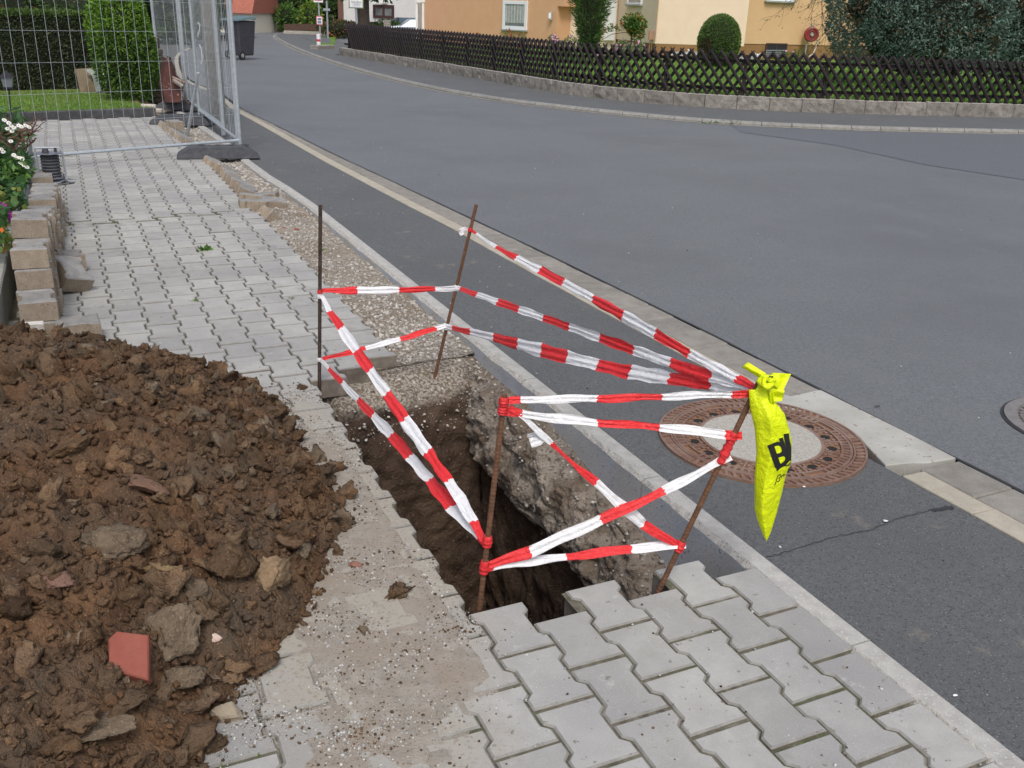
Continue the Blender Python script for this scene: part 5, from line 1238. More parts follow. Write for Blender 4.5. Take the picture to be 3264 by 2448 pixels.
for k in range(11):
    mb = MB(); mb.box((0, 0, 0), (.28+random.uniform(-.02, .02), .28, .080)); o = mb.build('stone', pmat('pillar_stone', (.10, .085, .06), (.17, .14, .105), 14, .95, .8, 40, rand=.25) if k == 0 else bpy.data.materials['pillar_stone'], pl); o.location = (-.06+random.uniform(-.012, .012)-.008*k, .1, .05+.086*k); bv = o.modifiers.new('b', 'BEVEL'); bv.width = .012
# reddish brown steel tub, tipped on end
tub = thing('steel_tub', 'reddish brown steel tipping tub with ribbed rim standing behind the fence feet', 'tub', (-5.05, 13.9, 0)); to = Vector(tub.location)
def Dt(x, y, yy=13.9): return D(450+x/5.53, 120+y/5.53, yy)-to
front = [(370, 860), (440, 360), (590, 640), (770, 790), (740, 900), (690, 1140), (430, 1140)]
mb = MB(); A_ = [Dt(x, y, 13.75) for x, y in front]; B_ = [Dt(x-60, y-25, 14.25) for x, y in front]; n = len(front)
mb.add(A_+B_, [tuple(range(n)), tuple(range(2*n-1, n-1, -1))]+[(i, i+n, (i+1) % n+n, (i+1) % n) for i in range(n)]); mb.build('shell', M['tub'], tub)
mb = MB(); mb.tube([Dt(555, 700, 13.72), Dt(770, 800, 13.72)], .022, 6); mb.tube([Dt(560, 740, 13.70), Dt(735, 860, 13.70)], .03, 6); mb.build('rim', pmat('worn_rim', (.16, .10, .07), (.35, .33, .3), 10, .6), tub)
for k in range(14): mb = MB(); t = k/13; c = Dt(480+t*110, 345+t*290, 13.72); mb.box(c, (.030, .05, .014), Matrix.Rotation(.9, 3, 'Y')); mb.build('rib', M['tub'], tub)
mb = MB(); mb.tube([Dt(505, 340, 13.73), Dt(600, 620, 13.73)], .010, 5); mb.tube([Dt(720, 1040, 13.7), Dt(860, 1180, 13.6)], .012, 6); mb.build('strut', M['rust2'], tub)
# concrete lamp pole
pc = G(695, 392); cpole = thing('concrete_pole', 'slender round concrete utility pole behind the mesh fence', 'pole', tuple(pc)); mb = MB(); mb.tube([(0, 0, -.1), (0, 0, 3), (0, 0, 7)], [.112, .100, .085], 20); mb.build('shaft', M['concpole'], cpole, smooth=True)

# ================================================================ ACROSS THE ROAD
kpath = spline(FAR_KERB, .45)
fk = tag(bpy.data.objects.new('far_kerb', None), kind='structure'); C.objects.link(fk)
def gP(p, z=0): return Vector((p.x, p.y, gz(p.x, p.y)+z))
def outward(path, i):
    t = (path[min(i+1, len(path)-1)]-path[max(i-1, 0)]).normalized(); return Vector((t.y, -t.x, 0))
for i in range(len(kpath)-1):
    a, b = kpath[i], kpath[i+1]; n_ = outward(kpath, i); t = (b-a).normalized(); near = (a.y < 26); c = (a+b)/2; z0 = gz(c.x, c.y)
    prof = [(0, -.03), (.0, .022), (.03, .052), (.045, .056), (.105, .056), (.11, -.03)]; m = len(prof); mb = MB()
    A_ = [a+t*.006+n_*x+Vector((0, 0, z)) for x, z in prof]; B_ = [b-t*.006+n_*x+Vector((0, 0, z)) for x, z in prof]
    mb.add([p-c for p in A_+B_], [(j, j+1, m+j+1, m+j) for j in range(m-1)]+[tuple(range(m))[::-1], tuple(range(m, 2*m))])
    o = mb.build('kerb_stone', M['kerb_old'], fk); o.location = (c.x, c.y, z0-.006)
p_in = offs(kpath, .0); edge_strip = [p-outward(kpath, i)*.045 for i, p in enumerate(kpath)]
strip('gutter_line', edge_strip, kpath, -.009, M['gut_y'], n=1)
kin = [p+outward(kpath, i)*.105 for i, p in enumerate(kpath)]
fpath = spline(FENCE_LINE, .55)
# footway between far kerb and wall (widens beyond the fence)
def nearest_on(path, p): return min(path, key=lambda q: (q-p).length)
kk = [p for p in kin if p.y < 31]; dense = spline(FENCE_LINE, .1)
outer = [nearest_on(dense, p+outward(kin, i)*1.9) for i, p in enumerate(kk)]
kfar = [p for p in kin if 31 <= p.y]; ofar = []
for i, p in enumerate(kfar): ofar.append(p+Vector((2.3 if i > 2 else 2.0, 1.2, 0)))
strip('far_footway', kk+kfar, outer+ofar, .047, M['asphalt'], n=4)
# low granite retaining wall of separate blocks
rw = thing('retaining_wall', 'low rough granite block wall under the dark lattice fence', 'wall', (0, 0, 0))
for i in range(len(fpath)-1):
    a, b = fpath[i], fpath[i+1]; t = (b-a).normalized(); n_ = outward(fpath, i); c = (a+b)/2; mb = MB(); H_ = .265+random.uniform(-.006, .006)
    nx, nz = 7, 4; V = []
    for kz in range(nz+1):
        for kx in range(nx+1):
            s_ = kx/nx; z = kz/nz*H_; q = a+(b-a)*s_; dd_ = 0 if kx in (0, nx) or kz in (nz,) else .006+.010*noise.noise(q*5+Vector((0, 0, z*9)))+.008*noise.noise(q*15+Vector((0, 0, z*20)))
            q = q+t*(.005 if kx == 0 else (-.005 if kx == nx else 0)); V.append(q-n_*dd_*1.6+Vector((0, 0, z))-c)
    m = nx+1; F = [(j*m+i_, j*m+i_+1, (j+1)*m+i_+1, (j+1)*m+i_) for j in range(nz) for i_ in range(nx)]
    mb.add(V, F); k0 = len(mb.v)
    a2, b2 = a+t*.005, b-t*.005
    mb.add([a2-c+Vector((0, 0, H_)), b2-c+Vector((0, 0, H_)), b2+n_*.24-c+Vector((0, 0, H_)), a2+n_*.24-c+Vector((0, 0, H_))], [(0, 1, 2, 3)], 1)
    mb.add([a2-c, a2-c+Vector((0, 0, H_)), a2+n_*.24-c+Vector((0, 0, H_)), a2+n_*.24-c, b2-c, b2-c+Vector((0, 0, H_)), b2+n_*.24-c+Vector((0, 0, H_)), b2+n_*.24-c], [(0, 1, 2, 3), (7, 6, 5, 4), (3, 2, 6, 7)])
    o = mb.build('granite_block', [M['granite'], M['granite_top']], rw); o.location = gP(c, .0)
# crossed-pole fence
fe = thing('lattice_fence', 'long dark stained fence of crossed pointed poles on the granite wall', 'fence', (0, 0, 0))
FZ = .155
fl = spline([(p[0], p[1]) for p in [(q.x, q.y) for q in [p+outward(dense, i)*.13 for i, p in enumerate(dense)]][::6]], .172)
def pole_mesh(dx, H_=.76, r=.0275):
    mb = MB(); L = math.hypot(dx, H_); mb.tube([(0, 0, -L/2), (0, 0, -L/2+.07), (0, 0, L/2-.07), (0, 0, L/2)], [.004, r, r, .004], 7); return mb.mesh('slat', M['wood_fence'])
DX = .575; pmesh = pole_mesh(DX); cnt = 0
cand = []
for i in range(2, len(fl)-4):
    for lay in (1, -1):
        j = min(max(i+int(round(lay*1.75)), 0), len(fl)-1); k = min(max(i-int(round(lay*1.75)), 0), len(fl)-1)
        bot, top = fl[k], fl[j]; c = (bot+top)/2; n_ = outward(fl, i); t = (fl[i+1]-fl[i-1]).normalized()
        cand.append((c, lay, n_, t, i))
cand.sort(key=lambda q: q[0].length); restm = MB()
for c, lay, n_, t, i in cand:
    pos = gP(c+n_*(-.028*lay), .06+FZ+.41); dirv = (t*lay*DX+Vector((0, 0, .76))).normalized(); xa = n_.copy(); ya = dirv.cross(xa).normalized()
    Mx = Matrix(((xa.x, ya.x, dirv.x, pos.x), (xa.y, ya.y, dirv.y, pos.y), (xa.z, ya.z, dirv.z, pos.z), (0, 0, 0, 1)))
    if cnt < 300: o = link('slat', pmesh, fe); o.matrix_world = Mx
    else: restm.add([Mx @ v_.co for v_ in pmesh.vertices], [tuple(f.vertices) for f in pmesh.polygons])
    cnt += 1
if restm.v: tag(restm.build('far_slats', M['wood_fence'], fe), kind='stuff')
for zz in (.315, .775):
    mb = MB(); mb.tube([gP(p+outward(fl, i)*.07, .06+zz) for i, p in enumerate(fl)], .030, 6); mb.build('rail', M['wood_fence'], fe)
for i in range(4, len(fl), 8):
    mb = MB(); p = fl[i]+outward(fl, i)*.02; mb.tube([gP(p, .22), gP(p, .93)], .032, 8); mb.build('post', M['wood_fence'], fe)

# lawn behind the wall
back = [Vector((30, 17.5, 0)), Vector((30, 45, 0)), Vector((6, 46, 0)), Vector((-2, 50, 0)), Vector((-7.4, 46, 0)), Vector((-6.1, 31.5, 0))]
LZ = .25
inner = [p+outward(dense, i)*.20 for i, p in enumerate(dense)][::4]
def lawn_mesh():
    mb = MB(); V = []; n = 12
    for q in inner:
        f = (q.y-17)/14 if q.y > 17 else 0; far_ = Vector((min(q.x*1.3+6, 30) if q.x > 2 else q.x+6-3*min(1, f), 47, 0))
        for k in range(n+1):
            p = q.lerp(far_, (k/n)**1.3); V.append((p.x, p.y, gz(p.x, p.y)*.3+LZ+.02*noise.noise(p*.7)))
    m = n+1; mb.add(V, [(i*m+k, (i+1)*m+k, (i+1)*m+k+1, i*m+k+1) for i in range(len(inner)-1) for k in range(n)]); return mb
tag(lawn_mesh().build('garden_lawn', M['lawn'], None, smooth=True), kind='structure')
pts = []
for i in range(26000):
    j = int(rng.integers(len(inner)-1)); q = inner[j].lerp(inner[j+1], rng.random()); w_ = rng.random()**1.6*9; p = q+Vector((.15, 1, 0)).normalized()*w_ if q.y < 20 else q+Vector((.9, .5, 0)).normalized()*w_
    pts.append((p.x, p.y, LZ-.01))
o = foliage('grass_blades', [(cards(pts, .075, normals=np.tile([0, 0, 1.2], (len(pts), 1)), aspect=.16), L_blade)], None); tag(o, kind='stuff')

# ---- houses
def wallq(mb, a, b, z0, z1, m=0):
    mb.add([(a.x, a.y, z0), (b.x, b.y, z0), (b.x, b.y, z1), (a.x, a.y, z1)], [(0, 1, 2, 3)], m)
def XY(px, py, Y): p = D(px, py, Y); return Vector((p.x, p.y, 0))
def solid(name, pts, z0, z1, mat, parent, org):
    mb = MB(); mb.prism([(p.x-org.x, p.y-org.y) for p in pts], z0-org.z, z1-org.z); return mb.build(name, mat, parent)
def onwall(a, b, px, py):
    """point of the vertical wall through a and b that a sight line meets"""
    d = ray(px, py); n_ = Vector((-(b-a).y, (b-a).x, 0)); o_ = Vector((0, 0, EYE)); t = (a-o_).dot(n_)/d.dot(n_); return o_+d*t
def window(parent, a, b, x0, y0, x1, y1, frame_m, pane_m, fw=.07, mull=1, sill=True, org=None, deep=.06, pane_extra=None):
    p0 = onwall(a, b, x0, y1); p1 = onwall(a, b, x1, y1); p2 = onwall(a, b, x0, y0); z0 = p0.z; z1 = p2.z; t = (Vector((p1.x, p1.y, 0))-Vector((p0.x, p0.y, 0))); w_ = t.length; t.normalize(); n_ = Vector((t.y, -t.x, 0))
    fr = MB(); c0 = Vector((p0.x, p0.y, 0))-org
    def bar(s0, s1, za, zb, out, m=0):
        A = c0+t*s0+n_*out; B = c0+t*s1+n_*out; Cc = c0+t*s1-n_*.02; Dd = c0+t*s0-n_*.02
        V = [(p.x, p.y, z-org.z) for z in (za, zb) for p in (A, B, Cc, Dd)]; fr.add(V, [(0, 1, 5, 4), (1, 2, 6, 5), (2, 3, 7, 6), (3, 0, 4, 7), (4, 5, 6, 7), (3, 2, 1, 0)], m)
    bar(0, fw, z0, z1, deep); bar(w_-fw, w_, z0, z1, deep); bar(fw, w_-fw, z1-fw, z1, deep); bar(fw, w_-fw, z0, z0+fw, deep)
    for k in range(1, mull): bar(w_*k/mull-fw*.5, w_*k/mull+fw*.5, z0+fw, z1-fw, deep*.9)
    f = fr.build('window', frame_m, parent)
    for k in range(mull):
        fr = MB(); s0 = fw if k == 0 else w_*k/mull+fw*.5; s1 = w_-fw if k == mull-1 else w_*(k+1)/mull-fw*.5; bar(s0, s1, z0+fw, z1-fw, .02); fr.build('pane', pane_m, f)
    if sill: fr = MB(); bar(-.05, w_+.05, z0-.05, z0, deep+.05); fr.build('sill', M['lead'], f)
    return f, (c0, t, n_, z0, z1, w_)
# apricot house on the left
a1, b1 = XY(1351, 90, 41), XY(1793, 90, 35.5)
h1 = thing('apricot_house', 'apricot rendered house with white curtained window and open carport piers', 'house', (a1.x, a1.y, -.1)); ho1 = Vector(h1.location)
wd = (b1-a1).normalized(); wn = Vector((-wd.y, wd.x, 0))
pw = onwall(a1, b1, 1772, 130); pd = Vector((pw.x, pw.y, 0))
solid('wall', [a1, pd, pd+wn*6, a1+wn*6], -.4, 5.5, M['orange'], h1, ho1)
pd2 = onwall(a1, b1, 1791, 130); pd2 = Vector((pd2.x, pd2.y, 0))
solid('wall', [pd+wn*.9, pd2+wn*.9, pd2+wn*6, pd+wn*6], -.4, 5.5, M['dark'], h1, ho1)
q = onwall(a1, b1, 1780, 20); solid('lintel', [pd+wd*.002, pd2, pd2+wn*.9, pd+wd*.002+wn*.9], q.z, 5.5, M['orange'], h1, ho1)
f, _ = window(h1, a1, b1, 1603, 1, 1680, 92, M['pvc'], M['glass'], fw=.12, mull=1, org=ho1, deep=.05)
cq = onwall(a1, b1, 1612, 78); 
# curtain folds behind the pane
mb = MB(); c0, t, n_, z0, z1, w_ = _; V = []; n = 60
for k in range(n+1):
    s_ = .14+(w_-.28)*k/n; o_ = .022+.008*math.sin(k*1.9)+.004*math.sin(k*.7)
    for z in (z0+.13, z1-.13): V.append(tuple(c0+t*s_+n_*o_+Vector((0, 0, z-ho1.z))))
mb.add(V, [(2*k, 2*k+2, 2*k+3, 2*k+1) for k in range(n)]); mb.build('curtain', M['curtain'], f, smooth=True)
p = onwall(a1, b1, 1761, 50); mb = MB(); mb.box(p-ho1-wn*.08, (.10, .10, .28)); lamp = mb.build('wall_lamp', M['lead'], h1); mb = MB(); mb.box(p-ho1-wn*.14, (.08, .02, .18)); mb.build('lamp_glass', M['pvc'], lamp)
for x0, x1, yb in ((1326, 1333, 100), (1346, 1353, 104), (1334, 1346, 100)):
    mb = MB(); dq = 41.1 if x1-x0 < 9 else 42.6; p0, p1 = D(x0, yb, dq), D(x1, yb, dq); mb.box(((p0.x+p1.x)/2-ho1.x, dq-ho1.y, 1.0), (p1.x-p0.x, .25, 2.6)); mb.build('pier' if x1-x0 < 9 else 'door_panel', M['whitew'] if x1-x0 < 9 else M['palestone'], h1)
p0, p1 = D(1326, 16, 41.1), D(1353, 1, 41.1); mb = MB(); mb.box(((p0.x+p1.x)/2-ho1.x, 41.1-ho1.y, p0.z-ho1.z+.35), ((p1.x-p0.x)*1.05, .3, .5), Matrix.Rotation(-.1, 3, 'Y')); mb.build('beam', M['whitew'], h1)
# peach house on the right
c0_ = XY(1793, 130, 36.3); c1_ = XY(1963, 130, 35.6); c2_ = XY(2088, 133, 31.5); c3_ = XY(2980, 135, 38.0)
h2 = thing('peach_house', 'peach rendered house with brown plinth, hose reel wall and small upper windows', 'house', (c2_.x, c2_.y, .2)); ho2 = Vector(h2.location)
zp = onwall(c2_, c3_, 2110, 134).z
bk = Vector((0, 9, 0))
solid('wall', [c2_, c3_, c3_+bk, c2_+bk], zp, 6.0, M['peach'], h2, ho2)
solid('plinth', [c2_+Vector((.03, .03, 0)), c3_+Vector((0, .04, 0)), c3_+bk, c2_+bk+Vector((.03, 0, 0))], -.3, zp, M['plinth'], h2, ho2)
d_ = (c2_-c1_).normalized(); n_ = Vector((-d_.y, d_.x, 0))
solid('wall', [c1_+Vector((.0, .01, 0)), c2_-d_*.01, c2_-d_*.01+n_*3, c1_+n_*3], zp-.05, 6.0, M['peach_l'], h2, ho2)
solid('plinth', [c1_+Vector((.0, .03, 0))+n_*.02, c2_-d_*.02+n_*.03, c2_+n_*3, c1_+n_*3], -.3, zp-.05, M['plinth'], h2, ho2)
solid('wall', [c0_, c1_-Vector((.01, 0, 0)), c1_+Vector((0, 4, 0)), c0_+Vector((0, 4, 0))], -.3, 6.0, M['peach_l'], h2, ho2)
mb = MB(); wa, wb = XY(1925, 100, 35.55), XY(1960, 100, 35.48); wallq(mb, wa-ho2, wb-ho2, zp-.1-ho2.z, 5.5); mb.build('lit_return', M['whitew'], h2)  # lit return face, its brightness painted as white render
window(h2, c1_, c2_, 2003, -60, 2047, 14, M['pvc'], M['glass'], fw=.06, org=ho2)
window(h2, c2_, c3_, 2440, -70, 2529, 1, M['pvc'], M['glass'], fw=.06, mull=2, org=ho2)
f, _ = window(h2, c2_+Vector((0, -.0, 0)), c3_, 2437, 137, 2504, 178, M['darkframe'], M['dark'], fw=.04, mull=2, sill=False, org=ho2, deep=.03)
a, b = onwall(c2_, c3_, 2440, 160), onwall(c2_, c3_, 2503, 160); mb = MB()
for zz in (0, -.06, -.12, -.18): mb.tube([a-ho2+Vector((0, -.16, zz)), b-ho2+Vector((0, -.16, zz))], .010, 5)
for q_ in (a, b): mb.tube([q_-ho2+Vector((0, -.16, .02)), q_-ho2+Vector((0, -.16, -.22))], .012, 5)
mb.build('light_well_rail', M['chrome'], h2)
p = onwall(c1_, c2_, 2078, 112); mb = MB(); mb.tube([onwall(c1_, c2_, 2081, y)-ho2-Vector((-.03, .06, 0)) for y in (-40, 100)], .012, 5); mb.build('cable', M['bark'], h2)
mb = MB(); mb.box(p-ho2-Vector((0, .12, 0)), (.22, .14, .26)); 
for k in (-.06, 0, .06): mb.tube([p-ho2+Vector((k, -.12, -.12)), p-ho2+Vector((k*1.3, -.12, -.7))], .012, 5)
bx_ = mb.build('meter_box', pmat('terracotta_box', (.42, .24, .15), None, rough=.8), h2)
# hose reel on its post
p = onwall(c2_, c3_, 2577, 109)+Vector((0, -.35, 0)); hr = thing('hose_reel', 'dark red hose reel with shiny hub on a post before the peach wall', 'hose reel', (p.x, p.y, .2)); hro = Vector(hr.location)
mb = MB(); 
def tor(mb, c, R_, r, n=24, ax='Y'): mb.tube([c+Vector((R_*math.cos(t), 0, R_*math.sin(t))) for t in [2*PI*i/n for i in range(n+1)]], r, 8)
cc_ = p-hro; tor(mb, cc_+Vector((0, -.06, 0)), .20, .045); tor(mb, cc_+Vector((0, .06, 0)), .21, .03); tor(mb, cc_+Vector((0, -.02, 0)), .13, .06); mb.tube([cc_+Vector((0, .07, 0)), cc_+Vector((0, .02, 0))], .2, 24); mb.build('reel', M['hosered'], hr)
mb = MB(); mb.tube([cc_+Vector((0, -.12, 0)), cc_+Vector((0, -.06, 0))], [.055, .075], 16); mb.build('hub', M['chrome'], hr)
mb = MB(); mb.tube([cc_+Vector((-.1, .03, -.2)), Vector((cc_.x-.12, cc_.y+.03, 0))], .03, 8); mb.box(cc_+Vector((0, 0, .27)), (.08, .06, .08)); mb.build('post', M['lead'], hr)
mb = MB(); mb.tube([cc_+Vector(v_) for v_ in [(.17, -.05, -.15), (.21, -.05, -.25), (.20, -.06, -.42), (.12, -.1, -.62), (-.02, -.15, -.72)]], .022, 6); mb.build('hose', pmat('pale_hose', (.5, .46, .38), None, rough=.6), hr)

# ---- garden plants
def ground_at(px, py, Y): p = D(px, py, Y); return (p.x, p.y, LZ-.02)
t = thing('clipped_bush', 'egg shaped clipped green bush on the lawn before the peach wall', 'bush', ground_at(2287, 180, 27.5))
P1, d1 = blob_pts((0, 0, .66), (.60, .60, .74), 14000, .88, 3, .05, 5); k1 = P1[:, 2] > .0; P1, d1 = P1[k1], d1[k1]
dead = ((P1-np.array([-.42, -.35, .55]))**2).sum(1) < .045
foliage('foliage', [(cards(P1[~dead], .045, normals=d1[~dead]*1.0, aspect=.45), L_bush), (cards(P1[dead], .04, normals=d1[dead], aspect=.4), L_conbr)], t)
Vc, Fc = ico_np(3); npmesh('branches_or_core', Vc*np.array([.53, .53, .66])+np.array([0, 0, .66]), Fc, bpy.data.materials['hedge_core'], t)
# tall willow-leaved shrub
t = thing('tall_shrub', 'tall narrow leaved green shrub spreading upward in front of the house entrance', 'shrub', ground_at(1875, 150, 28.5)); pts = []; dr = []
for s_ in range(230):
    a = rng.random()*2*PI; lean = rng.random()**.7*.62; r0 = rng.random()*.22; tip = np.array([math.cos(a)*(r0+lean*1.0), math.sin(a)*(r0+lean), 1.7+rng.random()*1.3]); base = np.array([math.cos(a)*r0, math.sin(a)*r0, .05])
    for k in range(48):
        f = .1+.9*rng.random(); p = base+(tip-base)*np.array([f**1.5, f**1.5, f])+rng.normal(0, .03, 3); pts.append(p); dr.append((math.cos(a)*.8, math.sin(a)*.8, .55))
pts = np.array(pts); dr = np.array(dr); foliage('foliage', [(cards(pts, .13, normals=dr, aspect=.16, spread=.55), L_bamboo)], t)
mb = MB()
for s_ in range(26): a = s_*2.4; mb.tube([(math.cos(a)*.1, math.sin(a)*.1, -.05), (math.cos(a)*.35, math.sin(a)*.35, 1.5), (math.cos(a)*.7, math.sin(a)*.7, 2.6)], [.012, .009, .004], 5)
mb.build('stems', M['bark'], t)
Vc, Fc = ico_np(2); npmesh('inner_core', Vc*np.array([.28, .28, 1.0])+np.array([0, 0, 1.1]), Fc, bpy.data.materials['hedge_core'], t)  # dark filler core, inner shade of the shrub as colour
# orange trumpet shrub against the wall, trained on a stake
c = ground_at(2010, 150, 30.6); t = thing('orange_flowered_shrub', 'small shrub with orange red flowers against the pale peach wall', 'shrub', c)
P1, d1 = blob_pts((.05, 0, .95), (.42, .3, .46), 1500, .3, 8, .5, 9); grp = [(cards(P1, .09, normals=d1*.5, aspect=.45), L_herb), (cards(P1[::14], .09, normals=d1[::14], aspect=.7), F_or)]
arm = np.array([(-.3-.9*f, 0, .85-.5*f+.25*math.sin(f*3))+rng.normal(0, .05, 3) for f in rng.random(220)]); grp.append((cards(arm, .08, aspect=.4), L_herb)); grp.append((cards(arm[::12], .07, aspect=.6), F_or)); foliage('foliage', grp, t)
mb = MB(); mb.tube([(0, 0, 0), (0, 0, .9)], .02, 6); mb.tube([(0, 0, .8), (-.6, 0, .7), (-1.2, 0, .35)], .010, 5); mb.build('stems', M['bark'], t)
def flowerbed(px0, px1, Y, n, hgt, mats, label, name='flowering_plants', dens=10, sz=.05, seed=0):
    c = ground_at((px0+px1)/2, 170, Y); t = thing(name, label, 'flowers', c); w_ = abs(D(px1, 170, Y).x-D(px0, 170, Y).x)/2; P_ = np.stack([rng.uniform(-w_, w_, n), rng.normal(0, .25, n), rng.random(n)**.8*hgt], 1)
    for i in range(n): P_[i, 2] *= .55+.6*abs(noise.noise(Vector((P_[i, 0]*2.2, seed, 0))))*2
    grp = [(cards(P_, sz*1.6, normals=np.tile([0, 0, .6], (n, 1)), aspect=.25), L_herb)]
    for m_, k in mats: 
        tp_ = P_[rng.random(n) < k]; tp_ = tp_[tp_[:, 2] > hgt*.25]; grp.append((cards(tp_+np.array([0, -.06, .05]), sz*1.3, aspect=.9), m_))
    foliage('foliage', grp, t); return t
flowerbed(1500, 1690, 31.5, 1500, .60, [(F_red, .05)], 'red flowering plants at the foot of the apricot house', seed=1)
flowerbed(1745, 1830, 26.5, 1500, .95, [(F_pink, .11)], 'tall pink phlox behind the fence beneath the dark doorway', seed=2)
flowerbed(1830, 2010, 25.5, 2200, .55, [(F_pink, .05)], 'pink speckled flower border below the tall narrow leaved shrub', seed=3)
flowerbed(1950, 2055, 29.5, 1300, .75, [(F_pink, .09), (F_white, .03)], 'pale pink flowers beneath the orange flowered shrub', seed=4)
flowerbed(2140, 2420, 29.8, 1800, .28, [(F_white, .55)], 'low cushion of white flowers around the clipped bush', seed=5)
flowerbed(2495, 2560, 25, 700, .75, [(F_pink, .02), (F_yel, .03)], 'thin yellowish plants below the hose reel', seed=6)
flowerbed(2440, 2720, 20.5, 1500, .42, [], 'bushy green perennials behind the fence left of the blue conifer', seed=7, sz=.06)
# big blue-green conifer
t = thing('blue_conifer', 'huge bushy blue green conifer behind the right part of the lattice fence', 'conifer', (8.9, 21.6, LZ-.05)); grp = []
P1, d1 = blob_pts((-.15, .1, 2.0), (2.35, 1.7, 2.5), 42000, .72, 34, .26, 11)
P2, d2 = blob_pts((1.9, .5, 1.9), (1.9, 1.5, 2.3), 28000, .72, 28, .26, 12); P1 = np.concatenate([P1, P2]); d1 = np.concatenate([d1, d2])
cl = np.array([noise.noise(Vector(p)*2.3) for p in P1]); k1 = (P1[:, 2] > .35+.25*rng.random(len(P1))) & (P1[:, 1] < 1.0) & (cl > -.5); P1, d1, cl = P1[k1], d1[k1], cl[k1]
br = (rng.random(len(P1)) < .05) | (cl < -.30)
grp = [(cards(P1[~br], .085, normals=d1[~br]*.9+np.array([0, 0, .3]), aspect=.34), L_conif), (cards(P1[~br][::1]+rng.normal(0, .05, P1[~br].shape), .06, normals=d1[~br]*.7+np.array([0, 0, .5]), aspect=.4), L_conif), (cards(P1[br], .08, normals=d1[br]*.6, aspect=.35), L_conbr)]
foliage('foliage', grp, t)
for cx_, rx in ((-.15, 1.75), (1.9, 1.5)):
    Vc, Fc = ico_np(3); Vc = Vc*(1+.15*np.array([noise.noise(Vector(p)*2.5) for p in Vc]))[:, None]*np.array([rx, 1.15, 1.9])+np.array([cx_, .3, 2.1]); npmesh('branches_or_core', Vc, Fc, bpy.data.materials['hedge_core'], t)
mb = MB()
for q_ in ((-.3, 0), (.5, .2), (1.7, .1), (2.3, .4), (-1.0, .2)): mb.tube([(q_[0], q_[1], 0), (q_[0]*1.1, q_[1], 1.2)], [.07, .05], 7)
mb.build('trunk', M['bark'], t)
# low dark growth beneath it, and twigs of a tree overhead
flowerbed(2700, 3264, 19.6, 1100, .5, [], 'sparse dark undergrowth below the blue conifer', name='undergrowth', seed=8, sz=.06)
c = (7.1, 24.5, LZ); t = thing('overhanging_tree', 'tree whose thin leafy twigs hang over the peach wall left of the conifer', 'tree', (10.5, 25.5, LZ)); tw = MB(); g = random.Random(11); tips = []
def tw2(p, d, L, r, dep):
    pts = [p]; q = p.copy(); dd = d.copy()
    for i in range(5): dd = (dd+Vector((g.gauss(0, .2), g.gauss(0, .2), g.gauss(-.02, .12)))).normalized(); q = q+dd*L/5; pts.append(q.copy())
    tw.tube([x-Vector(t.location) for x in pts], [r*(1-.12*i) for i in range(6)], 5); tips.extend(pts[2:])
    if dep:
        for k in range(4): tw2(pts[g.randint(2, 5)], (dd+Vector((g.gauss(0, .5), g.gauss(0, .4), g.gauss(-.1, .3)))).normalized(), L*.55, r*.5, dep-1)
trunk_top = Vector((10.5, 25.5, 3.6)); tw.tube([(0, 0, 0), (0, 0, 3.5), (0.1, 0, 5)], [.14, .10, .06], 8)
for (x, y) in [(2580, 8), (2640, -5), (2560, -20), (2620, 20), (2520, -30)]:
    e = D(x, y, 25); tw2(trunk_top, (e-trunk_top).normalized(), (e-trunk_top).length*.72, .03, 3)
tw.build('branches_or_core', M['bark'], t)
tp_ = np.array([tuple(x-Vector(t.location)) for x in tips]); foliage('crown', [(cards(tp_[::3]+rng.normal(0, .02, tp_[::3].shape), .06, aspect=.3), L_conbr), (cards(tp_[::3]+rng.normal(0, .05, tp_[::3].shape), .06, aspect=.35), L_herb)], t)

# ---- the far end of the street
def far_base(px, py): p = GT(px, py); return p
# verge, small wall, bollard, signs
vp = [far_base(*q) for q in [(957, 120), (1000, 137), (1016, 148), (1065, 149)]]; vb = [D(1072, 113, 56.8), D(948, 114, 56.8)]
mb = MB(); pl_ = [Vector((p.x, p.y, gz(p.x, p.y)+.06)) for p in vp]+vb; mb.add([tuple(p) for p in pl_], [(0, 1, 2, 3, 4, 5)]); tag(mb.build('verge', M['lawn']), kind='structure')
a, b = far_base(1014, 162), far_base(1066, 160); mb = MB(); d_ = (b-a).normalized(); n_ = Vector((-d_.y, d_.x, 0)); mb.prism([(p.x-a.x, p.y-a.y) for p in (a, b, b+n_*.3, a+n_*.3)], 0, .17, .02); o = mb.build('low_wall', M['granite']); o.location = a; tag(o, 'short low block wall beside the striped bollard', 'wall')
p = far_base(1016, 150); bo_ = thing('bollard', 'white marker post with a red band at the edge of the far verge', 'bollard', tuple(p)); hb = abs(D(1015, 107, p.y).z-D(1015, 149, p.y).z)
for z0, z1, m_ in ((0, .42, 'signwhite'), (.42, .60, 'signred'), (.60, 1.0, 'signwhite')):
    mb = MB(); mb.tube([(0, 0, z0*hb), (0, 0, z1*hb)], .075, 10); mb.build('red_band' if m_ == 'signred' else 'post', M[m_], bo_)
def signpost(pb, ptop, label, name='sign_post', r=.035, Y=None):
    p = far_base(*pb) if Y is None else D(*pb, Y)
    if Y is not None: p.z = gz(p.x, p.y)
    t = thing(name, label, 'sign', tuple(p)); q = D(*ptop, p.y); mb = MB(); mb.tube([(0, 0, 0), q-p], r, 8); mb.build('pole', M['steelgrey'], t); return t, p
def plate(t, p, x0, y0, x1, y1, m_, name='sign_plate', dz=0, par=None, rim=None):
    a, b = D(x0, y1, p.y-.06-dz), D(x1, y0, p.y-.06-dz); c = (a+b)/2-p; mb = MB(); mb.box(c, (abs(b.x-a.x), .015, abs(b.z-a.z))); return mb.build(name, M[m_], par or t)
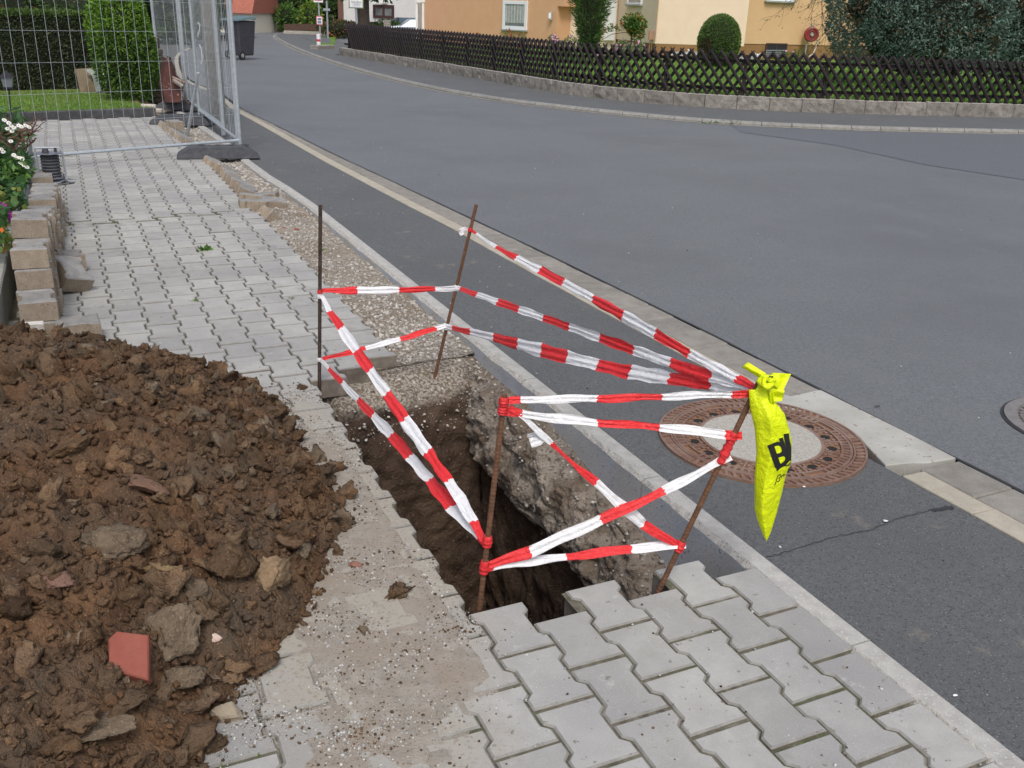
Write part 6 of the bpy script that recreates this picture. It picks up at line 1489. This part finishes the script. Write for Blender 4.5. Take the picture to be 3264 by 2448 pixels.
t, p = signpost((1022, 138), (1012, -60), 'bus stop sign post with white and red bordered timetable board', Y=44)
plate(t, p, 1009, 52, 1028, 79, 'signred', 'sign_frame'); s_ = plate(t, p, 1010.5, 54, 1026.5, 77, 'signwhite', dz=.012)
plate(t, p, 1012.5, 57, 1024, 64, 'signink', 'print', dz=.022, par=s_); plate(t, p, 1012.5, 67, 1024, 74, 'signink', 'print', dz=.022, par=s_)
s_ = plate(t, p, 1000, -28, 1028, 7, 'signwhite', dz=.0); plate(t, p, 1002, -4, 1026, 1, 'signred', 'print', dz=.012, par=s_)
t, p = signpost((1045, 110), (1041, 2), 'thin grey street name post with crossed blades in front of the dark hedge', r=.045, Y=50); p.y = p.y
plate(t, p, 1030, 27, 1052, 34, 'steelgrey', 'name_blade')
t, p = signpost((1140, 97), (1134, 20), 'green framed white notice board sign on a pole by the tree trunk', r=.06, Y=50.5)
plate(t, p, 1112, -18, 1158, 26, 'signgreen', 'sign_frame'); s_ = plate(t, p, 1115, -14, 1155, 23, 'signwhite', dz=.02)
def text(s, t, p, px, py, hpx, mat, par, dz=.05, sx=1.0):
    cu = bpy.data.curves.new('text', 'FONT'); cu.body = s; k = p.y*hpx/FPX; cu.size = k*1.35; cu.align_x = 'CENTER'; cu.extrude = .001
    o = bpy.data.objects.new('lettering', cu); C.objects.link(o); o.parent = par; q = D(px, py, p.y-.08-dz); o.location = q-p; o.rotation_euler = (R(90), 0, 0); o.scale = (sx, 1, 1); o.data.materials.append(M[mat]); dg = bpy.context.evaluated_depsgraph_get(); me = bpy.data.meshes.new_from_object(o.evaluated_get(dg)); o2 = link('lettering', me, par); o2.location, o2.rotation_euler, o2.scale = o.location.copy(), o.rotation_euler.copy(), o.scale.copy(); bpy.data.objects.remove(o); return o2
text('Schulbus', t, p, 1136, 9, 6.5, 'signgreen', s_); text('wartehalle', t, p, 1136, 14.5, 3.6, 'signink', s_, sx=.8); text('7 - 8   12 - 14', t, p, 1136, 20, 4, 'signink', s_, sx=.75)
# street tree with trunk
def leafy_tree(label, base, trunk_r, trunk_h, crown_r, crown_z, n, size, seed, mat=L_tree, name='street_tree', core=True):
    t = thing(name, label, 'tree', tuple(base)); mb = MB(); mb.tube([(0, 0, -.2), (0, 0, trunk_h*.5), (.05, 0, trunk_h)], [trunk_r*1.15, trunk_r*.95, trunk_r*.8], 12)
    for k in range(6): a_ = k*1.05; mb.tube([(0, 0, trunk_h*.85), (math.cos(a_)*crown_r[0]*.4, math.sin(a_)*crown_r[1]*.4, crown_z-.1), (math.cos(a_)*crown_r[0]*.75, math.sin(a_)*crown_r[1]*.75, crown_z+.3)], [trunk_r*.45, trunk_r*.25, .02], 6)
    mb.build('trunk', M['bark'], t); P_, dn = blob_pts((0, 0, crown_z+crown_r[2]*.55), crown_r, n, .45, 14, .35, seed); keep = P_[:, 2] > crown_z-.5+.4*rng.random(len(P_))
    foliage('crown', [(cards(P_[keep], size, normals=dn[keep]*.4, aspect=.55, droop=.2), mat)], t)
    if core: Vc, Fc = ico_np(2); npmesh('inner_crown', Vc*np.array(crown_r)*.42+np.array([0, 0, crown_z+crown_r[2]*.6]), Fc, bpy.data.materials['hedge_core'], t)
    return t
b_ = D(1158, 96, 54); b_.z = gz(b_.x, b_.y); zt = D(1158, -22, 54).z
leafy_tree('street tree with a dark straight trunk before the white house', b_, .36, zt-b_.z+.3, (2.6, 2.4, 2.2), zt-b_.z+.05, 3000, .26, 21)
# white house
wa, wb = XY(1096, 60, 64), XY(1440, 60, 60); h3 = thing('white_house', 'white rendered house with a dark framed window and red brown corner beyond the parked cars', 'house', (wa.x, wa.y, -1)); ho3 = Vector(h3.location); solid('wall', [wa, wb, wb+Vector((0, 8, 0)), wa+Vector((0, 8, 0))], -1.5, 6, M['whitew'], h3, ho3)
bw = XY(1078, 60, 64.05); solid('brick_corner', [bw, wa-Vector((.01, 0, 0)), wa+Vector((-.01, 8, 0)), bw+Vector((0, 8, 0))], -1.5, 6, M['brickdark'], h3, ho3)
window(h3, wa, wb, 1191, 14, 1257, 57, M['darkframe'], M['glass'], fw=.16, mull=2, org=ho3, sill=False)
mb = MB(); p = onwall(wa, wb, 1224, 13); mb.box(p-ho3+Vector((0, -.1, .1)), (1.5, .12, .12)); mb.build('shutter_box', M['whitew'], h3)
# low fences and hedges round the far gardens
def picket(label, x0, x1, ytop, ybot, Y, n, mat, wd_=.5, name='picket_fence', tip=True):
    a, b = D(x0, ybot, Y), D(x1, ybot, Y); h_ = D(x0, ytop, Y).z-a.z; t = thing(name, label, 'fence', tuple(a)); L = (b-a); 
    me = None
    for i in range(n):
        if me is None: mb = MB(); w_ = L.length/n*wd_; mb.prism([(-w_/2, 0), (w_/2, 0), (w_/2, .03), (-w_/2, .03)], 0, h_); me = mb.mesh('picket', M[mat])
        o = link('picket', me, t); o.location = L*(i+.5)/n
    for f_ in (.25, .8): mb = MB(); mb.tube([(0, .05, h_*f_), L+Vector((0, .05, h_*f_))], .04, 5); mb.build('rail', M[mat], t)
    return t
M['fencebrown'] = pmat('brown_boards', (.075, .045, .035), (.11, .065, .045), 10, .9)
picket('brown board fence above the pale stone wall at the bend', 905, 1064, 76, 97, 58, 44, 'fencebrown', .88)
a, b = D(905, 97, 57.8), D(1066, 97, 57.8); zb_ = D(905, 114, 57.8).z; sw = thing('stone_wall', 'pale coursed stone wall below the brown board fence', 'wall', (a.x, a.y, zb_)); hh = a.z-zb_; L = (b-a).length; rows_, cols_ = 4, 22; bme = None
for r_ in range(rows_):
    for c_ in range(cols_):
        if bme is None: mb = MB(); mb.box((0, 0, 0), (L/cols_*.96, .3, hh/rows_*.9)); bme = mb.mesh('stone', M['palestone'])
        o = link('stone', bme, sw); o.location = (L/cols_*(c_+.5*(1+(r_ % 2)*.6)), 0, hh/rows_*(r_+.5)); o.scale = (random.uniform(.85, 1.02), 1, 1)
picket('dark picket fence left of the tree trunk', 1125, 1150, 68, 92, 56, 6, 'dark', .45); picket('dark picket fence right of the tree trunk', 1166, 1205, 69, 92, 56, 9, 'dark', .45)
def blk(px, py, Y): p = D(px, py, Y); return (p.x, p.y, gz(p.x, p.y))
def farshrub(label, px, py, Y, r, n, size, mats, seed, name='shrub', cat='shrub'):
    c = blk(px, py, Y); t = shrub(name, label, c, r, n, size, mats, cat, seed=seed, aspect=.5, lump=.15); return t
farshrub('rounded dark shrub beside the brick corner of the white house', 1107, 90, 56.5, (1.0, .8, .42), 900, .14, [(L_tree, .9), (F_or, .05)], 31)
farshrub('dark flowering shrubs behind the left end of the lattice fence', 1078, 100, 53, (1.2, .8, .45), 1200, .14, [(L_conbr, .55), (L_tree, .42), (F_or, .03)], 32)
farshrub('arched clipped hedge beside the pale garden pier', 1232, 85, 55, (1.0, .7, .50), 1800, .12, [(L_bush, 1.0)], 33, 'arched_hedge', 'hedge')
farshrub('low brown hedge joining the arched hedge', 1195, 92, 54.6, (.9, .5, .33), 900, .12, [(L_conbr, .8), (L_tree, .2)], 34, 'low_hedge', 'hedge')
farshrub('small yellow green shrub above the brown board fence', 989, 75, 62, (.75, .6, .95), 700, .22, [(L_ivy, .5), (L_thuja, .5)], 35); farshrub('pale green shrub at the far bend', 913, 78, 63, (.7, .6, .9), 500, .22, [(L_herb, 1)], 36)
p = D(1235, 97, 54.2); pr_ = thing('garden_pier', 'pale pier of split stone blocks in front of the arched hedge', 'pier', (p.x, p.y, gz(p.x, p.y))); hh = D(1235, 64, 54.2).z-gz(p.x, p.y); n = 9
for k in range(n): mb = MB(); mb.box((0, 0, hh*(k+.5)/n), (.34+random.uniform(-.01, .01), .34, hh/n*.88)); mb.build('stone', M['palestone'], pr_)
# cars
def car(label, loc, rz, paint, s=1.0, zo=0):
    t = thing('parked_car', label, 'car', loc, rz); L, Wd = 4.4, 1.72
    prof = [(-2.2, .35), (-2.2, .75), (-2.12, .95), (-1.55, 1.0), (-.95, 1.38), (.35, 1.42), (1.15, 1.02), (1.95, .88), (2.2, .62), (2.2, .35)]
    mb = MB(); n = len(prof); V = []
    for y, k in ((-Wd/2, 1.0), (-Wd/2+.06, 0), (Wd/2-.06, 0), (Wd/2, 1.0)):
        for x, z in prof: V.append((x, y*(1-(.16 if z > 1.05 else 0)), z))
    mb.add([v_ for v_ in V], [(i*n+j, i*n+(j+1) % n, (i+1)*n+(j+1) % n, (i+1)*n+j) for i in range(3) for j in range(n)]+[tuple(range(n))[::-1], tuple(3*n+j for j in range(n))])
    b_ = mb.build('body', paint, t); bv = b_.modifiers.new('b', 'BEVEL'); bv.width = .05; bv.segments = 2
    for y in (-1, 1):
        mb = MB(); yy = y*(Wd/2*.84+.012+.05); mb.add([(-1.30, y*(Wd/2+.005), 1.02), (-.92, yy-y*.1, 1.32), (-.25, yy-y*.1, 1.35), (-.25, y*(Wd/2+.005), 1.02)], [(0, 1, 2, 3)]); mb.add([(-.18, y*(Wd/2+.005), 1.02), (-.18, yy-y*.1, 1.35), (.30, yy-y*.1, 1.35), (.98, y*(Wd/2+.005), 1.02)], [(0, 1, 2, 3)]); mb.build('side_window', M['carglass'], t)
        for x in (-1.35, 1.35):
            mb = MB(); mb.tube([(x, y*(Wd/2-.16), .32), (x, y*(Wd/2+.03), .32)], .32, 20); w_ = mb.build('wheel', M['tyre'], t); mb = MB(); mb.tube([(x, y*(Wd/2+.0), .32), (x, y*(Wd/2+.045), .32)], .19, 14); mb.build('rim', M['chrome'], w_)
        mb = MB(); mb.box((-2.17, y*.68, .82), (.12, .30, .16)); mb.build('tail_light', M['lampred'], t); mb = MB(); mb.box((2.13, y*.62, .66), (.14, .34, .14)); mb.build('headlight', M['chrome'], t)
    mb = MB(); mb.add([(-1.50, -.62, 1.045), (-1.50, .62, 1.045), (-1.0, .56, 1.365), (-1.0, -.56, 1.365)], [(0, 1, 2, 3)]); mb.build('rear_window', M['carglass'], t); mb = MB(); mb.add([(1.10, -.64, 1.06), (1.10, .64, 1.06), (.42, .56, 1.41), (.42, -.56, 1.41)], [(3, 2, 1, 0)]); mb.build('windscreen', M['carglass'], t)
    mb = MB(); mb.box((-2.215, 0, .62), (.02, .50, .11)); mb.build('number_plate', M['signwhite'], t); t.scale = (s, s, s); return t
p = D(1345, 60, 52.5); z_ = D(1345, 62, 52.5).z-1.42; car('silver blue car parked behind the carport piers, tail towards the left', (p.x+.15, 52.5, z_+.22), R(12), M['silver'], .86)
p = D(1278, 60, 57); z_ = D(1278, 57, 57).z-1.40; car('dark car parked beyond the silver one with its windscreen showing', (p.x+.25, 57.6, z_+.2), R(-75), M['carblack'], .86)
# background trees, red roofed cottage, distant wall
for i, (px, Y, r_, hz_, sd) in enumerate([(870, 92, (5.5, 4, 5.0), 1.0, 41), (980, 84, (5.2, 4, 5.0), .6, 42), (1060, 78, (4.2, 3, 4.6), .8, 43), (760, 108, (5, 4, 5.5), 1.2, 44), (930, 100, (5.5, 4, 6), .5, 45), (820, 116, (5, 4, 6), .6, 46)]):
    b_ = D(px, 60, Y); b_.z = gz(b_.x, b_.y)
    leafy_tree(['dark tree over the far end of the road', 'dark tree behind the timetable sign', 'dark tree beside the brick corner of the white house', 'tree behind the red roofed cottage', 'deep green tree closing the view between the two middle trees', 'hindmost tree above the end of the road'][i], b_, .3, 1.8, r_, hz_, 5200, .40, sd, name='background_tree')
tg = D(870, 60, 68); tag(shrub('dark_hedge', 'long dark overgrown hedge closing the street', (tg.x, tg.y, -.4), (5.0, 1.3, 1.5), 6000, .28, [(L_tree, .9), (L_conbr, .1)], 'hedge', seed=51, lump=.2, aspect=.6))
a, b = D(790, 98, 64), D(915, 97, 64); mb = MB(); mb.box((0, 0, 0), ((b-a).length*1.1, .4, D(850, 79, 64).z+.4)); o = mb.build('garden_wall', pmat('red_grey_wall', (.22, .15, .12), (.32, .26, .22), 1.2, .9)); o.location = ((a.x+b.x)/2, 64, (D(850, 79, 64).z-.4)/2); tag(o, 'reddish grey wall across the far end of the road', 'wall')
ct = thing('cottage', 'cream cottage with a steep red tiled roof seen beyond the wheelie bin', 'house', (D(735, 60, 58).x, 60, -1)); co = Vector(ct.location)
x0, x1 = D(690, 60, 58).x-co.x, D(802, 60, 58).x-co.x; zt = D(780, 36, 58).z+1
mb = MB(); mb.box(((x0+x1)/2, 1, (zt)/2), (x1-x0, 6, zt)); mb.build('wall', M['cream'], ct)
mb = MB(); xm = (x0+x1)/2; mb.add([(x0-.3, -2.4, zt-.1), (x1+.15, -2.4, zt-.1), (x1+.15, 1, zt+3.4), (x0-.3, 1, zt+3.4), (x0-.3, 4.4, zt-.1), (x1+.15, 4.4, zt-.1)], [(0, 1, 2, 3), (3, 2, 5, 4), (0, 3, 4), (1, 5, 2)]); mb.build('roof', M['roofred'], ct)
# dark houses' garden on the left beyond the hedge: white house corner, shrubs behind the mesh
w0, w1 = XY(300, 10, 42), XY(372, 10, 42); mb = MB(); h4 = thing('distant_house', 'piece of a white house showing above the end of the clipped hedge', 'house', (w0.x, w0.y, 0)); solid('wall', [w0, w1, w1+Vector((0, 5, 0)), w0+Vector((0, 5, 0))], D(330, 22, 42).z, 6, M['whitew'], h4, Vector((w0.x, w0.y, 0)))
solid('wall', [w0+Vector((.2, .2, 0)), w1+Vector((-.2, .2, 0)), w1+Vector((-.2, 5, 0)), w0+Vector((.2, 5, 0))], -.5, D(330, 22, 42).z-.01, M['brickdark'], h4, Vector((w0.x, w0.y, 0)))
for i, (px, Y, r_, sd) in enumerate([(40, 30, (2.4, 1.5, 1.6), 61), (180, 33, (2.2, 1.5, 1.5), 62), (480, 36, (2.6, 1.8, 2.2), 63), (600, 60, (3.2, 2, 2.3), 64), (640, 44, (1.3, 1.2, 1.6), 65), (560, 48, (1.4, 1.2, 1.5), 66), (-120, 26, (2.2, 1.5, 1.6), 67)]):
    c = D(px, 60, Y); shrub('garden_tree', ['dark bushy tree beyond the left end of the hedge', 'dark bushy tree beyond the middle of the hedge', 'tall dark tree behind the stone pillar', 'dark green growth behind the mesh fence panels', 'leafy growth between mesh fence and wheelie bin', 'low green shrub behind the person', 'dark tree beyond the hedge outside left'][i], (c.x, c.y, gz(c.x, c.y)-.2), r_, 3800, .22, [(L_tree, 1.0)], 'tree', seed=sd, lump=.25, aspect=.5, trunk=(.15, 1.0))
mb = MB(); a = G(383, 60); p = D(486, 30, 30); 
# wheelie bin
p = G(770, 188); wb_ = thing('wheelie_bin', 'dark wheelie bin with a grey green lid standing at the roadside beyond the mesh fence', 'bin', (p.x, p.y, 0), R(-28))
mb = MB(); A_ = [(-.23, -.27, .10), (.23, -.27, .10), (.23, .27, .10), (-.23, .27, .10)]; B_ = [(-.29, -.35, 1.0), (.29, -.35, 1.0), (.29, .35, 1.0), (-.29, .35, 1.0)]
mb.add(A_+B_, [(3, 2, 1, 0), (4, 5, 6, 7), (0, 1, 5, 4), (1, 2, 6, 5), (2, 3, 7, 6), (3, 0, 4, 7)]); o = mb.build('body', M['binblack'], wb_); bv = o.modifiers.new('b', 'BEVEL'); bv.width = .03
mb = MB(); mb.add([(-.32, -.40, .99), (.32, -.40, .99), (.32, .36, 1.05), (-.32, .36, 1.05), (-.30, -.38, 1.03), (.30, -.38, 1.03), (.28, .30, 1.12), (-.28, .30, 1.12)], [(0, 1, 5, 4), (1, 2, 6, 5), (2, 3, 7, 6), (3, 0, 4, 7), (4, 5, 6, 7), (3, 2, 1, 0)]); mb.build('lid', M['binlid'], wb_)
for x in (-.25, .25): mb = MB(); mb.tube([(x-.03, -.24, .11), (x+.03, -.24, .11)], .11, 18); w_ = mb.build('wheel', M['tyre'], wb_); mb = MB(); mb.tube([(x-.034, -.24, .11), (x+.034, -.24, .11)], .055, 14); mb.build('hub', M['chrome'], w_)
mb = MB(); mb.tube([(-.2, .42, 1.04), (.2, .42, 1.04)], .018, 6); mb.build('handle', M['binblack'], wb_)
# person beyond the hedge
def person(px, pyh, Y, label):
    top = D(px, pyh, Y); H_ = 1.72; o0 = Vector((top.x, Y, top.z-H_)); t = thing('person', label, 'person', tuple(o0))
    bm = bmesh.new(); sk = bm.verts.layers.skin.verify()
    J = dict(pel=((0, 0, .92), .15), chest=((0, 0, 1.28), .17), neck=((0, 0, 1.46), .06), head0=((0, -.01, 1.54), .075), head=((0, -.015, 1.66), .09), shl=((-.19, 0, 1.40), .065), shr=((.19, 0, 1.40), .065), ell=((-.26, -.08, 1.14), .045), elr=((.26, -.08, 1.14), .045), hal=((-.10, -.28, 1.16), .032), har=((.12, -.28, 1.18), .032), hpl=((-.09, 0, .86), .09), hpr=((.09, 0, .86), .09), knl=((-.10, -.02, .48), .06), knr=((.10, -.02, .48), .06), anl=((-.10, .02, .08), .045), anr=((.10, .02, .08), .045), tol=((-.11, -.14, .04), .035), tor=((.11, -.14, .04), .035))
    vv = {}
    for k_, (co_, r_) in J.items(): v_ = bm.verts.new(co_); v_[sk].radius = (r_, r_); vv[k_] = v_
    vv['pel'][sk].use_root = True
    for a_, b_ in [('pel', 'chest'), ('chest', 'neck'), ('neck', 'head0'), ('head0', 'head'), ('chest', 'shl'), ('chest', 'shr'), ('shl', 'ell'), ('shr', 'elr'), ('ell', 'hal'), ('elr', 'har'), ('pel', 'hpl'), ('pel', 'hpr'), ('hpl', 'knl'), ('hpr', 'knr'), ('knl', 'anl'), ('knr', 'anr'), ('anl', 'tol'), ('anr', 'tor')]: bm.edges.new((vv[a_], vv[b_]))
    me = bpy.data.meshes.new('body'); bm.to_mesh(me); bm.free(); o = link('body', me, t); o.modifiers.new('s', 'SKIN'); su = o.modifiers.new('u', 'SUBSURF'); su.levels = su.render_levels = 2
    dg = bpy.context.evaluated_depsgraph_get(); m2 = bpy.data.meshes.new_from_object(o.evaluated_get(dg)); o.modifiers.clear(); o.data = m2; m2.materials.clear()
    for m_ in (M['skin'], M['shirt'], M['cloth']): m2.materials.append(m_)
    for pg in m2.polygons:
        c = pg.center; pg.use_smooth = True
        pg.material_index = 2 if c.z < .92 else (0 if (c.z > 1.47 or (c.y < -.12 and c.z > 1.0)) else 1)
    mb = MB(); mb.tube([(0, -.01, 1.68), (0, -.01, 1.735), (0, -.01, 1.765)], [.102, .092, .04], 14); mb.box((0, -.13, 1.69), (.13, .10, .015)); mb.build('cap', M['shirt'], t)
    for s__ in (-1, 1):
        for f_ in range(4): mb = MB(); mb.tube([(s__*.11+(-.03+.02*f_)*s__, -.30, 1.17), (s__*.10+(-.03+.02*f_)*s__, -.36, 1.18), (s__*.09+(-.03+.02*f_)*s__, -.385, 1.16)], [.010, .009, .006], 6); mb.build('finger', M['skin'], o)
    return t
person(513, 57, 50, 'person in dark blue shirt and cap standing beyond the stone pillar, hands raised')
# grit and small litter on the carriageway
pts = []; sz = []
for i in range(420):
    t_ = rng.random(); p = P(2.15+rng.random()**2*6, rng.uniform(-1, 12), -.012) if t_ < .75 else P(rng.uniform(1.03, 1.7), rng.uniform(-.8, 8), -.010)
    s_ = .0015+.0045*rng.random()**3; pts.append((p.x, p.y, p.z+s_*.5)); sz.append(s_)
o = stones('grit', pts, sz, [M['chips'], M['clod']], mi=(rng.random(len(pts)) < .35).astype(int)); tag(o, kind='stuff')
for (px, py, r_, lb) in [(2823, 1663, .012, 'small white scrap on the footway asphalt below the manhole'), (2562, 1552, .008, 'tiny white scrap at the lower rim of the manhole'), (3042, 2218, .008, 'single white pebble on the footway asphalt near the kerb'), (1706, 537, .010, 'white speck of litter in the middle of the road'), (2795, 1297, .014, 'short twig lying on the road right of the gutter')]:
    Vp, Fp = clod_proto(int(px), .4, 2, 1); o = npmesh('litter', Vp*r_*np.array([1.0, .8, .5]), Fp, M['signwhite'] if 'twig' not in lb else M['bark'], None); p = G(px, py, -.008); o.location = p+Vector((0, 0, r_*.3)); tag(o, lb, 'litter')
